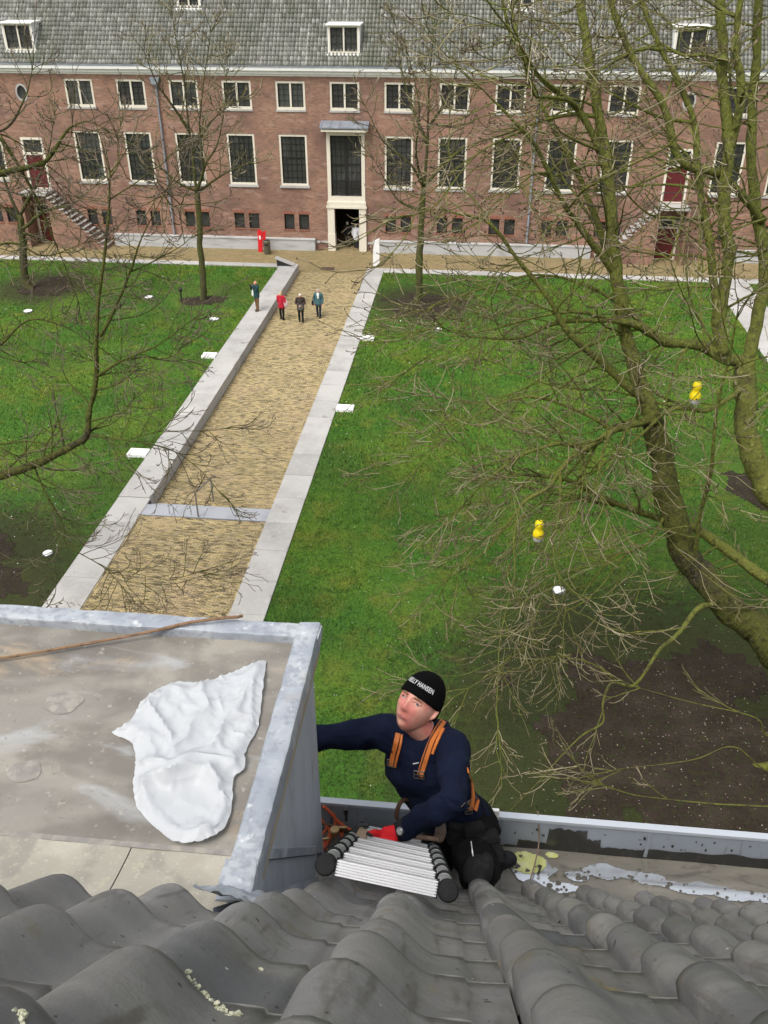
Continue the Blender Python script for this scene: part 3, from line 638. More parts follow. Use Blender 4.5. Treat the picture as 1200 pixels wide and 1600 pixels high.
def wall_with_openings(x0, x1, z0, z1, y, ops, rev):
    xs = sorted({x0, x1} | {v for o in ops for v in o[:2]}); zs = sorted({z0, z1} | {v for o in ops for v in o[2:]})
    mb = MB()
    for i in range(len(xs) - 1):
        j = 0
        while j < len(zs) - 1:
            cx = (xs[i] + xs[i + 1]) / 2
            inside = lambda j_: any(o[0] < cx < o[1] and o[2] < (zs[j_] + zs[j_ + 1]) / 2 < o[3] for o in ops)
            if inside(j): j += 1; continue
            j2 = j
            while j2 + 1 < len(zs) - 1 and not inside(j2 + 1): j2 += 1
            a, b_, c, d = xs[i], xs[i + 1], zs[j], zs[j2 + 1]
            mb.add([(a, y, c), (b_, y, c), (b_, y, d), (a, y, d)], [(0, 1, 2, 3)]); j = j2 + 1
    for a, b_, c, d in ops:
        mb.add([(a, y, c), (a, y + rev, c), (a, y + rev, d), (a, y, d)], [(0, 3, 2, 1)])
        mb.add([(b_, y, c), (b_, y + rev, c), (b_, y + rev, d), (b_, y, d)], [(0, 1, 2, 3)])
        mb.add([(a, y, d), (b_, y, d), (b_, y + rev, d), (a, y + rev, d)], [(0, 1, 2, 3)])
        mb.add([(a, y, c), (b_, y, c), (b_, y + rev, c), (a, y + rev, c)], [(3, 2, 1, 0)])
    me = bpy.data.meshes.new('wall'); me.from_pydata(mb.v, [], mb.f); me.update(); return me
mesh_obj('wall', wall_with_openings(XL, XR, ZP - .1, 10.85, YB, ops, .45), W['brick'], fb)
MB().box(XL, XR, YB + .46, YB + 9, ZP, 10.8).build('wall_core', W['interior'], fb) if False else None
# rooms behind the glass: dark back wall and floors keep daylight out
mbk = MB()
mbk.box(XL, XR, YB + 3.2, YB + 3.3, 2.7, 10.8)
for z in (2.75, 8.2, 10.7): mbk.box(XL, XR, YB + .42, YB + 3.2, z, z + .1)
mbk.box(XL, XC - 2.2, YB + 1.6, YB + 1.7, ZP, 2.7); mbk.box(XC + 2.2, XR, YB + 1.6, YB + 1.7, ZP, 2.7)
mbk.build('interior', W['interior'], fb)
mbc = MB()
mbc.box(XC - 2.2, XC - 2.1, YB + .45, YB + 7, ZP, 2.7); mbc.box(XC + 2.1, XC + 2.2, YB + .45, YB + 7, ZP, 2.7)
mbc.box(XC - 2.2, XC + 2.2, YB + 7, YB + 7.1, ZP, 2.7); mbc.box(XC - 2.2, XC + 2.2, YB + .45, YB + 7, 2.6, 2.7)
mbc.build('corridor', W['corridor'], fb)
MB().box(XC - 2.1, XC + 2.1, YB - .02, YB + 7, ZP - .05, ZP + .006).build('corridor_floor', W['street'], fb)

def frame_mb(x0, x1, z0, z1, y0, y1, t, tb=None):
    tb = tb or t; mb = MB()
    mb.box(x0, x0 + t, y0, y1, z0, z1); mb.box(x1 - t, x1, y0, y1, z0, z1)
    mb.box(x0 + t, x1 - t, y0, y1, z1 - t, z1); mb.box(x0 + t, x1 - t, y0, y1, z0, z0 + tb); return mb
def pane_mesh(x0, x1, z0, z1, y):
    """slightly wavy old glass"""
    n = 4; V = []; F = []
    for j in range(n + 1):
        for i in range(n + 1):
            V.append((x0 + (x1 - x0) * i / n, y + random.uniform(-.004, .004), z0 + (z1 - z0) * j / n))
    for j in range(n):
        for i in range(n): F.append((j * (n + 1) + i, j * (n + 1) + i + 1, (j + 1) * (n + 1) + i + 1, (j + 1) * (n + 1) + i))
    return np_mesh('pane', np.array(V), F)
def win_proto(kind):
    """meshes in window-local coordinates: x about the centre, y from the wall face, z absolute"""
    P = []
    if kind == 'up':
        fm = frame_mb(-.98, .98, 8.72, 10.46, .03, .16, .13, .17); fm.box(-.06, .06, .04, .15, 8.88, 10.34)
        P.append(('frame', fm.mesh('frame'), W['cream']))
        g = MB()
        for sx in (-1, 1):
            a, b_ = sorted((sx * .06, sx * .85))
            for z in (9.27, 9.62, 9.97): g.box(a, b_, .115, .13, z - .015, z + .015)
            g.box((a + b_) / 2 - .015, (a + b_) / 2 + .015, .112, .127, 8.89, 10.33)
            g.box(a, a + .045, .10, .14, 8.89, 10.33); g.box(b_ - .045, b_, .10, .14, 8.89, 10.33)
        P.append(('glazing_bar', g.mesh('glazing_bar'), W['darkframe']))
        P.append(('pane', pane_mesh(-.86, .86, 8.85, 10.36, .155), W['glass']))
        P.append(('sill', MB().box(-1.02, 1.02, -.06, .03, 8.62, 8.72).mesh('sill'), W['stone']))
    elif kind == 'tall':
        fm = frame_mb(-.96, .96, 3.92, 7.22, .03, .17, .13, .12)
        P.append(('frame', fm.mesh('frame'), W['cream']))
        g = MB(); 
        for x in (-.5, -.17, .17, .5): g.box(x - .02, x + .02, .12, .135, 4.04, 7.09)
        for z in (4.45, 4.88, 5.31, 6.17, 6.6): g.box(-.83, .83, .117, .132, z - .02, z + .02)
        g.box(-.83, .83, .10, .15, 5.70, 5.78); g.box(-.83, -.79, .10, .15, 4.04, 7.09); g.box(.79, .83, .10, .15, 4.04, 7.09)
        P.append(('glazing_bar', g.mesh('glazing_bar'), W['darkframe']))
        P.append(('pane', pane_mesh(-.84, .84, 4.02, 7.1, .165), W['glass']))
        P.append(('sill', MB().box(-1.05, 1.05, -.09, .03, 3.78, 3.92).mesh('sill'), W['stone']))
    else:
        P.append(('frame', frame_mb(-.36, .36, .95, 2.0, .12, .2, .05).mesh('frame'), W['darkframe']))
        P.append(('pane', pane_mesh(-.32, .32, 1.0, 1.96, .18), W['glass']))
        P.append(('sill', MB().box(-.4, .4, -.05, .1, .87, .95).mesh('sill'), W['brick_row']))
        P.append(('brick_arch', MB().box(-.42, .42, -.012, .1, 2.0, 2.2).mesh('brick_arch'), W['brick_row']))
    return P
PROTO = {k: win_proto(k) for k in ('up', 'tall', 'base')}
for kind, x in wins:
    wo_ = bpy.data.objects.new('window', PROTO[kind][0][1]); COL.objects.link(wo_)   # the window's frame carries the other pieces
    wo_.data.materials.clear(); wo_.data.materials.append(PROTO[kind][0][2])
    wo_.parent = fb; wo_.location = (x - XC, 0, -ZP)
    for nm, me, m in PROTO[kind][1:]:
        me.materials.clear(); me.materials.append(m)
        c = bpy.data.objects.new(nm, me); COL.objects.link(c); c.parent = wo_
        if nm == 'pane': c.rotation_euler = (0, 0, random.uniform(-.02, .02))
# curtains, blinds and furniture seen inside the rooms
rw_ = random.Random(5)
for kind, x in wins:
    q = rw_.random()
    if kind == 'tall' and q < .65:
        z1 = 7.05; z0 = rw_.choice([4.05, 5.6, 6.3, 6.6]); a_ = x - .82; b_ = x + .82
        if q < .25: b_ = x - rw_.uniform(.1, .45)
        elif q < .4: a_ = x + rw_.uniform(.1, .45)
        MB().box(a_, b_, YB + .30, YB + .31, z0, z1).build('curtain', W['curtain'], fb)
    if kind == 'tall' and rw_.random() < .55:
        xx = x + rw_.uniform(-.5, .3); zz = 4.0; MB().box(xx, xx + rw_.uniform(.3, .7), YB + .5, YB + .9, zz - 1, zz + rw_.uniform(.2, .75)).build('cupboard', W['white'] if rw_.random() < .5 else W['wood'], fb)
    if kind == 'up' and q < .4:
        MB().box(x - .84, x + .84, YB + .26, YB + .27, rw_.choice([8.9, 9.5, 9.9]), 10.34).build('blind', W['curtain'], fb)

# cornice, gutter, downpipes
cn = MB()
cn.prism([(YB + .3, 10.75), (YB - .05, 10.75), (YB - .08, 10.86), (YB - .22, 10.90), (YB - .22, 11.02), (YB - .42, 11.10), (YB - .44, 11.30), (YB - .30, 11.32), (YB + .3, 11.32)], 'x', XL, XR)
cn.build('cornice', W['white'], fb)
MB().prism([(YB - .47, 11.31), (YB - .47, 11.40), (YB - .44, 11.40), (YB - .44, 11.335), (YB - .2, 11.335), (YB - .2, 11.31)], 'x', XL, XR).build('roof_gutter', W['zincfar'], fb)
for px_ in (XC - 3.5 * BAY, XC + 3.5 * BAY):
    dpipe = MB().tube([(px_, YB - .12, 10.2), (px_, YB - .12, .35), (px_, YB - .2, .15)], .07, 8)
    d = dpipe.build('downpipe', W['zincfar'], fb, smooth=True)
    MB().prism([(px_ - .32, 10.62), (px_ + .32, 10.62), (px_ + .2, 10.2), (px_ - .2, 10.2)], 'y', YB - .32, YB - .02).build('hopper_head', W['zincfar'], d)
# plinth and stone ledge
for a, b_ in ((XL, DXL - 4.2), (DXL + 5.0, XC - 2.3), (XC + 1.9, DXR - 5.0), (DXR + 4.2, XR)):
    MB().box(a, b_, YB - .32, YB - .002, ZP - .05, .28).box(a - .02, b_ + .02, YB - .36, YB - .003, .28, .37).build('stone_ledge', W['plinth'], fb, bevel=.01)
MB().box(XC - 2.28, XC - 1.42, YB - .05, YB - .004, .05, .2).box(XC + 1.42, XC + 1.88, YB - .05, YB - .004, .05, .2).build('plinth_band', W['plinth'], fb)

# roof of pantiles: every tile real, joined because each is smaller than can be picked apart
PT = R(50); EY, EZ = YB - .38, 11.36
tw, te = 0.245, 0.335
nc, nr = int((XR - XL) / tw), 31
prof = np.array([(.006, -.02), (.05, .062), (.10, .080), (.15, .045), (.19, .010), (.236, -.02)])
C_, R_ = np.meshgrid(np.arange(nc), np.arange(nr)); C_ = C_.ravel(); R_ = R_.ravel(); n = len(C_)
bx = XL + C_ * tw + rng.normal(0, .006, n); bs = R_ * te + rng.normal(0, .010, n); tl = rng.normal(0, .008, n)
V = np.empty((n, 18, 3))
for k, (u, wv) in enumerate(prof):
    for e, (ds, dn) in enumerate(((0.0, .075), (0.0, .0), (te + .05, .012))):
        wn = wv + (dn if e != 1 else -.02) + tl * (u - .13) * 2
        s_ = bs + ds
        V[:, e * 6 + k] = np.stack([bx + u, EY + s_ * math.cos(PT) - wn * math.sin(PT), EZ + s_ * math.sin(PT) + wn * math.cos(PT)], 1)
q = np.array([(k, k + 1, 12 + k + 1, 12 + k) for k in range(5)] + [(6 + k, 6 + k + 1, k + 1, k) for k in range(5)])
F = (np.arange(n)[:, None, None] * 18 + q[None]).reshape(-1, 4)
rf = mesh_obj('roof_tiles', np_mesh('roof_tiles', V.reshape(-1, 3), F), W['farroof'], fb); rf['kind'] = 'stuff'
ry, rz = EY + nr * te * math.cos(PT), EZ + nr * te * math.sin(PT)
MB().prism([(EY + .05, EZ - .04), (ry, rz - .02), (2 * ry - EY, EZ - .04)], 'x', XL, XR).build('roof_deck', W['deck'], fb)
MB().tube([(XL, ry, rz + .03), (XR, ry, rz + .03)], .13, 8).build('ridge', W['zincfar'], fb)

# dormers on the far roof
def far_dormer(x, zb, wd, h, label=None):
    yf = EY + (zb - EZ) / math.tan(PT) - .05
    yb_ = EY + (zb + h - EZ) / math.tan(PT) + .1
    d = MB(); hw = wd / 2
    d.prism([(yf, zb - .02), (yf, zb + h), (yb_, zb + h), (yf + .08, zb - .02)], 'x', x - hw, x - hw + .06)
    d.prism([(yf, zb - .02), (yf, zb + h), (yb_, zb + h), (yf + .08, zb - .02)], 'x', x + hw - .06, x + hw)
    dm = d.build('roof_dormer', W['white'], fb)
    fm = frame_mb(x - hw + .061, x + hw - .061, zb, zb + h - .02, yf + .0, yf + .12, .10, .14); fm.box(x - .05, x + .05, yf + .01, yf + .11, zb + .14, zb + h - .12)
    fm.build('window_frame', W['cream'], dm)
    g = MB()
    for sx in (-1, 1):
        a, b_ = sorted((sx * .05, sx * (hw - .16)))
        for q_ in (.33, .66): g.box(x + a, x + b_, yf + .07, yf + .085, zb + .14 + (h - .26) * q_ - .014, zb + .14 + (h - .26) * q_ + .014)
        g.box(x + (a + b_) / 2 - .014, x + (a + b_) / 2 + .014, yf + .068, yf + .083, zb + .14, zb + h - .12)
        g.box(x + a, x + a + .05, yf + .06, yf + .1, zb + .14, zb + h - .12); g.box(x + b_ - .05, x + b_, yf + .06, yf + .1, zb + .14, zb + h - .12)
    g.build('glazing_bar', W['darkframe'], dm)
    mesh_obj('pane', pane_mesh(x - hw + .15, x + hw - .15, zb + .12, zb + h - .1, yf + .105), W['glass'], dm)
    MB().prism([(yf - .16, zb + h - .01), (yf - .16, zb + h + .07), (yb_ + .1, zb + h + .13), (yb_ + .1, zb + h + .01)], 'x', x - hw - .1, x + hw + .1).build('dormer_roof', W['white'], dm)
    MB().box(x - hw - .08, x + hw + .08, yf - .1, yf + .04, zb - .14, zb).build('sill', W['white'], dm)
for k in (-6, 0, 6): far_dormer(XC + k * BAY, 12.05, 2.05, 1.62)
for k in (-3, 3): far_dormer(XC + k * BAY + .3, 14.5, 1.6, 1.25)

# tall balcony window over the entrance, and the portal
fw_ = frame_mb(XC - 1.3, XC + 1.3, 2.95, 7.45, YB - .06, YB + .2, .24, .34)
fwin = fw_.build('balcony_window', W['cream'], fb)
g = MB()
for x in (-.72, -.36, .36, .72): g.box(XC + x - .014, XC + x + .014, YB + .12, YB + .135, 3.3, 7.2)
for z in (3.8, 4.3, 4.85, 5.9, 6.35, 6.8): g.box(XC - 1.05, XC + 1.05, YB + .117, YB + .132, z - .014, z + .014)
g.box(XC - .1, XC + .1, YB + .09, YB + .15, 3.3, 7.2); g.box(XC - 1.05, XC + 1.05, YB + .085, YB + .15, 5.3, 5.42)
g.box(XC - 1.06, XC - .98, YB + .09, YB + .15, 3.3, 7.2); g.box(XC + .98, XC + 1.06, YB + .09, YB + .15, 3.3, 7.2); g.box(XC - 1.05, XC + 1.05, YB + .09, YB + .15, 7.1, 7.2)
g.build('glazing_bar', W['darkframe'], fwin)
mesh_obj('pane', pane_mesh(XC - 1.06, XC + 1.06, 3.28, 7.22, YB + .16), W['glass'], fwin)
rl = MB(); rl.box(XC - 1.05, XC + 1.05, YB - .01, YB + .03, 4.28, 4.33).box(XC - 1.05, XC + 1.05, YB - .01, YB + .03, 3.36, 3.40)
for i in range(22): x = XC - 1.02 + i * 2.04 / 21; rl.box(x - .012, x + .012, YB, YB + .02, 3.4, 4.28)
rl.build('balustrade', W['iron'], fwin)
can = MB().prism([(YB - .75, 7.72), (YB - .75, 7.80), (YB - .003, 8.12), (YB - .003, 7.66)], 'x', XC - 1.62, XC + 1.62).build('canopy', W['zincfar'], fb)
MB().box(XC - 1.55, XC + 1.55, YB - .68, YB - .005, 7.52, 7.66).build('canopy_board', W['cream'], can)
for i in range(6):
    x = XC - 1.5 + i * .6
    MB().prism([(YB - .76, 7.80), (YB - .76, 7.83), (YB - .01, 8.15), (YB - .01, 8.12)], 'x', x - .015, x + .015).build('canopy_seam', W['zincfar'], can)
po = MB()
for s_ in (-1, 1):
    a, b_ = sorted((XC + s_ * .87, XC + s_ * 1.36))
    po.box(a, b_, YB - .16, YB + .3, .75, 2.5); po.box(a - .02, b_ + .02, YB - .2, YB + .32, ZP, .75)
po.box(XC - 1.42, XC + 1.42, YB - .22, YB + .3, 2.5, 2.66); po.box(XC - 1.36, XC + 1.36, YB - .17, YB + .3, 2.665, 2.945)
po.build('portal', W['cream'], fb, bevel=.012)
# side doors, oval windows and outside stairs
for dx, sg, lab in ((DXL, 1, 'left'), (DXR, -1, 'right')):
    fr = frame_mb(dx - .8, dx + .8, 3.35, 6.75, YB + .0, YB + .2, .16, .05); fr.box(dx - .64, dx + .64, YB + .01, YB + .19, 5.6, 5.75)
    f1 = fr.build('door_frame', W['cream'], fb)
    MB().box(dx - .63, dx + .63, YB + .10, YB + .16, 3.4, 5.6).box(dx - .5, dx - .08, YB + .085, YB + .1, 3.7, 4.5).box(dx + .08, dx + .5, YB + .085, YB + .1, 3.7, 4.5).box(dx - .5, dx - .08, YB + .085, YB + .1, 4.7, 5.4).box(dx + .08, dx + .5, YB + .085, YB + .1, 4.7, 5.4).build('door_leaf', W['reddoor'], f1)
    MB().box(dx - .64, dx + .64, YB + .13, YB + .14, 5.75, 6.6).build('fanlight', W['glass'], f1)
    f2 = frame_mb(dx - .75, dx + .75, ZP, 2.3, YB + .02, YB + .2, .13, .04).box(dx - .62, dx + .62, YB + .03, YB + .19, 1.65, 1.78).build('door_frame', W['cream'], fb)
    MB().box(dx - .62, dx + .62, YB + .10, YB + .15, ZP + .04, 1.65).build('door_leaf', W['reddoor'], f2)
    MB().box(dx - .62, dx + .62, YB + .12, YB + .13, 1.78, 2.18).build('fanlight', W['glass'], f2)
    # oval light: cream ring and glass in the brick
    ring = MB(); nn = 20; v = []; 
    for rr_, yy in ((1.0, -.04), (.78, -.04), (.78, .14), (1.0, .14)):
        for i in range(nn): a = 2 * math.pi * i / nn; v.append((dx + .42 * rr_ * math.cos(a), YB + yy, 9.57 + .56 * rr_ * math.sin(a)))
    ring.add(v, [(r_ * nn + i, r_ * nn + (i + 1) % nn, ((r_ + 1) % 4) * nn + (i + 1) % nn, ((r_ + 1) % 4) * nn + i) for r_ in range(4) for i in range(nn)])
    ow = ring.build('oval_window', W['stone'], fb)
    # brick field round the oval so the square opening is closed
    outer = [(dx - .452, 9.0 - .002), (dx + .452, 9.0 - .002), (dx + .452, 10.152), (dx - .452, 10.152)]
    mbq = MB(); vv = []; 
    for i in range(nn):
        a = 2 * math.pi * i / nn; ca, sa = math.cos(a), math.sin(a)
        s_ = 1 / max(abs(ca) / .452, abs(sa) / .577); vv.append((dx + s_ * ca, YB + .004, 9.575 + s_ * sa))
    for i in range(nn): a = 2 * math.pi * i / nn; vv.append((dx + .40 * math.cos(a), YB + .004, 9.57 + .54 * math.sin(a)))
    mbq.add(vv, [(i, (i + 1) % nn, nn + (i + 1) % nn, nn + i) for i in range(nn)]); mbq.build('oval_surround', W['brick'], ow)
    MB().add([(dx + .36 * math.cos(2 * math.pi * i / nn), YB + .1, 9.57 + .48 * math.sin(2 * math.pi * i / nn)) for i in range(nn)], [tuple(range(nn))]).build('pane', W['glass'], ow)
    # stairs
    stt = thing('outside_stairs', (dx + sg * 3, YB - .7, ZP), 'stone outside stairs climbing to the red door at the %s of the facade' % lab, 'stairs')
    n = 15; rise = (3.3 - ZP) / n; run = .27; y0, y1 = YB - 1.45, YB - .012
    a, b_ = sorted((dx - sg * 1.0, dx + sg * .95))
    MB().box(a, b_, y0, y1, 3.15, 3.32).build('landing', W['stone'], stt)
    prof_ = [(dx + sg * .95, ZP), (dx + sg * .95, 3.10)]
    for i in range(1, n):
        xa = dx + sg * (.95 + (i - 1) * run); xb = dx + sg * (.95 + i * run); zt = 3.3 - i * rise
        p, q_ = sorted((xa, xb)); MB().box(p - .02, q_ + .02, y0 - .03, y1, zt - .07, zt).build('step', W['stone'], stt)
    xe = dx + sg * (.95 + (n - 1) * run)
    MB().prism([(dx + sg * .95, ZP), (xe, ZP), (xe, ZP + rise * .55), (dx + sg * .95, 3.3 - rise * 1.35)], 'y', y0 + .02, y1).build('brick_flank', W['brick'], stt)
    MB().box(min(dx - sg * 1.0, dx - sg * .85), max(dx - sg * 1.0, dx - sg * .85), y0 + .02, y1, ZP, 3.15).build('landing_pier', W['brick'], stt)
    hr = MB(); pts = [(dx - sg * .95, y0 + .04, 4.3), (dx + sg * .95, y0 + .04, 4.3), (xe, y0 + .04, .65)]
    hr.tube(pts, .025, 6)
    for i in range(9):
        f_ = i / 8; x = dx + sg * .95 + (xe - dx - sg * .95) * f_; z = 4.3 - f_ * 3.65; hr.tube([(x, y0 + .04, z - .98), (x, y0 + .04, z)], .014, 5)
    hr.build('iron_railing', W['iron'], stt)

# two small ceiling lamps glowing in the entrance
em = bpy.data.materials.new('lamp_glow'); em.use_nodes = True
eb = em.node_tree.nodes['Principled BSDF']; eb.inputs['Emission Color'].default_value = (1, .93, .8, 1); eb.inputs['Emission Strength'].default_value = 9.0
for i, (dx_, lb) in enumerate(((-.45, 'small lit ceiling lamp inside the entrance, the one to the left'), (.45, 'small lit ceiling lamp inside the entrance, the one to the right'))):
    ob = MB().lathe([(.09, 0), (.09, .03), (.07, .035)], (XC + dx_, YB + .9, 2.56), 12).build('ceiling_lamp', em)
    tag(ob, lb, 'lamp', 'entrance ceiling lamps')

# ------------------------------------------------------------------ small things about the courtyard
# handrail on the steps
h = thing('handrail', (-9.35, 25.9, 0), 'slim steel handrail hoop standing on the stone steps', 'handrail')
MB().box(-9.385, -9.335, 25.86, 25.91, .012, 1.0).build('post', W['steel'], h, bevel=.006)
MB().box(-9.385, -9.335, 27.72, 27.77, ZP, .52).build('post', W['steel'], h, bevel=.006)
MB().tube([(-9.36, 25.86, 1.02), (-9.36, 27.78, .54)], .028, 8).build('rail', W['steel'], h, smooth=True)
# white stone blocks set in the grass against wall and kerb
for x0, x1, Y_, lb in ((XK1 + .01, XK1 + .72, 44.15, 'white stone block in the grass by the right kerb, farther one'), (XK1 + .01, XK1 + .78, 35.4, 'white stone block in the grass by the right kerb, nearer one'),
                       (XW0 - .72, XW0 - .01, 40.9, 'white stone block in the grass by the left wall, farther one'), (XW0 - .82, XW0 - .01, 30.35, 'white stone block in the grass by the left wall, nearer one')):
    mb = MB().box(x0, x1, Y_ - .28, Y_ + .28, -.1, .11)
    o = mb.build('stone_block', W['whitestone'], bevel=.012); tag(o, lb, 'block', 'white blocks beside the path')
# ground spotlights: flush white discs
for (x, y, r), lb in zip([(-13.78, 23.11, .17), (3.28, 22.76, .2), (-14.29, 46.28, .28), (-19.18, 49.6, .26), (-25.3, 46.5, .26), (-1.68, 45.9, .2)],
        ['round white ground spotlight by the near end of the left wall', 'round white ground spotlight on the grass left of the big soil patch', 'round white ground spotlight on the left lawn close to the wall',
         'round white ground spotlight on the left lawn behind the young tree', 'round white ground spotlight at the far left of the left lawn', 'round white ground spotlight on the far part of the right lawn']):
    t_ = thing('ground_spotlight', (x, y, 0), lb, 'spotlight', 'flush ground spotlights')
    MB().lathe([(r * 1.08, -.1), (r * 1.1, .035), (r * .98, .055), (r * .9, .05)], (0, 0, 0), 20).build('rim', W['steel'], t_, True, smooth=True)
    MB().lathe([(r * .9, .03), (r * .88, .056), (r * .5, .07), (.01, .075)], (0, 0, 0), 20).build('lens', W['whitestone'], t_, True, smooth=True)
# bollard lamp
t_ = thing('bollard_lamp', (-17.2, 49.6, 0), 'small dark bollard lamp on the left lawn by the young tree', 'lamp')
MB().lathe([(.06, 0), (.05, .02), (.05, .4), (.055, .42)], (0, 0, 0), 10).build('post', W['iron'], t_, True)
MB().lathe([(.055, .42), (.11, .46), (.12, .62), (.04, .7)], (0, 0, 0), 12).build('head', W['iron'], t_, True)
# white stele
t_ = thing('white_stele', (-6.5, 58.9, ZP), 'slim white upright sign slab at the end of the right kerb', 'sign')
MB().prism([(-6.72, ZP), (-6.28, ZP), (-6.28, 1.42), (-6.72, 1.22)], 'y', 58.8, 58.98).build('slab', W['white'], t_, bevel=.01)
MB().box(-6.76, -6.24, 58.74, 59.04, ZP, ZP + .05).build('foot_plate', W['steel'], t_)
# manhole
t_ = thing('manhole_cover', (-9.7, 58.0, ZP), 'brown iron manhole cover in the street before the entrance', 'manhole')
MB().box(-10.15, -9.25, 57.7, 58.35, ZP - .03, ZP + .012).build('frame', W['rustyiron'], t_)
for i in range(5): MB().box(-10.07 + i * .165, -9.95 + i * .165, 57.77, 58.28, ZP + .013, ZP + .022).build('rib', W['rustyiron'], t_)
# dark metal wedge on the end of the left wall
t_ = thing('metal_ramp', (-12.2, 57.0, .05), 'dark metal wedge box with a tilted pale lid on the wall end', 'box')
MB().prism([(-12.85, .05), (-11.75, .05), (-12.85, .50)], 'y', 56.62, 57.18).build('wedge', W['iron'], t_)
MB().prism([(-12.98, .52), (-12.98, .555), (-11.72, .095), (-11.72, .06)], 'y', 56.58, 57.2).build('lid', W['stone'], t_)
# litter bin and red info post
t_ = thing('litter_bin', (-14.5, 61.1, ZP), 'round olive metal litter bin in front of the facade', 'bin')
MB().lathe([(.22, 0), (.24, .03), (.24, .8), (.25, .82), (.25, .9), (.22, .93)], (0, 0, 0), 16).build('drum', W['binmetal'], t_, True, smooth=True)
MB().lathe([(.2, .93), (.2, .95), (.12, .99), (.01, 1.0)], (0, 0, 0), 16).build('lid', W['iron'], t_, True, smooth=True)
MB().box(-.12, .12, -.262, -.236, .62, .76).build('slot', W['iron'], t_, True)
t_ = thing('red_info_stand', (-15.0, 61.6, ZP), 'bright red folding information stand beside the litter bin', 'sign')
MB().prism([(-.25, 0), (.05, 0), (.08, 1.5), (-.2, 1.5)], 'y', -.1, .02).build('panel', W['redpanel'], t_, True)
MB().prism([(.08, .3), (.3, .45), (.36, 1.5), (.1, 1.35)], 'y', -.02, .06).build('side_panel', W['redpanel'], t_, True)
MB().box(-.12, .0, -.112, -.1, .9, 1.15).build('notice', W['white'], t_, True)
# ------------------------------------------------------------------ the roof the picture is taken from
AL = R(52.4); SA, CA = math.sin(AL), math.cos(AL)
NB = -0.227                                    # plane of the tile pans, measured along the roof normal from the eye
def rp_(x, s, n): return Vector((x, s * CA + n * SA, HC - s * SA + n * CA))
S_EAVE = 4.12
ZG = HC - 3.60                                 # gutter floor
YG = 2.77                                      # gutter's outer wall
nb = thing('tiled_building', (0, 1.0, 0), 'near brick building with the grey pantiled roof in the foreground', 'building')
MB().box(-16, 16, -7.5, 2.45, -.5, ZG - .06).build('wall', W['brick'], nb)
# boarding below the tiles, both slopes
top_s = -2.2
pr1, pr2 = rp_(0, S_EAVE - .1, NB - .03), rp_(0, top_s, NB - .03)
MB().prism([(pr1.y, pr1.z), (pr2.y, pr2.z), (2 * pr2.y - pr1.y, pr1.z)], 'x', -16, 16).build('roof_deck', W['underlay'], nb)
# one pantile, then copies
PW, EXPO, TL = 0.24, 0.305, 0.42
def tile_mesh(seed):
    rs = random.Random(seed)
    us = [0, .005, .012, .022, .034, .048, .062, .078, .094, .110, .126, .142, .158, .176, .190, .194, .215, .238, .250]
    def wv(u, v):
        if u < .045: w_ = .053 * math.sqrt(1 - ((.045 - u) / .050) ** 2)
        elif u < .150: w_ = .053 * (.5 + .5 * math.cos(math.pi * (u - .045) / .105)) ** .9
        else: w_ = -.003 * math.sin(math.pi * (u - .15) / .10)
        return w_ * (0.78 + 0.22 * v) - (.004 if u > .192 else 0)
    vs = [0, .12, .24, .33, .372, .396, .412, TL]
    drop = {4: .001, 5: .004, 6: .009, 7: .018}; pinch = {5: .03, 6: .09, 7: .24}
    V = []; F = []; nu = len(us)
    for j, v in enumerate(vs):
        f_ = v / TL
        for u in us:
            k_ = max(0.0, min(1.0, (.165 - u) / .06)); cx = .055
            uu = u + (cx - u) * k_ * (pinch.get(j, 0) + .07 * (1 - f_))
            V.append((uu, v + 0.004 * math.sin(u * 30 + seed) * (1 - k_) + (.0015 * math.sin(u * 90 + seed * 2) if j > 5 else 0), wv(u, f_) + .044 * f_ + .002 - drop.get(j, 0) * (k_ + (1 - k_) * .12)))
    for j in range(len(vs) - 1):
        for i in range(nu - 1): F.append((j * nu + i, j * nu + i + 1, (j + 1) * nu + i + 1, (j + 1) * nu + i))
    # thickness at the lower end and along the two long edges
    b = len(V)
    for i in range(nu):
        x, y, z = V[(len(vs) - 1) * nu + i]; V.append((x, y - .002, z - .017))
    for i in range(nu - 1): F.append(((len(vs) - 1) * nu + i, (len(vs) - 1) * nu + i + 1, b + i + 1, b + i))
    b2 = len(V)
    for i in range(nu):
        x, y, z = V[(len(vs) - 1) * nu + i]; V.append((x, y - .2, z - .033))
    for i in range(nu - 1): F.append((b + i, b + i + 1, b2 + i + 1, b2 + i))
    for col_ in (0, nu - 1):
        b3 = len(V)
        for j in range(len(vs)):
            x, y, z = V[j * nu + col_]; V.append((x + (.006 if col_ == 0 else 0), y, z - (.046 if col_ == 0 else .015)))
        for j in range(len(vs) - 1):
            q = (j * nu + col_, (j + 1) * nu + col_, b3 + j + 1, b3 + j); F.append(q if col_ == 0 else q[::-1])
    me = np_mesh('roof_tile', np.array(V), [f[::-1] for f in F], True)
    try: me.set_sharp_from_angle(angle=R(50))
    except Exception: pass
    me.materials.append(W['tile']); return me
TM = [tile_mesh(k) for k in range(4)]
X_CR = -.088 - .050                             # first roll's crest lies at x = -0.10
XCH = -.49                                     # dormer cheek
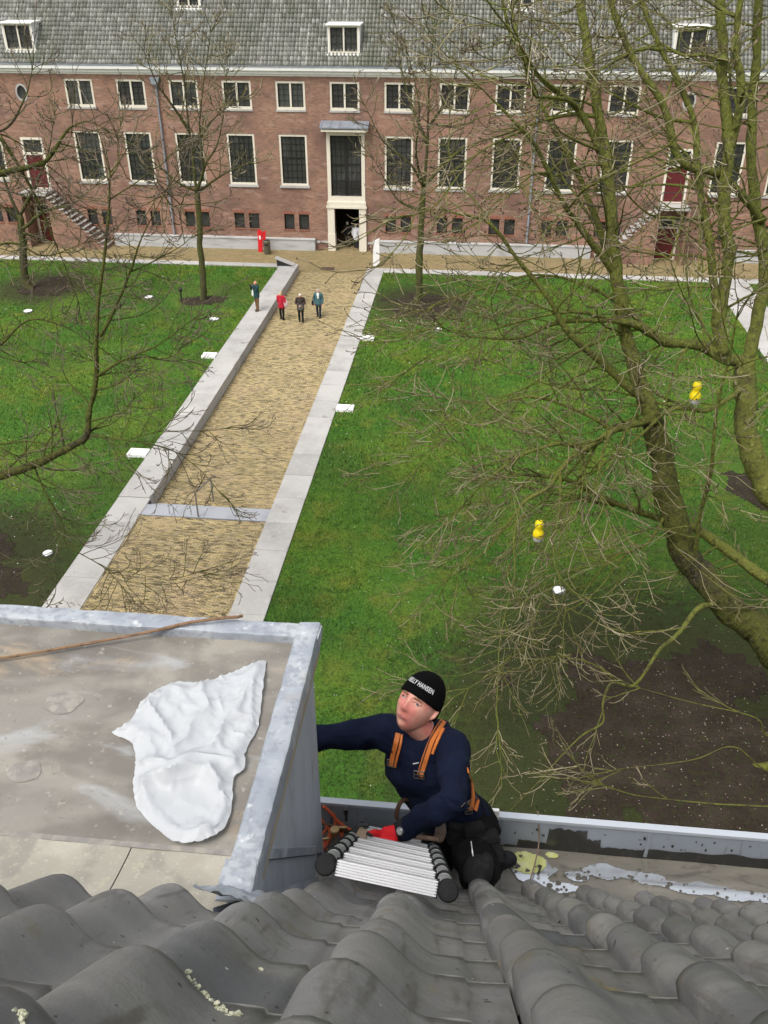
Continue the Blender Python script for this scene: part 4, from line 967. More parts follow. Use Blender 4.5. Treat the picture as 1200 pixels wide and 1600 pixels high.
for c in range(-9, 14):
    x = X_CR + c * PW
    under = x + .12 < XCH + .02
    s = S_EAVE + .03
    r_ = 0
    while s > 0.0:
        s0 = s - TL
        if not (under and s > 2.30 + .0) and not (s < .2 and abs(c) > 3):
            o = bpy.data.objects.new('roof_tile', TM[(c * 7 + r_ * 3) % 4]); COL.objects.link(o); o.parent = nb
            o.matrix_parent_inverse = Matrix.Translation(-nb.location)
            P = rp_(x + random.uniform(-.006, .006), s0 + random.uniform(-.014, .014), NB + .004)
            o.location = P; o.rotation_euler = (-AL + random.uniform(-.016, .012), random.uniform(-.03, .03), random.uniform(-.022, .022))
        s -= EXPO; r_ += 1

# pale lichen crusts in the tile joints
def crust(pts, r, seed):
    rs = random.Random(seed); mb = MB()
    P = smooth_path(pts, 5)
    for p in P:
        for k in range(3):
            c = Vector(p) + Vector((rs.gauss(0, r * .6), rs.gauss(0, r * .6), rs.gauss(0, r * .3))); q = r * rs.uniform(.35, .9)
            bm = bmesh.new(); bmesh.ops.create_icosphere(bm, subdivisions=1, radius=q)
            vv = [tuple(c + v.co * rs.uniform(.7, 1.25)) for v in bm.verts]; ff = [tuple(v.index for v in f.verts) for f in bm.faces]; bm.free(); mb.add(vv, ff)
    o = mb.build('lichen_crust', W['lichen'], nb, smooth=True); o['kind'] = 'stuff'; return o

# ------------------------------------------------------------------ gutter
gt = thing('zinc_gutter', (0.4, 2.6, ZG), 'wide zinc box gutter with puddles along the tiled eave', 'gutter')
GX0, GX1 = -4.0, 6.0
def grid_sheet(x0, x1, y0, y1, zf, st, name, m, parent):
    nx, ny = max(1, int((x1 - x0) / st)), max(1, int((y1 - y0) / st)); V = []; F = []
    for j in range(ny + 1):
        for i in range(nx + 1):
            x, y = x0 + (x1 - x0) * i / nx, y0 + (y1 - y0) * j / ny; V.append((x, y, zf(x, y)))
    for j in range(ny):
        for i in range(nx): a = j * (nx + 1) + i; F.append((a, a + 1, a + nx + 2, a + nx + 1))
    return mesh_obj(name, np_mesh(name, np.array(V), F, True), m, parent)
def gz(x, y): return ZG + .004 * mnoise.noise(Vector((x * 3, y * 5, 0))) + .002 * mnoise.noise(Vector((x * 11, y * 13, 4)))
grid_sheet(GX0, GX1, 2.05, YG, gz, .03, 'gutter_floor', W['gutterfloor'], gt)
hw_ = .195
MB().prism([(YG, ZG - .01), (YG + .012, ZG - .01), (YG + .012, ZG + hw_), (YG, ZG + hw_)], 'x', GX0, GX1).build('gutter_wall', W['gutterzinc'], gt)
MB().prism([(YG - .006, ZG + hw_ - .002), (YG - .006, ZG + hw_ + .016), (YG + .026, ZG + hw_ + .018), (YG + .026, ZG + hw_ - .02), (YG + .020, ZG + hw_ - .02), (YG + .020, ZG + hw_ - .002)], 'x', GX0, GX1).build('gutter_bead', W['zincedge'], gt)
MB().box(GX0, GX1, 2.03, 2.06, ZG - .05, ZG + .16).build('back_upstand', W['gutterzinc'], gt)
MB().box(GX0, GX1, 2.04, YG + .01, ZG - .055, ZG - .012).build('gutter_bed', W['deck'], gt)
for x in (gp(700 + 770 / 2.4, 1316, ZG + .2).x, -.55, .29, 2.6):
    MB().box(x - .008, x + .008, YG - .0052, YG + .001, ZG + .012, ZG + hw_).build('solder_seam', W['gutterzinc'], gt)
    MB().box(x - .012, x + .012, 2.1, YG - .012, ZG - .004, ZG + .006).build('floor_seam', W['gutterfloor'], gt)
# black algae tide mark on the inside of the wall
n = 900; V = []; F = []
for i in range(n + 1):
    x = -1.0 + 4.4 * i / n
    hgt = .055 + .012 * mnoise.noise(Vector((x * 9, 0, 0))) + .006 * mnoise.noise(Vector((x * 40, 0, 0)))
    if x < .36: hgt = .014 + .01 * max(0, mnoise.noise(Vector((x * 14, 2, 0))))
    elif .50 < x < .68: hgt = .16 + .02 * mnoise.noise(Vector((x * 30, 0, 0))) + .012 * mnoise.noise(Vector((x * 120, 0, 0)))
    elif .68 <= x < .75: hgt = .10 + .02 * mnoise.noise(Vector((x * 60, 3, 0)))
    elif x > .95: hgt = .07 + .02 * mnoise.noise(Vector((x * 7, 5, 0)))
    V += [(x, YG - .003, ZG - .005), (x, YG - .003, ZG + hgt)]
for i in range(n): F.append((2 * i, 2 * i + 2, 2 * i + 3, 2 * i + 1))
mesh_obj('algae_band', np_mesh('algae_band', np.array(V), F), W['algae'], gt)
for k in range(26):                            # runs and specks of algae above the band
    x = random.uniform(.3, 1.7); z = ZG + random.uniform(.06, .16); a, b_ = random.uniform(.003, .010), random.uniform(.004, .014)
    V = [(x + a * math.cos(t * .7854) * random.uniform(.7, 1.2), YG - .0035, z + b_ * math.sin(t * .7854) * random.uniform(.7, 1.2)) for t in range(8)]
    MB().add(V, [tuple(range(8))]).build('algae_speck', W['algae'], gt)
# puddles: thin sheets of standing water with ragged shores
def puddle(f, x0, x1, y0, y1, z, m, name, st=.010):
    nx, ny = int((x1 - x0) / st), int((y1 - y0) / st); idx = {}; V = []; F = []
    for j in range(ny + 1):
        for i in range(nx + 1):
            x, y = x0 + i * st, y0 + j * st
            if f(x, y) > 0: idx[i, j] = len(V); V.append((x, y, z))
    for (i, j) in idx:
        k4 = [(i, j), (i + 1, j), (i + 1, j + 1), (i, j + 1)]
        if all(k in idx for k in k4): F.append(tuple(idx[k] for k in k4))
        elif all(k in idx for k in k4[:3]): F.append(tuple(idx[k] for k in k4[:3]))
        elif (i, j) in idx and (i, j + 1) in idx and (i + 1, j + 1) in idx: F.append(tuple(idx[k] for k in (k4[0], k4[2], k4[3])))
    if F: return mesh_obj(name, np_mesh(name, np.array(V), F), m, gt)
def blob(x, y, cx, cy, rx, ry, k=1.0):
    return 1 - math.hypot((x - cx) / rx, (y - cy) / ry) + k * (.42 * mnoise.noise(Vector((x * 11, y * 22, 1))) + .10 * mnoise.noise(Vector((x * 45, y * 60, 2))))
PUD = [(gp(x, y, ZG), rx, ry) for x, y, rx, ry in ((832, 1362, .11, .075), (872, 1388, .09, .03), (905, 1372, .06, .03), (945, 1364, .10, .040), (1000, 1371, .12, .028), (1045, 1383, .14, .022), (1090, 1390, .15, .034), (1165, 1402, .17, .030), (1240, 1410, .2, .04))]
def pudA(x, y): return max(blob(x, y, c.x, c.y, rx, ry) for c, rx, ry in PUD)
puddle(pudA, .2, 2.2, 2.3, 2.72, ZG + .008, W['water'], 'puddle', .005)
LIM = [(gp(822, 1350, ZG), .10, .060), (gp(862, 1338, ZG), .035, .018)]
def limef(x, y): return max(blob(x, y, c.x, c.y, rx, ry, .5) for c, rx, ry in LIM)
puddle(limef, .2, .7, 2.55, 2.755, ZG + .0105, W['lime'], 'algae_film', .006)
for k in range(80):                            # leaves and clots lying in the water
    if k < 16: x, y = random.gauss(LIM[0][0].x, .05), random.gauss(LIM[0][0].y - .02, .03)
    else:
        c_, rx_, ry_ = random.choice(PUD); x, y = random.gauss(c_.x, rx_ * .7), random.gauss(c_.y, ry_ * .7)
        if pudA(x, y) < -.25 or y > YG - .02: continue
    a = random.choice([.004, .006, .009, .013]) * random.uniform(.7, 1.2)
    V = [(x + a * math.cos(t * .7854) * random.uniform(.75, 1.2), y + .75 * a * math.sin(t * .7854) * random.uniform(.75, 1.2), ZG + .0125) for t in range(8)] + [(x, y, ZG + .016)]
    MB().add(V, [(t, (t + 1) % 8, 8) for t in range(8)]).build('leaf_clot', W['silt'], gt)
# loose wire and a bolt
p0, p1, p2 = gp(841, 1272, ZG + hw_ + .02), gp(842, 1315, ZG + .1), gp(826, 1383, ZG + .015)
o = MB().tube(smooth_path([p0 + Vector((.0, .06, -.06)), p0, p1, (p1 + p2) / 2 + Vector((.006, 0, .01)), p2], 5), .0035, 6).build('loose_wire', W['copper'], smooth=True)
tag(o, 'thin rusty wire hooked over the edge of the gutter', 'wire')
p = gp(841, 1368, ZG); 
o = MB().tube([p, p + Vector((.004, .01, .045)), p + Vector((.004, .01, .05))], [.005, .0055, .008], 8).build('bolt', W['iron'], smooth=True); tag(o, 'short black bolt standing in the puddle by the wire', 'bolt')
# white board standing against the gutter wall behind the man
xb0, xb1 = yp(700, 1275, YG + .03).x, yp(775, 1300, YG + .03).x
o = MB().box(xb0, xb1, YG - .03, YG - .012, ZG + .012, ZG + hw_ + .085).build('white_board', W['white'], bevel=.003); tag(o, 'plain white board standing in the gutter behind the kneeling man', 'board')

# ------------------------------------------------------------------ dormer with a flat lead roof
ZD = HC - 1.95
dm = thing('flat_dormer', (-1.3, 2.0, ZD - 1.3), 'flat roofed dormer clad in lead and zinc beside the tiles', 'dormer')
DX0, DX1, DYF = -2.4, -.455, 2.352
DYN = 1.40
def dz(x, y): return ZD - .030 + .005 * mnoise.noise(Vector((x * 2.2, y * 2.2, 7))) + .0025 * mnoise.noise(Vector((x * 7, y * 7, 3)))
grid_sheet(DX0, DX1 - .05, DYN - .01, DYF - .05, dz, .03, 'flat_roof', W['dormertop'], dm)
MB().box(DX0 + .05, DX1 - .066, 1.12, DYF - .06, ZD - .14, ZD - .05).build('roof_board', W['fascia'], dm)
def roll(path, w_, h_, name, m, seed, parent, wob=.003, flat=None):
    """dressed lead roll: half-round section swept along, dented by the mallet"""
    sec = [(-.52, -.45), (-.5, .45), (-.46, .80), (-.40, .95), (0, 1.0), (.40, 1.02), (.47, .92), (.5, .70), (.5, -1.1)]
    V = []; F = []; n = len(sec); P = [Vector(p) for p in path]
    for i, p in enumerate(P):
        t = (P[min(i + 1, len(P) - 1)] - P[max(0, i - 1)]).normalized(); sd_ = t.cross(Vector((0, 0, 1))).normalized()
        for k, (a, b_) in enumerate(sec):
            q = p + sd_ * (a * w_) + Vector((0, 0, b_ * h_)); nn_ = mnoise.noise_vector(q * 13 + Vector((seed, 0, 0))) * wob + mnoise.noise_vector(q * 40) * wob * .4
            V.append(q + nn_)
    for i in range(len(P) - 1):
        for k in range(n - 1): F.append((i * n + k, (i + 1) * n + k, (i + 1) * n + k + 1, i * n + k + 1))
    F.append(tuple(range(n))); F.append(tuple((len(P) - 1) * n + k for k in range(n - 1, -1, -1)))
    me = np_mesh(name, np.array(V), F, True); bm = bmesh.new(); bm.from_mesh(me); bmesh.ops.recalc_face_normals(bm, faces=bm.faces); bm.to_mesh(me); bm.free()
    me.set_sharp_from_angle(angle=R(38))
    return mesh_obj(name, me, m, parent)
line = lambda a, b_, n: [Vector(a).lerp(Vector(b_), i / n) for i in range(n + 1)]
roll(line((DX0, DYF - .045, ZD - .028), (DX1 + .0, DYF - .045, ZD - .028), 90), .080, .032, 'lead_front_edge', W['lead'], 1, dm)
roll(line((DX1 - .045, DYF - .01, ZD - .024), (DX1 - .045, DYN - .03, ZD - .024), 60)[::-1], .080, .034, 'lead_side_edge', W['lead'], 2, dm)
# broken lead end lapped over the tiles
roll(line((DX1 - .05, DYN - .022, ZD - .030), (DX1 - .045, DYN - .14, ZD - .020), 12)[::-1], .092, .046, 'lead_end_cap', W['lead'], 5, dm, .010)
# fascia strip and cheek
XF = DX1 - .012
MB().box(XF - .05, XF, 1.12, DYF - .012, ZD - .125, ZD - .028).build('fascia', W['fascia'], dm)
MB().box(DX0, XF - .052, DYF - .045, DYF - .014, ZD - .125, ZD - .028).build('front_fascia', W['fascia'], dm)
def roof_z(y, n): return HC + (n - y * SA) / CA       # height of the plane at normal offset n above a given y
def cheek_poly(n, yf, zt): 
    ya = (n - (zt - HC) * CA) / SA
    return [(ya, zt), (yf, zt), (yf, roof_z(yf, n))]
MB().prism(cheek_poly(NB + .14, DYF - .075, ZD - .10), 'x', XCH - .03, XCH + .004).build('cheek', W['cheek'], dm)
MB().prism([(DYF - .075, ZD - .10), (DYF - .05, ZD - .10), (DYF - .05, ZD - 1.2), (DYF - .075, ZD - 1.2)], 'x', DX0, XCH + .003).build('front_wall', W['cheek'], dm)
# folded foot of the cheek sheet, and upstand flashing below it
c1, c2 = rp_(XCH, 2.44, NB + .138), rp_(XCH, 3.62, NB + .138); d1, d2 = rp_(XCH, 2.44, NB + .165), rp_(XCH, 3.62, NB + .165)
MB().prism([(c1.y, c1.z), (c2.y, c2.z), (d2.y, d2.z), (d1.y, d1.z)], 'x', XCH - .02, XCH + .012).build('cheek_foot', W['lead'], dm)
e1, e2 = rp_(XCH, 2.30, NB + .01), rp_(XCH, 3.7, NB + .01); f1, f2 = rp_(XCH, 2.40, NB + .134), rp_(XCH, 3.7, NB + .134)
MB().prism([(e1.y, e1.z), (e2.y, e2.z), (f2.y, f2.z), (f1.y, f1.z)], 'x', XCH - .025, XCH + .002).build('upstand_flashing', W['cheek'], dm)
# lead soaker dressed from the upstand over the first tiles
V = []; F = []; ns, nx = 60, 14
for i in range(ns + 1):
    s = 2.05 + 1.75 * i / ns
    for j in range(nx + 1):
        x = XCH + .004 + .17 * j / nx
        nrm = NB + .022 + .030 * (j / nx) ** 1.6 + .008 * mnoise.noise(Vector((x * 22, s * 9, 0)))
        if j == 0: nrm = NB + .05
        V.append(rp_(x, s, nrm))
for i in range(ns):
    for j in range(nx): F.append((i * (nx + 1) + j, i * (nx + 1) + j + 1, (i + 1) * (nx + 1) + j + 1, (i + 1) * (nx + 1) + j))
mesh_obj('lead_soaker', np_mesh('lead_soaker', np.array(V), F, True), W['lead'], dm)
# lime stained apron sheets between flat roof and tiles
seams = [-2.4, -1.72, gp(205, 1320, ZD).x - .002, DX1 - .055]
for a, b_ in zip(seams[:-1], seams[1:]):
    V = []; F = []; nx, ny = max(4, int((b_ - a) / .03)), 10
    for j in range(ny + 1):
        for i in range(nx + 1):
            x = a + .0015 + (b_ - a - .003) * i / nx; y = DYN + .012 - .26 * j / ny
            V.append((x, y, ZD - .012 + .10 * (j / ny) ** 1.4 * .55 + .005 * mnoise.noise(Vector((x * 6, y * 9, 2)))))
    for j in range(ny):
        for i in range(nx): q = j * (nx + 1) + i; F.append((q, q + nx + 1, q + nx + 2, q + 1))
    o = mesh_obj('apron_sheet', np_mesh('apron_sheet', np.array(V), F, True), W['apron'], dm)
MB().box(DX0, DX1 - .06, DYN + .006, DYN + .022, ZD - .03, ZD - .010).build('apron_lap', W['stain'], dm)
# crumpled lead corner where apron, roll and tiles meet
V = []; F = []; n = 16
for j in range(n + 1):
    for i in range(n + 1):
        x = DX1 - .085 + .16 * i / n; s = 2.06 + .42 * j / n
        nrm = NB + .075 + .014 * mnoise.noise(Vector((x * 24, s * 18, 9))) + .008 * mnoise.noise(Vector((x * 60, s * 60, 9))) - .035 * (i / n) ** 2 + .012 * (1 - j / n)
        V.append(rp_(x, s, nrm))
for j in range(n):
    for i in range(n): q = j * (n + 1) + i; F.append((q, q + 1, q + n + 2, q + n + 1))
mesh_obj('lead_corner', np_mesh('lead_corner', np.array(V), F, True), W['lead'], dm)
# round patched nail rosettes in the flat lead
for (px_, py_, r0) in ((100, 1098, .062), (38, 1205, .05)):
    c = gp(px_, py_, ZD - .03); mb = MB(); V = []; F = []; nr_, na = 5, 28
    for r_ in range(nr_ + 1):
        for a in range(na):
            t = 2 * math.pi * a / na; q = r0 * r_ / nr_ * (1 + .22 * mnoise.noise(Vector((math.cos(t) * 1.5, math.sin(t) * 1.5, px_))))
            x, y = c.x + q * math.cos(t), c.y + q * .8 * math.sin(t)
            V.append((x, y, dz(x, y) + .002 + .005 * math.exp(-((r_ / nr_ - .5) / .22) ** 2) * (1 if r_ < nr_ else 0)))
    for r_ in range(nr_):
        for a in range(na): F.append((r_ * na + a, r_ * na + (a + 1) % na, (r_ + 1) * na + (a + 1) % na, (r_ + 1) * na + a))
    mesh_obj('lead_rosette', np_mesh('lead_rosette', np.array(V), F, True), W['stain'], dm)

# rope: three strands laid round each other
pts = [gp(-260, 1048, ZD), gp(-120, 1036, ZD), gp(0, 1024, ZD), gp(120, 1004, ZD), gp(230, 988, ZD), gp(290, 974, ZD + .018), gp(330, 968, ZD + .026), gp(356, 965, ZD + .024), gp(370, 964, ZD + .018), gp(378, 962, ZD + .0)]
pts = [p + Vector((0, 0, -.012)) if i < 4 else p for i, p in enumerate(pts)]
P = smooth_path(pts, 24)
rpm = MB(); tt = 0.0
strand = [[], [], []]
for i, p in enumerate(P):
    p = Vector(p); t = (Vector(P[min(i + 1, len(P) - 1)]) - Vector(P[max(0, i - 1)])).normalized(); u = t.cross(Vector((0, 0, 1))).normalized(); v = u.cross(t)
    if i: tt += (p - Vector(P[i - 1])).length
    for k in range(3):
        a = tt / .034 * 2 * math.pi + k * 2.094; strand[k].append(p + u * (.0030 * math.cos(a)) + v * (.0030 * math.sin(a)))
for k in range(3): rpm.tube(strand[k], .0034, 6)
o = rpm.build('rope', W['rope'], smooth=True); tag(o, 'old brown twisted rope lying across the flat dormer roof', 'rope')

for pts_, r, sd_ in (([(292, 1522), (312, 1548), (332, 1565)], .0045, 1), ([(336, 1572), (356, 1583), (376, 1587)], .005, 2), ([(30, 1585), (34, 1598)], .004, 3), ([(405, 1512), (411, 1518)], .003, 4)):
    LIC = globals().setdefault('LICHENS', []); LIC.append((pts_, r, sd_))
# put the lichen where the tiles really are
bpy.context.view_layer.update()
dg_ = bpy.context.evaluated_depsgraph_get()
for pts_, r, sd_ in LICHENS:
    out = []
    for q in pts_:
        hit, loc, nrm, *_ = S.ray_cast(dg_, CAM + ray(*q) * .2, ray(*q))
        if hit: out.append(loc + nrm * .001)
    if len(out) > 1: crust(out, r, sd_)

# bird droppings and pale specks on the tiles
rs_ = random.Random(4); mb = MB(); k = 0
while k < 46:
    q = (rs_.uniform(0, 1200), rs_.uniform(1350, 1600)); hit, loc, nrm, idx_, ob_, _ = S.ray_cast(dg_, CAM + ray(*q) * .2, ray(*q)); k += 1
    if not hit or not ob_.name.startswith('roof_tile'): continue
    u = nrm.orthogonal().normalized(); v = nrm.cross(u); sz = rs_.uniform(.0010, .0032) * (1.8 if rs_.random() < .15 else 1); a0 = rs_.uniform(0, 6)
    pts = [loc + nrm * .0006 + (u * math.cos(a0 + t * .7854) * rs_.uniform(.6, 1.5) + v * math.sin(a0 + t * .7854) * rs_.uniform(.3, .8)) * sz for t in range(8)]
    mb.add(pts + [loc + nrm * .0014], [(t, (t + 1) % 8, 8) for t in range(8)])
o = mb.build('bird_droppings', W['whitestone'], nb); o['kind'] = 'stuff'
# ------------------------------------------------------------------ bare winter trees
def batch_tubes(P, Rr, sides):
    """P (T,N,3), Rr (T,N) -> verts, quads"""
    T, N, _ = P.shape
    tan = np.empty_like(P); tan[:, 1:-1] = P[:, 2:] - P[:, :-2]; tan[:, 0] = P[:, 1] - P[:, 0]; tan[:, -1] = P[:, -1] - P[:, -2]
    tan /= np.linalg.norm(tan, axis=2, keepdims=True) + 1e-9
    mean = np.abs(P[:, -1] - P[:, 0]); ref = np.zeros((T, 3)); ref[np.arange(T), mean.argmin(1)] = 1.0
    u = np.cross(tan, ref[:, None, :]); u /= np.linalg.norm(u, axis=2, keepdims=True) + 1e-9
    v = np.cross(tan, u)
    a = np.arange(sides) * 2 * np.pi / sides
    V = P[:, :, None] + Rr[:, :, None, None] * (np.cos(a)[None, None, :, None] * u[:, :, None] + np.sin(a)[None, None, :, None] * v[:, :, None])
    i = np.arange(N - 1)[:, None]; k = np.arange(sides)[None]
    q = np.stack([i * sides + k, i * sides + (k + 1) % sides, (i + 1) * sides + (k + 1) % sides, (i + 1) * sides + k], -1).reshape(-1, 4)
    F = (np.arange(T)[:, None, None] * (N * sides) + q[None]).reshape(-1, 4)
    return V.reshape(-1, 3), F
class Tree:
    def __init__(s, name, loc, label, bark, twig, seed, tmin, group=None):
        s.o = thing(name, loc, label, 'tree', group); s.bark, s.twig = bark, twig
        s.rs = random.Random(seed); s.tmin = tmin; s.L = {1: [], 2: [], 3: []}; s.tips = []; s.spines = []; s.thin = {}; s.cull = False
    def limb(s, pts, r0, r1, name='limb', sides=12, per=7, grow=True, thin=1.0):
        P = [Vector(p) for p in smooth_path(pts, per)]; n = len(P); V, F = [], []
        if name == 'limb' and r0 < .30: r0, r1 = r0 * .86, r1 * .86
        # knotty: small wander of centre and girth
        P2 = []
        for i, p in enumerate(P):
            rad = r0 + (r1 - r0) * (i / (n - 1)) ** .85
            j = mnoise.noise_vector(p * 1.3) * (rad * .45) + mnoise.noise_vector(p * 3.1) * rad * .25
            P2.append((p + (j if 0 < i < n - 1 else Vector()), rad * (1 + .16 * mnoise.noise(p * 2.7) + .10 * mnoise.noise(p * 6.1))))
        v, f = tube_geo([p for p, _ in P2], [q for _, q in P2], sides)
        # lumpy bark
        v = [p + mnoise.noise_vector(p * 9) * (.05 * r0) for p in v]
        me = np_mesh(name, np.array(v), f, True)
        mesh_obj(name, me, W['barkdark'] if r0 > .36 and s.bark is W['bark'] else s.bark, s.o)
        if grow: s.spines.append(P2); s.thin[id(P2)] = thin
        return [p for p, _ in P2]
    def mids(s, n, Lr, r, droop, lift, bias, name='branch', xmin=-99):
        """middling branches from the big limbs; each is a spine for twigs in turn"""
        rs = s.rs; base = [P2 for P2 in s.spines if s.thin[id(P2)] == 1.0]
        for k in range(n):
            P2 = rs.choice(base); i = rs.randint(len(P2) // 4, len(P2) - 2); p = P2[i][0].copy(); ax = (P2[i + 1][0] - P2[i][0]).normalized()
            u = ax.orthogonal().normalized(); v = ax.cross(u); an = rs.uniform(0, 6.283); d = (u * math.cos(an) + v * math.sin(an)); d.z *= .6
            d = (d + ax * .7 + Vector(bias) * rs.uniform(.5, 1.4)).normalized(); L = rs.uniform(*Lr); pts = [p.copy()]
            for j in range(6):
                t = j / 5; d = (d + Vector((rs.gauss(0, .14), rs.gauss(0, .14), rs.gauss(0, .13) - droop * (1 - t) * .3 + lift * t * t * .4))).normalized(); p = p + d * (L / 6); pts.append(p.copy())
            if pts[-1].x < xmin: continue
            s.limb(pts, min(r * rs.uniform(.7, 1.3), P2[i][1] * .7), .009, name, 7, 3, True, 1.8)
    def sprig(s, p, d, L, r, lvl, droop, lift, wander, nch, out=None):
        rs = s.rs; n = {1: 8, 2: 6, 3: 5}[lvl]; pts = [tuple(p)]; x, y, z = p; dx, dy, dz_ = d; st = L / (n - 1); ch = []
        for i in range(1, n):
            t = i / (n - 1)
            dx += rs.gauss(0, wander); dy += rs.gauss(0, wander); dz_ += rs.gauss(0, wander) - droop * (1 - t) * .3 + lift * t * t * .45
            m = math.sqrt(dx * dx + dy * dy + dz_ * dz_); dx, dy, dz_ = dx / m, dy / m, dz_ / m
            x += dx * st; y += dy * st; z += dz_ * st; pts.append((x, y, z)); ch.append(((x, y, z), (dx, dy, dz_), t))
        r1 = max(s.tmin * .8, r * .35)
        s.L[lvl].append((pts, [max(s.tmin, r + (r1 - r) * k / (n - 1)) for k in range(n)]))
        if lvl == 3: s.tips.append(pts[-1]); return
        for k in range(nch):
            q, dd, t = ch[min(n - 2, int((n - 1) * (0.18 + .82 * (k + rs.random() * .8) / nch)))]
            a = rs.uniform(0, 6.283); sp = rs.uniform(.40, .85)
            w_ = Vector(dd); u = w_.orthogonal().normalized(); v = w_.cross(u)
            nd = (w_ + (u * math.cos(a) + v * math.sin(a)) * sp); nd.z *= .75; nd.normalize()
            s.sprig(q, tuple(nd), L * rs.uniform(.32, .66) * (1.15 - .45 * t), max(s.tmin, r * .5), lvl + 1, droop * .7, lift * .75, wander * 1.1, 2 if lvl < 2 else 0)
        # the leader forks at its end
        if lvl == 2: s.tips.append(pts[-1])
    def bush(s, spacing, Lr, droop=.5, lift=.8, wander=.16, nch=5, start=.12, bias=(0, 0, 0), flat=.7, rk=.4):
        rs = s.rs
        for P2 in s.spines:
            acc = 0.0; tot = sum((P2[i + 1][0] - P2[i][0]).length for i in range(len(P2) - 1)); run = 0.0; nxt = tot * start
            for i in range(len(P2) - 1):
                a, b_ = P2[i][0], P2[i + 1][0]; sl_ = (b_ - a).length
                while run + sl_ > nxt:
                    t = (nxt - run) / sl_; p = a.lerp(b_, t)
                    if s.cull and p.y < 17.2 and p.z < 8.5 and rs.random() < .72: nxt += spacing; continue
                    rad = P2[i][1]; ax = (b_ - a).normalized(); f_ = nxt / tot
                    u = ax.orthogonal().normalized(); v = ax.cross(u); an = rs.uniform(0, 6.283)
                    d = (u * math.cos(an) + v * math.sin(an)); d.z *= flat
                    d = (d + ax * rs.uniform(.2, .8) + Vector(bias) * rs.random()).normalized()
                    L = rs.uniform(*Lr) * (1.1 - .45 * f_)
                    s.sprig(tuple(p), tuple(d), L, max(s.tmin * 1.5, min(rad * rk, L * .017)), 1, droop, lift, wander, nch)
                    nxt += spacing * s.thin[id(P2)] * rs.uniform(.5, 1.5) * (1.0 if rad > .05 else .7)
                run += sl_
            # tip of the limb carries on as a spray
            e = P2[-1][0]; d = (P2[-1][0] - P2[-3][0]).normalized()
            for k in range(3):
                dd = (d + Vector((rs.gauss(0, .3), rs.gauss(0, .3), rs.gauss(0, .3)))).normalized()
                s.sprig(tuple(e), tuple(dd), rs.uniform(*Lr) * .8, max(s.tmin * 1.5, P2[-1][1] * .7), 1, droop, lift, wander, nch)
    def finish(s, bud=.012):
        for lvl, nm, sd_, m in ((1, 'branches', 5, s.bark), (2, 'twigs', 4, s.twig), (3, 'fine_twigs', 3, s.twig)):
            if not s.L[lvl]: continue
            P = np.array([a for a, _ in s.L[lvl]]); Rr = np.array([b_ for _, b_ in s.L[lvl]])
            V, F = batch_tubes(P, Rr, sd_); o = mesh_obj(nm, np_mesh(nm, V, F, True), m, s.o); o['kind'] = 'stuff'
        if bud and s.tips:
            C = np.array(s.tips); n = len(C); off = np.array([(1, 0, 0), (0, 1, 0), (-1, 0, 0), (0, -1, 0), (0, 0, 2.0), (0, 0, -1.2)]) * bud
            V = (C[:, None] + off[None] * rng.uniform(.6, 1.3, (n, 1, 1))).reshape(-1, 3)
            q = np.array([(0, 1, 4), (1, 2, 4), (2, 3, 4), (3, 0, 4), (1, 0, 5), (2, 1, 5), (3, 2, 5), (0, 3, 5)])
            F = (np.arange(n)[:, None, None] * 6 + q[None]).reshape(-1, 3)
            o = mesh_obj('buds', np_mesh('buds', V, F), W['bud'], s.o); o['kind'] = 'stuff'
Yl = lambda L_: [yp(*q) if len(q) == 3 and not isinstance(q, Vector) else q for q in L_]
V3 = lambda *a: Vector(a)
# --- the big mossy tree at the right
T = Tree('chestnut_tree', (8.9, 15.9, 0), 'big bare mossy green tree reaching over the right lawn', W['bark'], W['twig'], 11, .0085)
tr = T.limb([V3(9.0, 15.8, -.15), V3(8.95, 15.85, .4), V3(8.9, 15.95, 1.2), V3(8.95, 16.1, 2.2), V3(9.0, 16.3, 3.0)], .72, .50, 'trunk', 18, grow=False)
for k in range(7):
    a = k * .9 + .3; c = V3(9.0, 15.8, 0); d = V3(math.cos(a), math.sin(a), 0)
    T.limb([c + V3(0, 0, .55) + d * .35, c + V3(0, 0, .22) + d * .75, c + V3(0, 0, .02) + d * 1.15, c + V3(0, 0, -.08) + d * 1.6], .2, .06, 'root', 8, 4, False)
m1 = T.limb(Yl([V3(8.9, 16.0, 1.6), (1215, 1030, 16.5), (1180, 985, 16.8), (1142, 946, 17.1), (1100, 903, 17.5), (1067, 850, 17.9), (1046, 785, 18.3), (1034, 725, 18.7), (1020, 660, 19.1)]), .40, .27, 'limb', 16, grow=False)
T.limb(Yl([V3(9.1, 16.2, 2.4), (1270, 965, 17.5), (1200, 905, 18.0), (1121, 850, 18.8), (1076, 822, 19.0), (993, 798, 18.6), (942, 777, 18.2), (885, 750, 17.8), (820, 742, 17.5)]), .24, .03)
T.limb(Yl([V3(9.2, 16.3, 2.4), (1290, 900, 18.3), (1222, 800, 19.2), (1178, 713, 19.9), (1163, 620, 20.5), (1165, 560, 20.9)]), .34, .25, grow=False)
T.limb(Yl([(1167, 562, 20.9), (1140, 562, 20.7), (1097, 540, 20.5), (1035, 532, 20), (993, 507, 19.6), (942, 499, 19.3), (869, 504, 19), (812, 527, 18.7), (735, 527, 18.4)]), .21, .02)
T.limb(Yl([(1128, 552, 20.6), (1126, 480, 20.8), (1140, 400, 21), (1130, 333, 21.2), (1138, 233, 21.4), (1133, 167, 21.6), (1128, 83, 21.8), (1123, -60, 22)]), .20, .12)
T.limb(Yl([(1138, 240, 21.4), (1158, 150, 21.4), (1150, 60, 21.4), (1166, -60, 21.4)]), .13, .07)
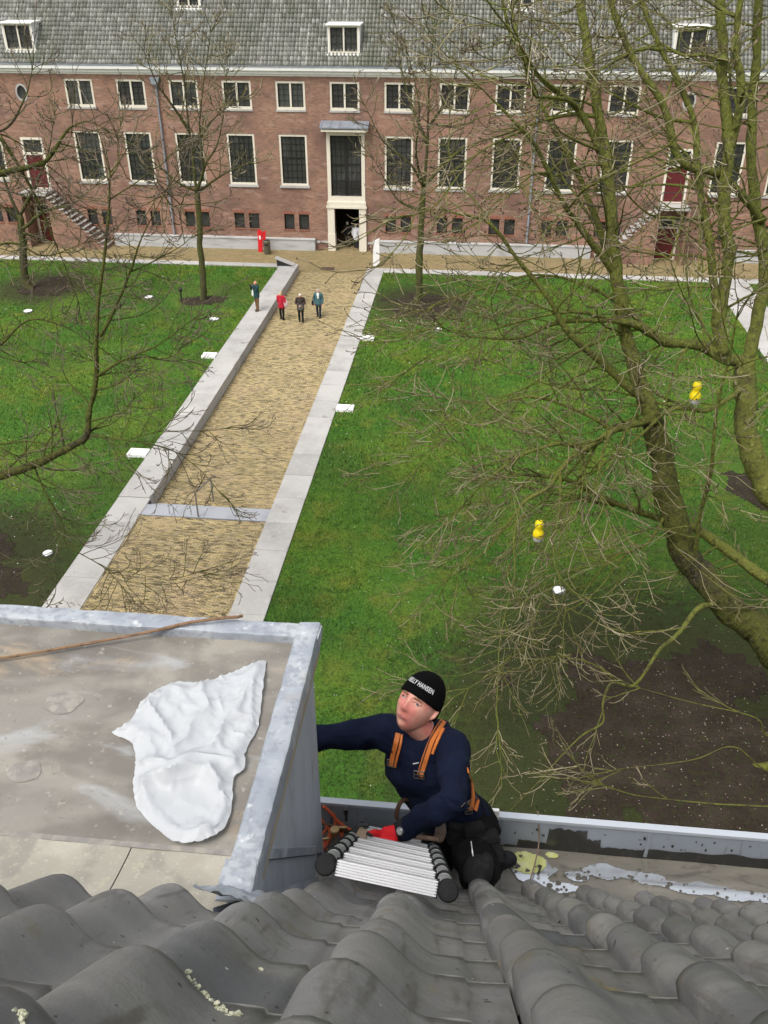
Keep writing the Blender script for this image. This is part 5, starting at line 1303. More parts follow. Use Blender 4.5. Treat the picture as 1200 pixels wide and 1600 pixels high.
T.limb(Yl([(1168, 565, 20.9), (1195, 430, 22), (1174, 260, 22.5), (1181, 110, 23), (1188, -60, 23)]), .19, .10)
T.limb(Yl([(1020, 662, 19.1), (1002, 600, 19.4), (985, 555, 19.6), (968, 455, 19.8), (960, 383, 20), (950, 270, 20.2), (930, 150, 20.4), (915, 60, 20.6), (898, -60, 20.8)]), .235, .09)
T.limb(Yl([(951, 275, 20.2), (917, 190, 20.2), (880, 150, 20), (843, 120, 19.8), (800, 57, 19.6), (780, -30, 19.4)]), .10, .03)
T.limb(Yl([(962, 430, 19.9), (905, 352, 19.6), (880, 317, 19.3), (840, 233, 19), (800, 187, 18.8), (755, 140, 18.6)]), .10, .02)
T.limb(Yl([(963, 420, 19.9), (946, 383, 20.5), (923, 320, 20.6), (893, 253, 20.7), (850, 173, 20.8), (823, 113, 20.9), (800, 20, 21)]), .11, .03)
T.limb(Yl([(1025, 640, 19.2), (942, 569, 19), (890, 522, 18.8), (859, 470, 18.7), (812, 408, 18.6), (765, 350, 18.5), (700, 330, 18.3)]), .12, .02)
T.limb(Yl([(1192, 345, 22.2), (1133, 277, 21.6), (1062, 252, 21), (1040, 172, 21), (1000, 110, 21), (970, 50, 21), (940, -40, 21)]), .12, .07)
T.limb(Yl([(1124, 510, 20.7), (1110, 385, 21), (1100, 333, 21.1), (1090, 267, 21.2), (1087, 200, 21.3), (1063, 133, 21.4), (1033, 77, 21.5), (985, -40, 21.6)]), .12, .06)
T.limb(Yl([(1022, 662, 19.1), (1009, 657, 18.9), (962, 672, 18.4), (916, 698, 18), (870, 693, 17.6), (800, 720, 17.2), (740, 770, 17)]), .15, .015)
T.limb(Yl([(940, 688, 18.1), (893, 716, 17.6), (859, 760, 17.2), (823, 781, 17), (802, 806, 16.8), (760, 860, 16.6), (700, 905, 16.5)]), .085, .012)
T.limb(Yl([(1133, 943, 17.2), (1092, 950, 16.6), (1058, 992, 16), (1029, 1017, 15.6), (1000, 1062, 15.2), (975, 1071, 15), (925, 1037, 14.8), (875, 1025, 14.6)]), .085, .012, thin=2.6)
T.limb(Yl([(978, 1071, 15), (955, 1068, 14.9), (942, 1100, 14.7), (942, 1129, 14.5), (908, 1150, 14.3), (867, 1192, 14.1), (846, 1217, 14), (792, 1271, 13.8)]), .045, .006, thin=3.0)
T.limb(Yl([V3(8.7, 15.7, 2.0), (1290, 1170, 14.6), (1200, 1150, 14.4), (1180, 1121, 14.3), (1075, 1096, 14.0), (1000, 1075, 13.8)]), .04, .006, thin=4.5)
T.limb(Yl([V3(8.7, 15.6, 1.9), (1290, 1225, 14), (1200, 1205, 13.8), (1146, 1167, 13.6), (1083, 1187, 13.4), (983, 1200, 13.2)]), .035, .006, thin=4.5)
T.limb(Yl([V3(8.8, 15.5, 1.8), (1330, 1262, 13), (1200, 1260, 12.8), (1096, 1254, 12.6), (992, 1242, 12.4), (942, 1225, 12.3)]), .035, .006, thin=4.5)
T.limb(Yl([(1085, 875, 17.7), (1095, 800, 17.4), (1110, 740, 17.2), (1120, 640, 17.0), (1140, 560, 16.9), (1150, 500, 16.8)]), .07, .02)
T.limb(Yl([(1046, 790, 18.3), (1010, 850, 17.6), (960, 870, 17.2), (910, 930, 16.8), (880, 1000, 16.5)]), .05, .01)
T.limb(Yl([(1165, 600, 20.6), (1110, 640, 19.6), (1050, 640, 19.0), (990, 690, 18.4), (900, 760, 17.9), (830, 830, 17.5)]), .08, .012)
T.limb(Yl([(1035, 532, 20), (960, 470, 20), (900, 440, 20), (830, 430, 20), (760, 450, 20), (690, 470, 20)]), .07, .012)
T.limb(Yl([(960, 672, 18.4), (900, 640, 18.2), (830, 620, 18), (760, 640, 17.8), (690, 690, 17.7)]), .06, .012)
T.cull = True
T.mids(62, (2.2, 4.8), .042, .5, .7, (-.5, -.25, 0), xmin=-1.3)
T.bush(.50, (1.0, 2.6), droop=.45, lift=.5, wander=.095, nch=4, bias=(-.45, -.2, 0))
T.finish(.014)
# --- the tree at the left edge
T = Tree('spreading_tree', (-17.4, 21.2, 0), 'bare dark tree reaching in over the left lawn from the edge', W['barkdark'], W['twigdark'], 12, .0085)
T.limb([V3(-17.4, 21.2, -.1), V3(-17.35, 21.2, .8), V3(-17.2, 21.1, 2.5), V3(-17.1, 21.2, 4.6), V3(-17.2, 21.5, 7), V3(-17.3, 22, 10)], .5, .26, 'trunk', 14, grow=False)
T.limb(Yl([V3(-17.1, 21.1, 4.2), (-60, 762, 20.3), (0, 745, 20.5), (52, 725, 20.6), (105, 701, 20.7), (134, 682, 20.8), (139, 645, 21), (150, 596, 21.2), (150, 540, 21.4), (154, 470, 21.6), (163, 400, 21.8), (170, 330, 22), (172, 270, 22.2)]), .18, .025)
for L_, r in (([(157, 525, 21.4), (182, 477, 21.5), (206, 417, 21.6), (222, 370, 21.7), (258, 300, 21.8)], .065), ([(152, 588, 21.2), (196, 561, 21.2), (245, 540, 21.2), (300, 500, 21.2)], .05),
              ([(139, 680, 20.8), (200, 688, 20.6), (265, 702, 20.4), (310, 732, 20.2), (342, 768, 20.0)], .032), ([(52, 727, 20.6), (70, 767, 20.3), (98, 820, 20), (105, 851, 19.9), (161, 886, 19.6), (189, 914, 19.4)], .035),
              ([V3(-17.1, 21.2, 6.0), (-50, 560, 21), (0, 538, 21.2), (45, 500, 21.4), (100, 510, 21.5), (150, 540, 21.5)], .07), ([V3(-17.1, 21.1, 4.6), (-50, 700, 20.2), (0, 694, 20.4), (52, 690, 20.4), (110, 705, 20.3)], .06),
              ([V3(-17.3, 22, 9.0), (-60, 300, 24.8), (0, 272, 25.5), (40, 262, 26), (68, 254, 26.2), (86, 234, 26.3), (98, 214, 26.4), (112, 198, 26.5), (136, 190, 26.4), (162, 200, 26.3)], .15),
              ([(0, 215, 25.8), (30, 260, 26), (46, 288, 26.1), (68, 336, 26.2), (95, 400, 26.3), (122, 470, 26.4)], .07), ([V3(-17.3, 22, 8.5), (-40, 400, 23.5), (20, 380, 24), (70, 400, 24.2), (130, 380, 24.4)], .07),
              ([V3(-17.3, 22, 9.6), (-60, 230, 24.5), (10, 200, 25), (40, 150, 25.3), (50, 110, 25.5)], .08)):
    T.limb(Yl(L_), r, .01)
T.mids(16, (1.4, 3.0), .030, .4, .7, (.1, -.1, .1))
T.bush(.38, (.8, 2.1), droop=.45, lift=.7, wander=.10, nch=4, bias=(.2, -.1, .1))
T.finish(.013)
# --- two young trees with clean stems, and one at the far left
def young(name, label, base, stem, limbs, seed, r, group, tm=.015, sp=.42, lr=(.9, 2.1)):
    T = Tree(name, base, label, W['barksmall'], W['twig'], seed, tm, group)
    T.limb([Vector(base) + V3(0, 0, -.1)] + Yl(stem), r * 1.15, r * .8, 'trunk', 12, grow=False)
    for L_ in limbs: T.limb(Yl(L_), r * .55, .018, 'limb', 8)
    T.bush(sp, lr, droop=.2, lift=.9, wander=.15, nch=4, bias=(0, 0, .35), start=.2)
    T.finish(.02)
Yt = 49.7
young('young_tree', 'slender young tree with a mossy stem on the left lawn', (-15.87, Yt, 0), [(318, 455, Yt), (313, 380, Yt), (308, 300, Yt)],
    [[(308, 302, Yt), (300, 240, Yt), (294, 190, Yt), (288, 130, Yt), (275, 60, Yt), (262, -20, Yt)], [(309, 300, Yt), (278, 285, Yt - .5), (245, 258, Yt - .9), (205, 225, Yt - 1.2)], [(308, 298, Yt), (322, 255, Yt + .3), (340, 225, Yt + .6), (350, 170, Yt + .8), (356, 90, Yt + 1)],
     [(296, 205, Yt), (270, 165, Yt - .6), (245, 130, Yt - 1), (225, 80, Yt - 1.2)], [(308, 300, Yt), (318, 260, Yt - 1), (312, 200, Yt - 1.6), (318, 130, Yt - 2), (330, 50, Yt - 2)], [(300, 240, Yt), (330, 190, Yt + .4), (365, 160, Yt + .6)], [(310, 300, Yt), (345, 275, Yt - .5), (385, 255, Yt - 1)]], 21, .19, 'young courtyard trees')
Yt = 49.8
young('young_tree', 'slender young tree with a mossy stem beside the right kerb', (-3.07, Yt, 0), [(654, 462, Yt), (657, 380, Yt), (662, 292, Yt)],
    [[(662, 294, Yt), (668, 220, Yt), (670, 150, Yt), (675, 80, Yt), (682, -10, Yt)], [(662, 292, Yt), (640, 255, Yt - .5), (600, 222, Yt - .9), (570, 165, Yt - 1.2)], [(663, 290, Yt), (690, 262, Yt + .3), (715, 225, Yt + .6), (735, 160, Yt + .8)],
     [(668, 225, Yt), (645, 170, Yt + .5), (628, 110, Yt + .9), (618, 40, Yt + 1)], [(662, 292, Yt), (650, 240, Yt - 1.2), (655, 170, Yt - 1.8), (640, 90, Yt - 2)], [(669, 200, Yt), (700, 150, Yt - .4), (720, 80, Yt - .6)], [(660, 330, Yt), (620, 310, Yt - .7), (585, 250, Yt - 1.2)]], 22, .20, 'young courtyard trees')
young('mossy_tree', 'mossy tree in the soil bed at the far left', (-26.8, 50.6, 0), [(40, 440, 50.6), (36, 385, 50.6), (30, 335, 50.6)],
    [[(30, 338, 50.6), (10, 290, 50.6), (-10, 220, 50.6), (-20, 120, 50.6)], [(31, 336, 50.6), (55, 290, 50.2), (75, 240, 50), (85, 180, 50)], [(34, 360, 50.6), (70, 330, 49.8), (110, 320, 49.2), (150, 290, 49)], [(32, 345, 50.6), (0, 320, 50), (-40, 300, 49.6)], [(34, 365, 50.6), (60, 370, 49.6), (95, 385, 49)]], 23, .24, 'young courtyard trees', .015, .35, (.9, 2.2))

# --- yellow hanging traps
for i, (px_, py_, Y_, lb) in enumerate(((842, 826, 16.7, 'yellow hanging insect trap low in the big tree'), (1088, 610, 18.8, 'yellow hanging insect trap higher in the big tree'))):
    c = yp(px_, py_, Y_); t_ = thing('insect_trap', c, lb, 'trap', 'yellow traps in the big tree')
    k = 17.5 / 18
    MB().lathe([(.02, .20), (.07, .195), (.095, .15), (.10, .08), (.085, .03), (.082, .0), (.095, -.04), (.12, -.09), (.125, -.15), (.122, -.19)], (0, 0, 0), 16).build('body', W['yellow'], t_, True, smooth=True)
    MB().lathe([(.112, -.19), (.115, -.27), (.10, -.31), (.02, -.315)], (0, 0, 0), 16).build('bowl', W['clearplastic'], t_, True, smooth=True)
    MB().tube([(0, 0, .19), (.004, 0, .30), (0, .01, .46)], .004, 5).build('string', W['iron'], t_, True)
# ------------------------------------------------------------------ telescopic ladder lying down the roof into the gutter
LD = ray(640, 1222)
pl = dp(509, 1351, 2.34); _r = ray(700, 1392); pr_ = CAM + _r * ((pl - CAM).dot(LD) / _r.dot(LD))
RV = (pr_ - pl).normalized(); LN = RV.cross(LD).normalized()
if LN.dot(CAM - pl) < 0: LN = -LN
LL = min((p.z - ZG - .03) / -LD.z for p in (pl, pr_))
ld = thing('telescopic_ladder', (pl + pr_) / 2 + LD * LL, 'aluminium telescopic ladder with black end caps leaning on the tiled eave', 'ladder')
NR = 9; sp = LL / (NR - .4)
for base in (pl, pr_):
    sgn = 1 if base is pl else -1
    for k in range(NR):
        a = base + LD * (k * sp + .012); b_ = base + LD * min(LL, (k + 1) * sp)
        r = .0215 + .0006 * k
        MB().tube([a, b_], r, 14).build('tube_section', W['alutube'], ld, smooth=True)
        MB().tube([a + LD * .0, a + LD * .006, a + LD * .026, a + LD * .030], [r + .003, r + .006, r + .006, r + .003], 14).build('collar', W['rubber'], ld, smooth=True)
    MB().tube([base - LD * .0165, base - LD * .016, base - LD * .011, base + LD * .03, base + LD * .034], [.012, .0235, .0285, .0285, .024], 20).build('end_cap', W['rubber'], ld, smooth=True)
span = (pr_ - pl).length
prof = []
nrib = 6; dep, th = .042, .026
for i in range(nrib):                          # ribbed tread on the face turned up the ladder
    t0 = -dep / 2 + dep * i / nrib; w_ = dep / nrib
    prof += [(t0, 0.0), (t0 + w_ * .15, -.0028), (t0 + w_ * .75, -.0028), (t0 + w_ * .9, 0.0)]
prof += [(dep / 2, .006), (dep / 2, th), (-dep / 2, th), (-dep / 2, .006)]
for k in range(NR):
    c = pl + LD * (k * sp + (.004 if k else -.012))
    x0, x1 = (.030, span - .030)
    v = []
    for x in (x0, x1):
        for n_, l_ in prof: v.append(c + RV * x + LN * n_ + LD * l_)
    n = len(prof)
    f = [tuple(range(n)), tuple(range(2 * n - 1, n - 1, -1))] + [(i, (i + 1) % n, n + (i + 1) % n, n + i) for i in range(n)]
    MB().add(v, f).build('rung', W['alu'], ld)
    for sx in (x0 - .004, x1 - .004):
        v2 = []
        for x in (sx, sx + .008):
            for n_, l_ in ((-dep * .56, -.002), (dep * .56, -.002), (dep * .56, th + .004), (-dep * .56, th + .004)): v2.append(c + RV * x + LN * n_ + LD * l_)
        MB().add(v2, [(0, 1, 2, 3), (7, 6, 5, 4), (0, 4, 5, 1), (1, 5, 6, 2), (2, 6, 7, 3), (3, 7, 4, 0)]).build('rung_clip', W['rubber'], ld)

# ------------------------------------------------------------------ orange gas hoses and torch fittings in the gutter corner
zc = ZG
def gpt(px_, py_, z): return gp(px_, py_, ZG + z)
ho = thing('gas_torch', gpt(525, 1300, 0), 'orange gas hoses with brass torch valves heaped in the gutter corner', 'torch')
loops = [[(505, 1260, .20), (515, 1268, .17), (530, 1285, .12), (545, 1295, .10), (560, 1300, .10), (580, 1302, .12)], [(498, 1262, .19), (502, 1280, .13), (515, 1300, .08), (505, 1318, .04), (500, 1330, .03)],
         [(522, 1272, .15), (524, 1290, .10), (512, 1310, .06), (505, 1325, .03)], [(500, 1308, .06), (515, 1292, .09), (530, 1300, .08), (540, 1320, .05), (528, 1335, .03), (512, 1330, .03), (503, 1312, .05)],
         [(497, 1285, .12), (520, 1290, .10), (550, 1300, .08), (575, 1306, .08)], [(515, 1335, .02), (530, 1318, .05), (536, 1300, .07), (534, 1285, .10)], [(490, 1340, .02), (510, 1320, .05), (520, 1300, .07)]]
for i, L_ in enumerate(loops):
    MB().tube(smooth_path([gpt(*q) for q in L_], 6), .0075 if i % 2 == 0 else .0065, 8).build('hose', W['orangehose'] if i != 4 else W['leather'], ho, smooth=True)
c = gpt(523, 1299, .11)
MB().lathe([(.004, -.03), (.012, -.03), (.012, -.005), (.022, -.003), (.024, .012), (.02, .018)], c, 14).build('valve_knob', W['brass'], ho, smooth=True)
c = gpt(541, 1282, .13)
MB().tube([c, c + V3(0, 0, .05)], .006, 8).tube([c + V3(0, 0, .05), c + V3(.0, 0, .085)], .011, 10).build('torch_nozzle', W['iron'], ho, smooth=True)
c = gpt(532, 1293, .11); MB().tube([c - RT * .03, c + RT * .03], .009, 10).build('brass_coupling', W['brass'], ho, smooth=True)
c = gpt(508, 1312, .08); MB().tube([c - RT * .02, c + RT * .02 + V3(0, 0, .01)], .008, 10).build('brass_coupling', W['brass'], ho, smooth=True)

# ------------------------------------------------------------------ crumpled white plastic bag on the dormer
OUT = [(417, 1032), (414, 1062), (409, 1105), (400, 1145), (384, 1178), (383, 1204), (366, 1222), (364, 1252), (356, 1290), (333, 1316), (300, 1324), (270, 1316), (240, 1292), (214, 1262), (209, 1225), (212, 1190), (205, 1162), (176, 1146), (190, 1136), (207, 1122), (226, 1092), (268, 1068), (318, 1066), (362, 1052), (398, 1036)]
RIDGES = [([(414, 1036), (372, 1110), (330, 1168), (300, 1192)], 15, .050), ([(228, 1094), (262, 1150), (285, 1192)], 13, .040), ([(318, 1068), (322, 1110), (300, 1150), (255, 1196)], 12, .045), ([(404, 1050), (396, 1120), (378, 1182)], 12, .034),
          ([(206, 1126), (232, 1160), (246, 1200)], 10, .028), ([(345, 1092), (350, 1130), (346, 1168)], 7, .022), ([(270, 1072), (286, 1100), (318, 1120)], 8, .020), ([(182, 1146), (225, 1150), (262, 1170)], 9, .02), ([(340, 1160), (362, 1180), (378, 1196)], 8, .024),
          ([(212, 1200), (255, 1206), (300, 1200), (345, 1192), (378, 1196)], 13, .062), ([(330, 1210), (336, 1240), (352, 1262)], 8, .035)]
RIM = [(246, 1222), (286, 1212), (330, 1216), (352, 1240), (354, 1272), (336, 1300), (304, 1312), (270, 1306), (240, 1284), (222, 1252), (228, 1230), (246, 1222)]
def seg_d(px_, py_, L_):
    best = 1e9; tb = 0
    for i in range(len(L_) - 1):
        ax, ay = L_[i]; bx_, by_ = L_[i + 1]; dx, dy = bx_ - ax, by_ - ay; t = max(0, min(1, ((px_ - ax) * dx + (py_ - ay) * dy) / (dx * dx + dy * dy)))
        d = math.hypot(px_ - ax - t * dx, py_ - ay - t * dy)
        if d < best: best, tb = d, i + t
    return best, tb
def bagh(px_, py_, r):
    q = Vector((px_ / 50.0, py_ / 50.0, 0)); wv_ = mnoise.noise_vector(q * 1.4) * 9
    x, y = px_ + wv_.x, py_ + wv_.y
    h = .012 + .010 * mnoise.noise(q * 1.1) + .010 * (1 - 3.4 * abs(mnoise.noise(q * 1.9 + Vector((4, 0, 0))))) + .005 * (1 - 3.4 * abs(mnoise.noise(q * 4.3)))
    for L_, w_, a in RIDGES:
        d, t = seg_d(x, y, L_); h = max(h, .004 + h * .6 + a * math.exp(-abs(d / (w_ * .9)) ** 1.05))
    d, t = seg_d(px_ + wv_.x * .5, py_ + wv_.y * .5, RIM); rim = (.030 + .040 * (.5 + .5 * math.sin(t * 1.3 + .6))) * math.exp(-abs(d / 9) ** 1.15)
    e = math.hypot((px_ - 288) / 52, (py_ - 1262) / 40)
    if e < 1: h *= .35 + .65 * e ** 3
    edge = min(1.0, (1 - r) / .24) ** 1.15
    return (h + rim) * edge + .003

# film laid out slack over the roof, then let buckle and settle: edge springs longer than the gap they span, gravity, the roof below
OUT2 = [(p[0], p[1]) for p in smooth_path([(x, y, 0) for x, y in OUT + OUT[:1]], 12)][:-1]
OUT2 = [(x + 2.2 * mnoise.noise(Vector((x / 11, y / 11, 1))), y + 2.2 * mnoise.noise(Vector((x / 11, y / 11, 8)))) for x, y in OUT2]
zb_ = ZD - .026
OW = np.array([tuple(gp(x, y, zb_))[:2] for x, y in OUT2])
def inside(p):
    x, y = p; c = False; j = len(OW) - 1
    for i in range(len(OW)):
        xi, yi = OW[i]; xj, yj = OW[j]
        if (yi > y) != (yj > y) and x < (xj - xi) * (y - yi) / (yj - yi) + xi: c = not c
        j = i
    return c
SPC = .0085; x0_, y0_ = OW.min(0) - SPC; nx_, ny_ = (np.ceil((OW.max(0) + SPC - OW.min(0) + SPC) / SPC)).astype(int)
gi = {}; PX = []
for j in range(ny_ + 1):
    for i in range(nx_ + 1):
        p = (x0_ + (i + .5 * (j % 2)) * SPC, y0_ + j * SPC)
        if inside(p): gi[i, j] = len(PX); PX.append(p)
PX = np.array(PX); TRI = []
for (i, j), q in gi.items():
    o = j % 2
    for t_ in (((i, j), (i + 1, j), (i + o, j + 1)), ((i, j), (i + o, j + 1), (i + o - 1, j + 1))):
        if all(k in gi for k in t_): TRI.append(tuple(gi[k] for k in t_))
ED = set()
for t_ in TRI:
    for k in range(3): ED.add(tuple(sorted((t_[k], t_[(k + 1) % 3]))))
ED = np.array(sorted(ED))
cnt_e = {}
for t_ in TRI:
    for k in range(3): e_ = tuple(sorted((t_[k], t_[(k + 1) % 3]))); cnt_e[e_] = cnt_e.get(e_, 0) + 1
bd = sorted({v for e_, c_ in cnt_e.items() if c_ == 1 for v in e_})
P0 = PX.copy()
for v in bd: P0[v] = OW[((OW - PX[v]) ** 2).sum(1).argmin()]           # hem follows the outline
# where each node lies in the survey, for the first rough heights
def to_px(p):
    v = Vector((p[0], p[1], zb_)) - CAM; z_ = v.dot(FW); return 600 + FPX * v.dot(RT) / z_, 800 - FPX * v.dot(UP) / z_
H0 = np.array([bagh(*to_px(p), .3) for p in P0]); db = np.array([np.sqrt(((OW - p) ** 2).sum(1).min()) for p in P0])
H0 *= np.minimum(1, db / .035)
X3 = np.column_stack([P0, zb_ + .004 + H0 + rng.normal(0, .0015, len(P0))])
gap = np.linalg.norm(P0[ED[:, 0]] - P0[ED[:, 1]], axis=1)
slack = 1.09 + .10 * np.array([mnoise.noise(Vector((P0[a_][0] * 9, P0[a_][1] * 9, 2))) for a_ in ED[:, 0]])
rest = gap * slack
deg = np.bincount(ED.ravel(), minlength=len(P0)).astype(float)[:, None]
nb_sum_i, nb_sum_j = np.concatenate([ED[:, 0], ED[:, 1]]), np.concatenate([ED[:, 1], ED[:, 0]])
prev = X3.copy(); isb = np.zeros(len(P0), bool); isb[bd] = True
FL = zb_ + .003 + H0 * .50                                   # the roof, and the air and folds trapped under the film
for it in range(300):
    vel = (X3 - prev) * .86; prev = X3.copy(); X3 = X3 + vel; X3[:, 2] -= .00006
    for sub_ in range(3):
        d = X3[ED[:, 1]] - X3[ED[:, 0]]; L_ = np.linalg.norm(d, axis=1) + 1e-9; c_ = (d * ((L_ - rest) / L_ * .5)[:, None])
        acc = np.zeros_like(X3); np.add.at(acc, ED[:, 0], c_); np.add.at(acc, ED[:, 1], -c_); X3 += acc / deg * 1.6
    av = np.zeros_like(X3); np.add.at(av, nb_sum_i, X3[nb_sum_j]); X3 += (av / deg - X3) * .05                   # slight stiffness of the film
    X3[:, :2] += (P0 - X3[:, :2]) * np.where(isb, .16, .006)[:, None]
    X3[:, 2] = np.maximum(X3[:, 2], FL)
bago = mesh_obj('plastic_bag', np_mesh('plastic_bag', X3, np.array(TRI), True), W['plastic'])
bago.data.set_sharp_from_angle(angle=R(50))
tag(bago, 'crumpled white plastic bag lying open on the dormer roof', 'bag')

def lad_depth(px_, py_):
    d = ray(px_, py_); t = (pl - CAM).dot(LN) / d.dot(LN); return d.dot(FW) * t
# ------------------------------------------------------------------ people
def loft(pts, rad, side, sides=16, round_ends=True):
    P = [Vector(p) for p in pts]; rr = [r if hasattr(r, '__len__') else (r, r) for r in rad]
    if round_ends:
        t0 = (P[0] - P[1]).normalized(); t1 = (P[-1] - P[-2]).normalized(); r0, r1 = rr[0], rr[-1]; m0, m1 = min(r0), min(r1)
        P = [P[0] + t0 * m0 * .8, P[0] + t0 * m0 * .5] + P + [P[-1] + t1 * m1 * .5, P[-1] + t1 * m1 * .8]
        rr = [(r0[0] * .35, r0[1] * .35), (r0[0] * .8, r0[1] * .8)] + rr + [(r1[0] * .8, r1[1] * .8), (r1[0] * .35, r1[1] * .35)]
    V = []; F = []; n = len(P)
    for i in range(n):
        t = (P[min(i + 1, n - 1)] - P[max(0, i - 1)]).normalized(); u = Vector(side); u = u - t * u.dot(t)
        u = u.normalized() if u.length > 1e-5 else t.orthogonal().normalized(); b_ = t.cross(u)
        for k in range(sides):
            a = 2 * math.pi * k / sides; V.append(P[i] + u * (rr[i][0] * math.cos(a)) + b_ * (rr[i][1] * math.sin(a)))
    for i in range(n - 1):
        for k in range(sides): F.append((i * sides + k, i * sides + (k + 1) % sides, (i + 1) * sides + (k + 1) % sides, (i + 1) * sides + k))
    F.append(tuple(range(sides - 1, -1, -1))); F.append(tuple((n - 1) * sides + k for k in range(sides)))
    return V, F
def fuse(name, parts, voxel, m, parent=None, smooth=3, fold=0.0, local=False, fscale=14):
    """join overlapping lofts into one continuous skin"""
    mb = MB()
    for v, f in parts: mb.add(v, f)
    me = mb.mesh(name + '_src'); ob = bpy.data.objects.new(name + '_src', me); COL.objects.link(ob)
    md = ob.modifiers.new('r', 'REMESH'); md.mode = 'VOXEL'; md.voxel_size = voxel; md.use_smooth_shade = True
    if smooth: s_ = ob.modifiers.new('s', 'SMOOTH'); s_.iterations = smooth; s_.factor = .5
    bpy.context.view_layer.update(); dg = bpy.context.evaluated_depsgraph_get()
    out = bpy.data.meshes.new_from_object(ob.evaluated_get(dg)); bpy.data.objects.remove(ob)
    out.name = name
    if fold:
        n = len(out.vertices); co = np.empty(n * 3); out.vertices.foreach_get('co', co); co = co.reshape(-1, 3)
        nr = np.empty(n * 3); out.vertices.foreach_get('normal', nr); nr = nr.reshape(-1, 3)
        for i in range(n):
            p = Vector(co[i]); q = p + mnoise.noise_vector(p * 6) * .05
            co[i] += nr[i] * fold * ((1 - 2.6 * abs(mnoise.noise(q * fscale))) + .5 * mnoise.noise(q * fscale * 2.3))
        out.vertices.foreach_set('co', co.ravel()); out.update()
    out.polygons.foreach_set('use_smooth', np.ones(len(out.polygons), dtype=bool))
    return mesh_obj(name, out, m, parent, local)
def head_geo(M, k=1.0, nose=1.0):
    """a head with brow, sockets, nose, lips, jaw and ears; local x = own left, -y = forward, z = up"""
    nu, nv = 48, 40; V = []; F = []
    for j in range(nv + 1):
        th_ = math.pi * j / nv
        for i in range(nu):
            ph = 2 * math.pi * i / nu
            x, y, z = .074 * math.sin(th_) * math.cos(ph), .096 * math.sin(th_) * math.sin(ph), .116 * math.cos(th_)
            if z < .02:
                t = min(1, (.02 - z) / .136)
                x *= 1 - .26 * t ** 1.6
                if y > 0: y *= 1 - .45 * t
                else: y *= 1 - .04 * t
                if y < 0: y -= .010 * t
            f_ = 1.0 if y < 0 else 0.0
            if f_:
                g = lambda cx, cz, sx, sz: math.exp(-((x - cx) / sx) ** 2 - ((z - cz) / sz) ** 2)
                d = 0.0
                d -= .008 * (g(.031, .012, .017, .011) + g(-.031, .012, .017, .011))
                d += .006 * g(0, .034, .05, .012)
                zz = (z + .016)
                d += nose * (.013 * g(0, .0, .008, .022) + .020 * g(0, -.022, .011, .012) + .008 * (g(.012, -.026, .007, .007) + g(-.012, -.026, .007, .007)))
                d += .005 * (g(.043, -.018, .018, .018) + g(-.043, -.018, .018, .018))
                d += .005 * (g(0, -.051, .022, .006) + g(0, -.063, .019, .006)) - .006 * g(0, -.0575, .024, .0030)
                d -= .004 * g(0, -.074, .02, .006); d += .009 * g(0, -.094, .022, .014)
                y -= d
            V.append(M @ (Vector((x, y, z)) * k))
    for j in range(nv):
        for i in range(nu): F.append((j * nu + i, (j + 1) * nu + i, (j + 1) * nu + (i + 1) % nu, j * nu + (i + 1) % nu))
    parts = [(V, F)]
    for s_ in (-1, 1):
        e = [Vector((s_ * .070, .012, .022)), Vector((s_ * .079, .016, .008)), Vector((s_ * .078, .012, -.014)), Vector((s_ * .070, .004, -.028))]
        parts.append(loft([M @ (p * k) for p in e], [(.006 * k, .014 * k), (.007 * k, .017 * k), (.006 * k, .014 * k), (.005 * k, .008 * k)], (M.to_3x3() @ Vector((1, .5, 0))), 10))
    return parts

# ---- the roofer kneeling in the gutter
TO = -FW
hc = dp(654, 1100, 3.60)
Fh = (RT * -.45 + UP * .24 + TO * .86).normalized(); Uh = RT * .40 + UP * .88 + TO * .05; Uh = (Uh - Fh * Uh.dot(Fh)).normalized(); Lh = Uh.cross(Fh)
MH = Matrix(((Lh.x, -Fh.x, Uh.x, hc.x), (Lh.y, -Fh.y, Uh.y, hc.y), (Lh.z, -Fh.z, Uh.z, hc.z), (0, 0, 0, 1)))
HK = 1.06
neck0, neck1 = dp(671, 1150, 3.70), MH @ Vector((0, .02, -.075))
hip, waist, chest, upch = dp(722, 1292, 3.86), dp(692, 1250, 3.80), dp(662, 1200, 3.74), dp(659, 1165, 3.71)
shL, elL, wrL = dp(706, 1170, 3.63), dp(710, 1250, 3.36), dp(628, 1297, lad_depth(595, 1315) - .06)
shR, elR, wrR = dp(600, 1143, 3.76), dp(505, 1152, 3.86), dp(425, 1165, 3.98)
side = (shL - shR).normalized()
hipL, knL, anL, toL = dp(738, 1300, 3.80), dp(745, 1368, 3.56), dp(770, 1340, 3.84), dp(785, 1330, 3.92)
hipR, knR, anR = dp(705, 1300, 3.90), dp(680, 1338, 3.82), dp(690, 1345, 4.05)
anR.z = max(anR.z, ZG + .06); anL.z = max(anL.z, ZG + .06)
def torso(inf): return loft([hip, hip.lerp(waist, .5), waist, waist.lerp(chest, .5), chest, upch, upch.lerp(neck0, .6)], [(.155 + inf, .115 + inf), (.155 + inf, .112 + inf), (.150 + inf, .108 + inf), (.162 + inf, .112 + inf), (.178 + inf, .115 + inf), (.150 + inf, .095 + inf), (.085 + inf, .075 + inf)], side, 24)
def arm(a, b_, c, inf): return loft([a.lerp(b_, -.02), a.lerp(b_, .35), a.lerp(b_, .75), b_, b_.lerp(c, .25), b_.lerp(c, .6), c], [.062 + inf, .056 + inf, .048 + inf, .046 + inf, .047 + inf, .040 + inf, .031 + inf], (0, 0, 1), 16)
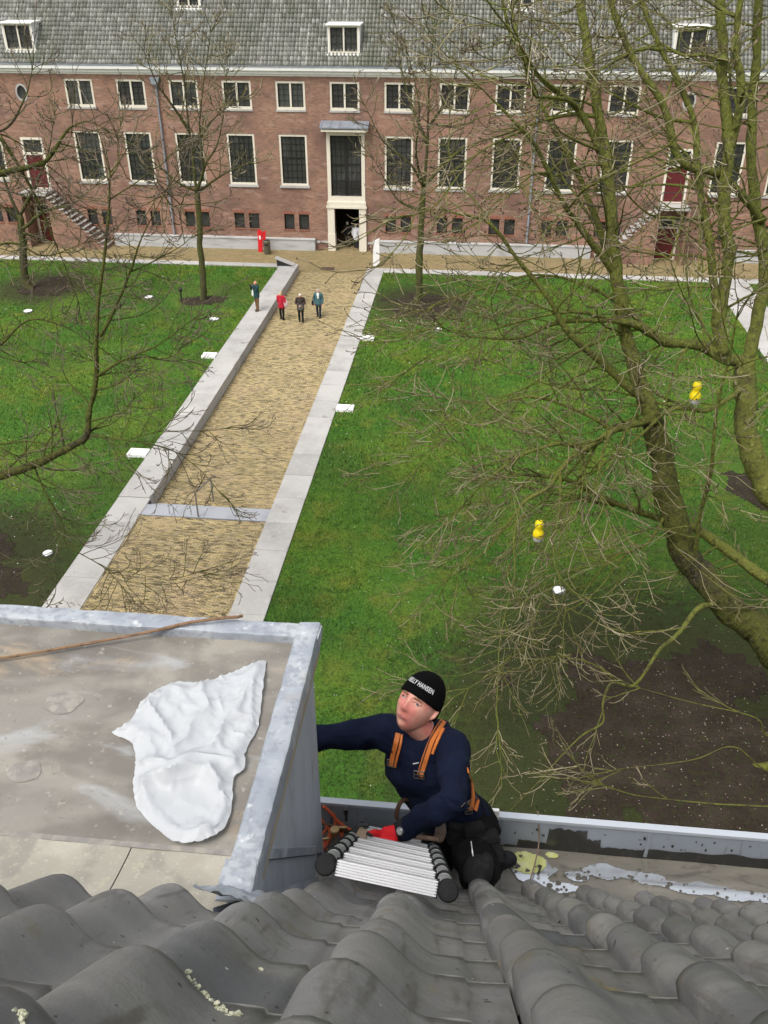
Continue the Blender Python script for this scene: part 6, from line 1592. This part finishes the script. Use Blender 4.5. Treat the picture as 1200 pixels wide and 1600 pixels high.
def leg(a, b_, c, inf): return loft([a, a.lerp(b_, .4), a.lerp(b_, .85), b_, b_.lerp(c, .3), b_.lerp(c, .7), c], [.092 + inf, .085 + inf, .068 + inf, .062 + inf, .060 + inf, .050 + inf, .042 + inf], side, 16)
shold = loft([shR, upch.lerp(chest, .1) + UP * .01, shL], [.066, (.085, .085), .066], (0, 0, 1), 16)
neckl = loft([neck0, neck0.lerp(neck1, .5), neck1], [.064, .055, .053], side, 16)
man = fuse('person', head_geo(MH, HK) + [neckl, torso(-.012), shold, arm(shL, elL, wrL, -.008), arm(shR, elR, wrR, -.008), leg(hipL, knL, anL, -.010), leg(hipR, knR, anR, -.010)], .0048, W['skin'], smooth=1)
tag(man, 'man in navy sweater, black cap and orange harness kneeling in the gutter', 'person')
shirt = fuse('sweater', [torso(.004), loft([shR, upch.lerp(chest, .1) + UP * .008, shL], [.076, (.094, .094), .076], (0, 0, 1), 16), arm(shL, elL, wrL, .009), arm(shR, elR, wrR, .008),
    loft([neck0.lerp(neck1, -.25), neck0.lerp(neck1, .10)], [.092, .078], side, 18)], .0065, W['navy'], man, 3, .0075, fscale=9)
trs = fuse('work_trousers', [loft([hip.lerp(waist, -.25), hip, hip.lerp(waist, .45)], [(.165, .125), (.170, .130), (.162, .122)], side, 22), leg(hipL, knL, anL, .012), leg(hipR, knR, anR, .012)], .0075, W['black'], man, 2, .009, fscale=10)
# boots
def boot(an, direc, nm='boot'):
    d = direc.normalized(); return fuse(nm, [loft([an + Vector((0, 0, .03)), an + Vector((0, 0, -.02)), an + d * .04 + Vector((0, 0, -.035)), an + d * .10 + Vector((0, 0, -.04))], [.05, .055, (.05, .042), (.042, .034)], side, 12)], .008, W['rubber'], man, 2)
boot(anL, V3(.75, .5, -.25)); boot(anR, V3(.3, .9, -.1))
# knee patch and thigh pouches on the working trousers
bt = BVHTree.FromObject(shirt, bpy.context.evaluated_depsgraph_get()); tt_ = BVHTree.FromObject(trs, bpy.context.evaluated_depsgraph_get())
def onto(px_, py_, off, prefer=None):
    best = None
    for b_ in ((bt, tt_) if prefer is None else (prefer,)):
        loc, nrm, i, d = b_.ray_cast(CAM, ray(px_, py_))
        if loc is not None and (best is None or d < best[2]): best = (loc, nrm, d)
    if best is None: return None
    return best[0] + best[1] * off, best[1]
def ribbon(pxs, width, thick, m, name, parent, off=.004, per=6, extra=None):
    H = [onto(x, y, off) for x, y in pxs]; H = [h for h in H if h]
    if extra: H = extra(H)
    if len(H) < 2: return None
    P = [Vector(p) for p in smooth_path([h[0] for h in H], per)]; NN = [Vector(p).normalized() for p in smooth_path([h[1] for h in H], per)]
    V = []; F = []
    for i, p in enumerate(P):
        t = (P[min(i + 1, len(P) - 1)] - P[max(0, i - 1)]).normalized(); n_ = NN[i]; u = t.cross(n_).normalized()
        for a, b_ in ((-.5, 0), (-.46, 1), (.46, 1), (.5, 0)): V.append(p + u * (a * width) + n_ * (b_ * thick))
    n = len(P)
    for i in range(n - 1):
        for k in range(4): F.append((i * 4 + k, i * 4 + (k + 1) % 4, (i + 1) * 4 + (k + 1) % 4, (i + 1) * 4 + k))
    F.append((3, 2, 1, 0)); F.append(tuple((n - 1) * 4 + k for k in range(4)))
    mb = MB(); mb.add(V, F); return mb.build(name, m, parent)
hn = thing('safety_harness', chest, 'orange webbing safety harness worn over the navy sweater', 'harness')
s1 = [(692, 1128), (684, 1140), (676, 1156), (668, 1176), (661, 1196), (657, 1212)]
s2 = [(622, 1146), (619, 1162), (615, 1180), (612, 1196)]
ribbon(s1, .028, .004, W['webbing'], 'shoulder_strap', hn); ribbon([(x + 9, y + 1) for x, y in s1[:4]], .012, .007, W['webbing'], 'strap_edge', hn)
ribbon([(x - 3, y + 1) for x, y in s1], .006, .0055, W['webdark'], 'strap_stitching', hn)
ribbon(s2, .022, .004, W['webbing'], 'shoulder_strap', hn); ribbon([(x + 7, y + 2) for x, y in s2], .010, .006, W['webbing'], 'strap_edge', hn)
ribbon([(729, 1204), (734, 1218), (737, 1234), (737, 1250), (734, 1266)], .022, .005, W['webbing'], 'side_strap', hn); ribbon([(744, 1236), (745, 1250), (741, 1266)], .018, .006, W['webbing'], 'side_strap', hn)
ribbon([(722, 1256), (732, 1252), (742, 1247), (752, 1243)], .024, .0045, W['leather'], 'waist_belt', hn, .006)
def buckle(px_, py_, w_, h_, t=None, m='buckle'):
    q = onto(px_, py_, .008)
    if not q: return
    p, n_ = q; u = RT - n_ * RT.dot(n_); u.normalize(); v = n_.cross(u)
    pts = [p + u * (a * w_) + v * (b_ * h_) for a, b_ in ((-.5, -.5), (.5, -.5), (.5, .5), (-.5, .5), (-.5, -.5))]
    MB().tube(pts, .0035, 6).tube([p - u * w_ * .5, p + u * w_ * .5], .003, 6).build('buckle', W[m], hn, smooth=True)
buckle(656, 1210, .044, .030); buckle(613, 1192, .036, .028); buckle(731, 1266, .034, .024)
# slack strap hanging off the hip towards the ladder
MB().tube(smooth_path([dp(645, 1250, 3.74), dp(630, 1250, 3.70), dp(622, 1262, 3.68), dp(620, 1278, 3.68), dp(626, 1284, 3.69)], 6), [(.010, .004)] * 25, 8).build('slack_strap', W['webdark'], hn, smooth=True)
# small maker's mark and studs on the chest
for (x, y) in ((648, 1193), (652, 1192)):
    q = onto(x, y, .003)
    if q: MB().tube([q[0] - RT * .007, q[0] + RT * .007 + UP * .002], .0025, 5).build('chest_mark', W['text'], man)
# cap
nu, nv = 56, 16; V = []; F = []
def cap_pt(ph, t, inf):
    d = Vector((math.cos(ph), math.sin(ph), 0)); zb = .012 + .026 * (-d.y) if d.y < 0 else .012 - .070 * d.y
    z = zb + (.134 - zb) * t; rr_ = max(0.0, 1 - (max(0, z) / .1345) ** 2.5) ** .47 if z > 0 else 1.0 + .25 * z
    rr_ = max(rr_, .02)
    return Vector((.085 * rr_ * d.x, .107 * rr_ * d.y + .003, z)) * (1 + inf)
for j in range(nv + 1):
    t = math.sin(j / nv * math.pi / 2)
    for i in range(nu): V.append(MH @ (cap_pt(2 * math.pi * i / nu, t, .0) * HK))
b0 = len(V)
for i in range(nu): V.append(MH @ (cap_pt(2 * math.pi * i / nu, 0, -.07) * HK))
for j in range(nv):
    for i in range(nu): F.append((j * nu + i, j * nu + (i + 1) % nu, (j + 1) * nu + (i + 1) % nu, (j + 1) * nu + i))
for i in range(nu): F.append((i, b0 + i, b0 + (i + 1) % nu, (i + 1) % nu))
F.append(tuple(nv * nu + i for i in range(nu)))
cap = mesh_obj('knit_cap', np_mesh('knit_cap', np.array([tuple(v) for v in V]), F, True), W['knit'], man)
# lettering round the front of the cap
tc = bpy.data.curves.new('lettering', 'FONT'); tc.body = 'HELLY HANSEN'; tc.size = .0195; tc.align_x = 'CENTER'; tc.extrude = .0008; tc.space_character = 1.08; tc.offset = .0004
to_ = bpy.data.objects.new('lettering_src', tc); COL.objects.link(to_); bpy.context.view_layer.update()
tm_ = bpy.data.meshes.new_from_object(to_.evaluated_get(bpy.context.evaluated_depsgraph_get())); bpy.data.objects.remove(to_)
bm = bmesh.new(); bm.from_mesh(tm_)
bmesh.ops.subdivide_edges(bm, edges=[e for e in bm.edges if e.calc_length() > .008], cuts=2)
for v in bm.verts:
    ph = -math.pi / 2 + v.co.x / .090 + .08; base_ = cap_pt(ph, .14, .0); top = cap_pt(ph, .46, .0)
    t = .36 + (v.co.y / .020) * .24; p = cap_pt(ph, t, .024 + (v.co.z + .0008) * 6)
    v.co = MH @ (p * HK)
bm.to_mesh(tm_); bm.free(); tm_.name = 'lettering'
mesh_obj('lettering', tm_, W['text'], cap)
# eyes, brows, mouth
def hp(x, y, z): return MH @ (Vector((x, y, z)) * HK)
for s_ in (-1, 1):
    c = hp(s_ * .031, -.082, .011); bm = bmesh.new(); bmesh.ops.create_uvsphere(bm, u_segments=14, v_segments=10, radius=.0085)
    me = bpy.data.meshes.new('eye'); bmesh.ops.translate(bm, verts=bm.verts, vec=c); bm.to_mesh(me); bm.free(); ey = mesh_obj('eye', me, W['eyew'], man)
    bm = bmesh.new(); bmesh.ops.create_uvsphere(bm, u_segments=10, v_segments=8, radius=.0056); me = bpy.data.meshes.new('iris'); bmesh.ops.translate(bm, verts=bm.verts, vec=hp(s_ * .033, -.0885, .013)); bm.to_mesh(me); bm.free(); mesh_obj('iris', me, W['iris'], ey)
    v, f = tube_geo([hp(s_ * .016, -.095, .017), hp(s_ * .031, -.0945, .0205), hp(s_ * .046, -.085, .015)], [(.0035, .003)] * 3, 8); MB().add(v, f).build('eyelid', W['skin'], man, smooth=True)
    v, f = tube_geo([hp(s_ * .014, -.100, .028), hp(s_ * .030, -.099, .032), hp(s_ * .048, -.087, .026)], [(.004, .003), (.0045, .003), (.002, .002)], 8); MB().add(v, f).build('eyebrow', W['brow'], man, smooth=True)
v, f = tube_geo(smooth_path([hp(-.022, -.0935, -.057), hp(-.01, -.1010, -.0565), hp(.01, -.1010, -.057), hp(.022, -.0935, -.058)], 4), .0028, 8); MB().add(v, f).build('mouth', W['lip'], man, smooth=True)
# red glove closed round a rung, watch on the wrist
HD = lad_depth(595, 1315) - .10
print('hand depth', HD)
kn_ = [dp(x, y, HD) for x, y in ((578, 1312), (590, 1318), (602, 1322), (613, 1322))]
palm = dp(606, 1308, HD + .03)
gl = [loft([wrL, wrL.lerp(palm, .5), palm], [(.030, .026), (.036, .028), (.046, .028)], UP, 14), loft([kn_[0], kn_[1], kn_[2], kn_[3]], [.016, .019, .019, .017], UP, 12), loft([palm, kn_[1].lerp(kn_[2], .5)], [(.044, .026), (.046, .020)], RT, 14)]
for i, k_ in enumerate(kn_):
    ln = (.9, 1.05, 1.0, .82)[i]
    gl.append(loft([k_ + TO * .004, k_ - UP * .026 * ln + TO * .010, k_ - UP * .044 * ln - TO * .012, k_ - UP * .034 * ln - TO * .036, k_ - UP * .012 * ln - TO * .044], [.0122, .0118, .0112, .0106, .0095], RT, 10))
gl.append(loft([palm - RT * .02 + UP * .012, dp(584, 1301, HD), dp(572, 1305, HD), dp(566, 1314, HD + .01)], [.016, .014, .0125, .011], TO, 10))
fuse('glove', gl, .0042, W['redglove'], man, 1)
wd_ = (wrL - elL).normalized(); wc = wrL - wd_ * .03
MB().tube([wc - wd_ * .014, wc + wd_ * .014], .043, 20).build('watch_strap', W['rubber'], man, smooth=True)
fn_ = (CAM - wc).normalized(); fn_ = (fn_ - wd_ * fn_.dot(wd_)).normalized()
MB().tube([wc + fn_ * .040, wc + fn_ * .052, wc + fn_ * .054], [.016, .016, .014], 18).build('watch_case', W['steel'], man, smooth=True); MB().tube([wc + fn_ * .053, wc + fn_ * .0555], .0125, 18).build('watch_face', W['watch'], man)
fuse('cuff', [loft([wrL - wd_ * .002, wrL + wd_ * .028], [.041, .040], UP, 14)], .006, W['rubber'], man, 1)
# tool pouches at the hip
def pocket(x, y, d, w_, h_, tilt, dp_=.045):
    c = dp(x, y, d); u = (RT * math.cos(tilt) - UP * math.sin(tilt)); v = (UP * math.cos(tilt) + RT * math.sin(tilt)); mb = MB()
    for k in range(2):
        sx, sy, z0, z1, oy = ((.5, .5, -1, .5, 0), (.54, .16, -.6, .75, .36))[k]
        mb.add([c + u * (a_ * w_ * sx) + v * ((b_ * sy + oy) * h_) + TO * (dp_ * t_) for t_ in (z0, z1) for a_, b_ in ((-1, -1), (1, -1), (.95, 1), (-.95, 1))], [(3, 2, 1, 0), (4, 5, 6, 7), (0, 1, 5, 4), (1, 2, 6, 5), (2, 3, 7, 6), (3, 0, 4, 7)])
    return mb.build('holster_pocket', W['charcoal'], man, smooth=True, bevel=.007)
pocket(716, 1302, 3.70, .085, .095, .15); pocket(742, 1306, 3.66, .080, .100, -.12); pocket(766, 1326, 3.66, .095, .13, -.30)
ribbon([(736, 1318), (739, 1330), (742, 1345), (748, 1352)], .004, .003, W['alu'], 'reflective_piping', man, .010)
fuse('knee_pad', [loft([dp(752, 1340, 3.58), dp(748, 1362, 3.52), dp(742, 1378, 3.50)], [(.05, .03), (.062, .036), (.05, .026)], RT, 14)], .008, W['charcoal'], man, 2, .004)
# tools
a, b_ = dp(648, 1307, 3.50), dp(690, 1312, 3.58)
hm = thing('hammer', b_, 'wooden handled hammer hanging in the loop at the man\'s hip', 'hammer')
MB().tube([a, a.lerp(b_, .5), b_], [.011, .0095, .010], 10).build('handle', W['wood'], hm, smooth=True)
fuse('holster', [loft([dp(688, 1285, 3.60), dp(689, 1300, 3.575), dp(685, 1312, 3.57)], [(.020, .014), (.024, .018), (.02, .014)], RT, 12)], .006, W['leather'], hm, 1, .003)
sh_ = thing('seaming_tool', dp(562, 1305, 3.42), 'small steel seaming tool with tan jaws beside the red glove', 'tool')
MB().add([dp(551, 1318, 3.40), dp(571, 1318, 3.40), dp(575, 1296, 3.44), dp(560, 1292, 3.44), dp(551, 1318, 3.46), dp(571, 1318, 3.46), dp(575, 1296, 3.50), dp(560, 1292, 3.50)], [(0, 1, 2, 3), (7, 6, 5, 4), (0, 4, 5, 1), (1, 5, 6, 2), (2, 6, 7, 3), (3, 7, 4, 0)]).build('jaws', W['tan'], sh_, bevel=.004)
MB().tube([dp(548, 1320, 3.43), dp(553, 1303, 3.43), dp(560, 1289, 3.44), dp(575, 1289, 3.44)], .009, 8).build('frame', W['iron'], sh_, smooth=True)
MB().tube([dp(573, 1302, 3.43), dp(582, 1306, 3.42)], .006, 8).build('grip', W['iron'], sh_, smooth=True)

# ---- visitors in the courtyard
def visitor(base, rz, label, coat, trousers, hair, H=1.68, coat_len=.72, armsL=None, armsR=None, bag=None, hair_long=False, stride=.06, scarf=None, group='visitors in the courtyard', tilt=0, bald=False):
    k = H / 1.68; M3 = Matrix.Translation(Vector(base)) @ Matrix.Rotation(rz, 4, 'Z') @ Matrix.Scale(k, 4)
    T_ = lambda p: M3 @ Vector(p)
    SD = M3.to_3x3() @ Vector((1, 0, 0)); SD.normalize(); FR = M3.to_3x3() @ Vector((0, 1, 0)); FR.normalize()
    LF = lambda pts, rad, sd=None, n=12: loft([T_(p) for p in pts], [tuple(x * k for x in (r if hasattr(r, '__len__') else (r, r))) for r in rad], sd or SD, n)
    aL = armsL or [(.20, 0, 1.38), (.26, .02, 1.10), (.24, -.06, .86)]; aR = armsR or [(-.20, 0, 1.38), (-.26, .02, 1.10), (-.24, -.06, .86)]
    legs = [((.09, 0, .88), (.10, -stride * .5, .48), (.10, -stride, .08)), ((-.09, 0, .88), (-.10, stride * .3, .48), (-.10, stride, .08))]
    MHv = M3 @ Matrix.Translation((0, -.015, 1.555)) @ Matrix.Rotation(tilt, 4, 'X')
    parts = head_geo(MHv, .98 * k) + [LF([(0, .01, 1.36), (0, 0, 1.46)], [.06, .055]), LF([(0, 0, .85), (0, 0, 1.1), (0, .01, 1.36)], [(.15, .10), (.14, .10), (.16, .09)])]
    for a in (aL, aR):
        parts.append(LF(a, [.048, .042, .032], FR)); d = (Vector(a[2]) - Vector(a[1])).normalized()
        parts.append(LF([Vector(a[2]), Vector(a[2]) + d * .09], [(.038, .024), (.030, .018)], FR, 8))
        for q in range(4): e = Vector(a[2]) + d * .09 + SD.to_3d() * 0 + Vector(((q - 1.5) * .016, 0, 0)); parts.append(LF([e - d * .02, e + d * .045, e + d * .07], [.010, .009, .008], FR, 6))
        e = Vector(a[2]) + d * .03; parts.append(LF([e, e + Vector((0, -.04, 0)) + d * .02, e + Vector((0, -.05, 0)) + d * .05], [.012, .011, .009], FR, 6))
    for L_ in legs: parts.append(LF(L_, [.075, .055, .04], SD))
    o = fuse('person', parts, .0125, W['skin'], None, 1); tag(o, label, 'person', group)
    cz = coat_len
    cp = [LF([(0, 0, cz), (0, 0, .95), (0, 0, 1.12), (0, .0, 1.30), (0, .01, 1.42)], [(.205, .15), (.19, .145), (.18, .135), (.195, .125), (.09, .085)], None, 18), LF([aL[0], (0, .01, 1.40), aR[0]], [.075, .085, .075], FR, 12)]
    for a in (aL, aR): cp.append(LF(a, [.068, .060, .048], FR))
    fuse('coat', cp, .016, coat, o, 2, .010, fscale=9)
    fuse('trousers', [LF([(.0, 0, .95), (0, 0, .84)], [(.155, .115), (.16, .12)])] + [LF(L_, [.088, .068, .055], SD) for L_ in legs], .016, trousers, o, 2, .006, fscale=9)
    for L_ in legs:
        a = L_[2]; fuse('shoe', [LF([(a[0], a[1] + .05, .05), (a[0], a[1] - .04, .05), (a[0], a[1] - .15, .035)], [(.045, .045), (.048, .042), (.036, .028)], SD, 10)], .012, W['rubber'] if trousers is not BROWN else W['leather'], o, 1)
    # hair: a cap of hair over crown, sides and nape
    nu, nv = 20, 10; V = []; F = []
    for j in range(nv + 1):
        for i in range(nu):
            ph = 2 * math.pi * i / nu; d = (math.cos(ph), math.sin(ph)); zb = .045 if d[1] < -.5 else (-.05 if not hair_long else -.085) if d[1] > -.1 else .0
            if bald: zb = -.03 if d[1] > .1 else .05
            t = math.sin(j / nv * math.pi / 2); z = zb + (.130 - zb) * t; rr_ = math.sqrt(max(.0, 1 - (max(0, z) / .131) ** 2)) if z > 0 else 1
            rr_ = max(rr_, .03); ns = 1 + .07 * mnoise.noise(Vector((d[0] * 4, d[1] * 4, z * 40)))
            V.append(MHv @ (Vector((.086 * rr_ * d[0] * ns, .108 * rr_ * d[1] * ns + .008, z * ns)) * k))
    for j in range(nv):
        for i in range(nu): F.append((j * nu + i, j * nu + (i + 1) % nu, (j + 1) * nu + (i + 1) % nu, (j + 1) * nu + i))
    F.append(tuple(nv * nu + i for i in range(nu))); mb = MB(); mb.add(V, F)
    if not bald: mb.build('hair', hair, o, smooth=True)
    else:
        mb2 = MB()
        for i in range(0, nu): pass
    if scarf: fuse('scarf', [LF([(0, -.06, 1.44), (.01, -.12, 1.34), (.02, -.135, 1.18)], [(.08, .05), (.06, .03), (.05, .025)])], .014, scarf, o, 1, .005)
    return o, T_, k
BROWN = flat_cloth('brown_corduroy', (0.16, 0.085, 0.04)); DARKT = flat_cloth('black_trousers', (0.012, 0.012, 0.014)); JEANS = flat_cloth('dark_blue_jeans', (0.02, 0.026, 0.045)); GREYT = flat_cloth('grey_trousers', (0.14, 0.12, 0.10))
REDC = flat_cloth('red_coat', (0.42, 0.018, 0.035)); TEAL = flat_cloth('teal_jacket', (0.022, 0.060, 0.065)); TEAL2 = flat_cloth('light_teal_jacket', (0.06, 0.13, 0.14)); DBR = flat_cloth('dark_brown_coat', (0.045, 0.032, 0.028)); WHITEC = flat_cloth('white_coat', (0.72, 0.73, 0.76)); BLACKC = flat_cloth('black_coat', (0.012, 0.012, 0.013))
BLOND = flat_cloth('blond_hair', (0.46, 0.34, 0.18)); WHITEH = flat_cloth('white_hair', (0.68, 0.64, 0.56)); GREYH = flat_cloth('grey_hair', (0.42, 0.39, 0.36)); PINKB = flat_cloth('pale_pink_bag', (0.50, 0.36, 0.36)); GREYB = flat_cloth('grey_bag', (0.10, 0.10, 0.09)); WHB = flat_cloth('white_bag', (0.7, 0.7, 0.66))
def handbag(c, rz, label, m, w_, h_, d_, strap):
    t_ = thing('handbag', c, label, 'bag', None, rz)
    fuse('pouch', [loft([V3(0, 0, -h_ / 2), V3(0, 0, 0), V3(0, 0, h_ / 2)], [(w_ * .5, d_ * .5), (w_ * .52, d_ * .55), (w_ * .42, d_ * .35)], (1, 0, 0), 14)], .012, m, t_, 1, .004, local=True)
    MB().tube(smooth_path(strap, 5), .010, 6).build('strap', m, t_, True, smooth=True)
# man on the wall with a camera
o, T_, k = visitor((-12.15, 47.8, .05), R(-42), 'man in teal jacket and brown trousers taking a photo on the low wall', TEAL, BROWN, GREYH, 1.74, .82, armsL=[(.20, 0, 1.38), (.24, -.16, 1.22), (.08, -.28, 1.46)], armsR=[(-.20, 0, 1.38), (-.25, -.14, 1.20), (-.09, -.28, 1.46)], stride=.05, bald=True)
c = T_((0, -.33, 1.52)); ct = thing('photo_camera', c, 'small dark camera held up by the man on the wall', 'camera', None, R(-42))
MB().box(-.07, .07, -.025, .025, -.045, .045).box(-.03, .03, -.022, .022, .045, .06).build('body', W['iron'], ct, True, bevel=.006); MB().tube([(0, -.02, 0), (0, -.075, 0)], .03, 14).build('lens', W['rubber'], ct, True, smooth=True)
handbag(T_((-.30, .0, .92)), R(-42), 'white shoulder bag at the side of the man on the wall', WHB, .26, .26, .12, [(-.08, 0, .1), (.02, 0, .45), (.10, 0, .1)])
o, T_, k = visitor((-10.75, 47.85, ZP), R(168), 'visitor in red coat seen from behind beside the low wall', REDC, DARKT, BLOND, 1.66, .78, hair_long=True, armsL=[(.20, 0, 1.38), (.25, -.03, 1.10), (.18, -.18, 1.0)])
handbag(T_((-.27, .0, 1.0)), R(168), 'pale pink shoulder bag hanging behind the visitor in red', PINKB, .28, .30, .12, [(-.09, 0, .12), (.0, .02, .42), (.09, 0, .12)])
o, T_, k = visitor((-9.6, 47.6, ZP), R(8), 'white-haired visitor in dark brown coat with hands clasped on a bag', DBR, DARKT, WHITEH, 1.66, .74, armsL=[(.20, 0, 1.38), (.27, .0, 1.12), (.06, -.20, 1.04)], armsR=[(-.20, 0, 1.38), (-.27, .0, 1.12), (-.08, -.20, 1.06)])
handbag(T_((.02, -.22, .94)), R(8), 'grey handbag held in front of the white-haired visitor', GREYB, .30, .26, .12, [(-.1, 0, .1), (-.12, .1, .45), (.1, 0, .1)])
o, T_, k = visitor((-8.72, 48.5, ZP), R(-4), 'visitor in open teal jacket walking at the right of the group', TEAL2, JEANS, GREYH, 1.66, .80, stride=.12, scarf=WHB)
handbag(T_((-.28, -.04, .86)), 0, 'black shoulder bag at the hip of the visitor in open teal jacket', flat_cloth('black_bag', (0.01, 0.01, 0.01)), .24, .22, .1, [(-.08, 0, .1), (.04, 0, .5), (.08, 0, .1)])
visitor((XC - .15, YB + 1.1, ZP), R(180), 'visitor in black coat and grey trousers walking into the entrance', BLACKC, GREYT, GREYH, 1.76, .80, stride=.1)
visitor((XC + .50, YB + .75, ZP), R(176), 'visitor in long white coat walking into the entrance', WHITEC, JEANS, WHITEH, 1.66, .62, stride=.1)
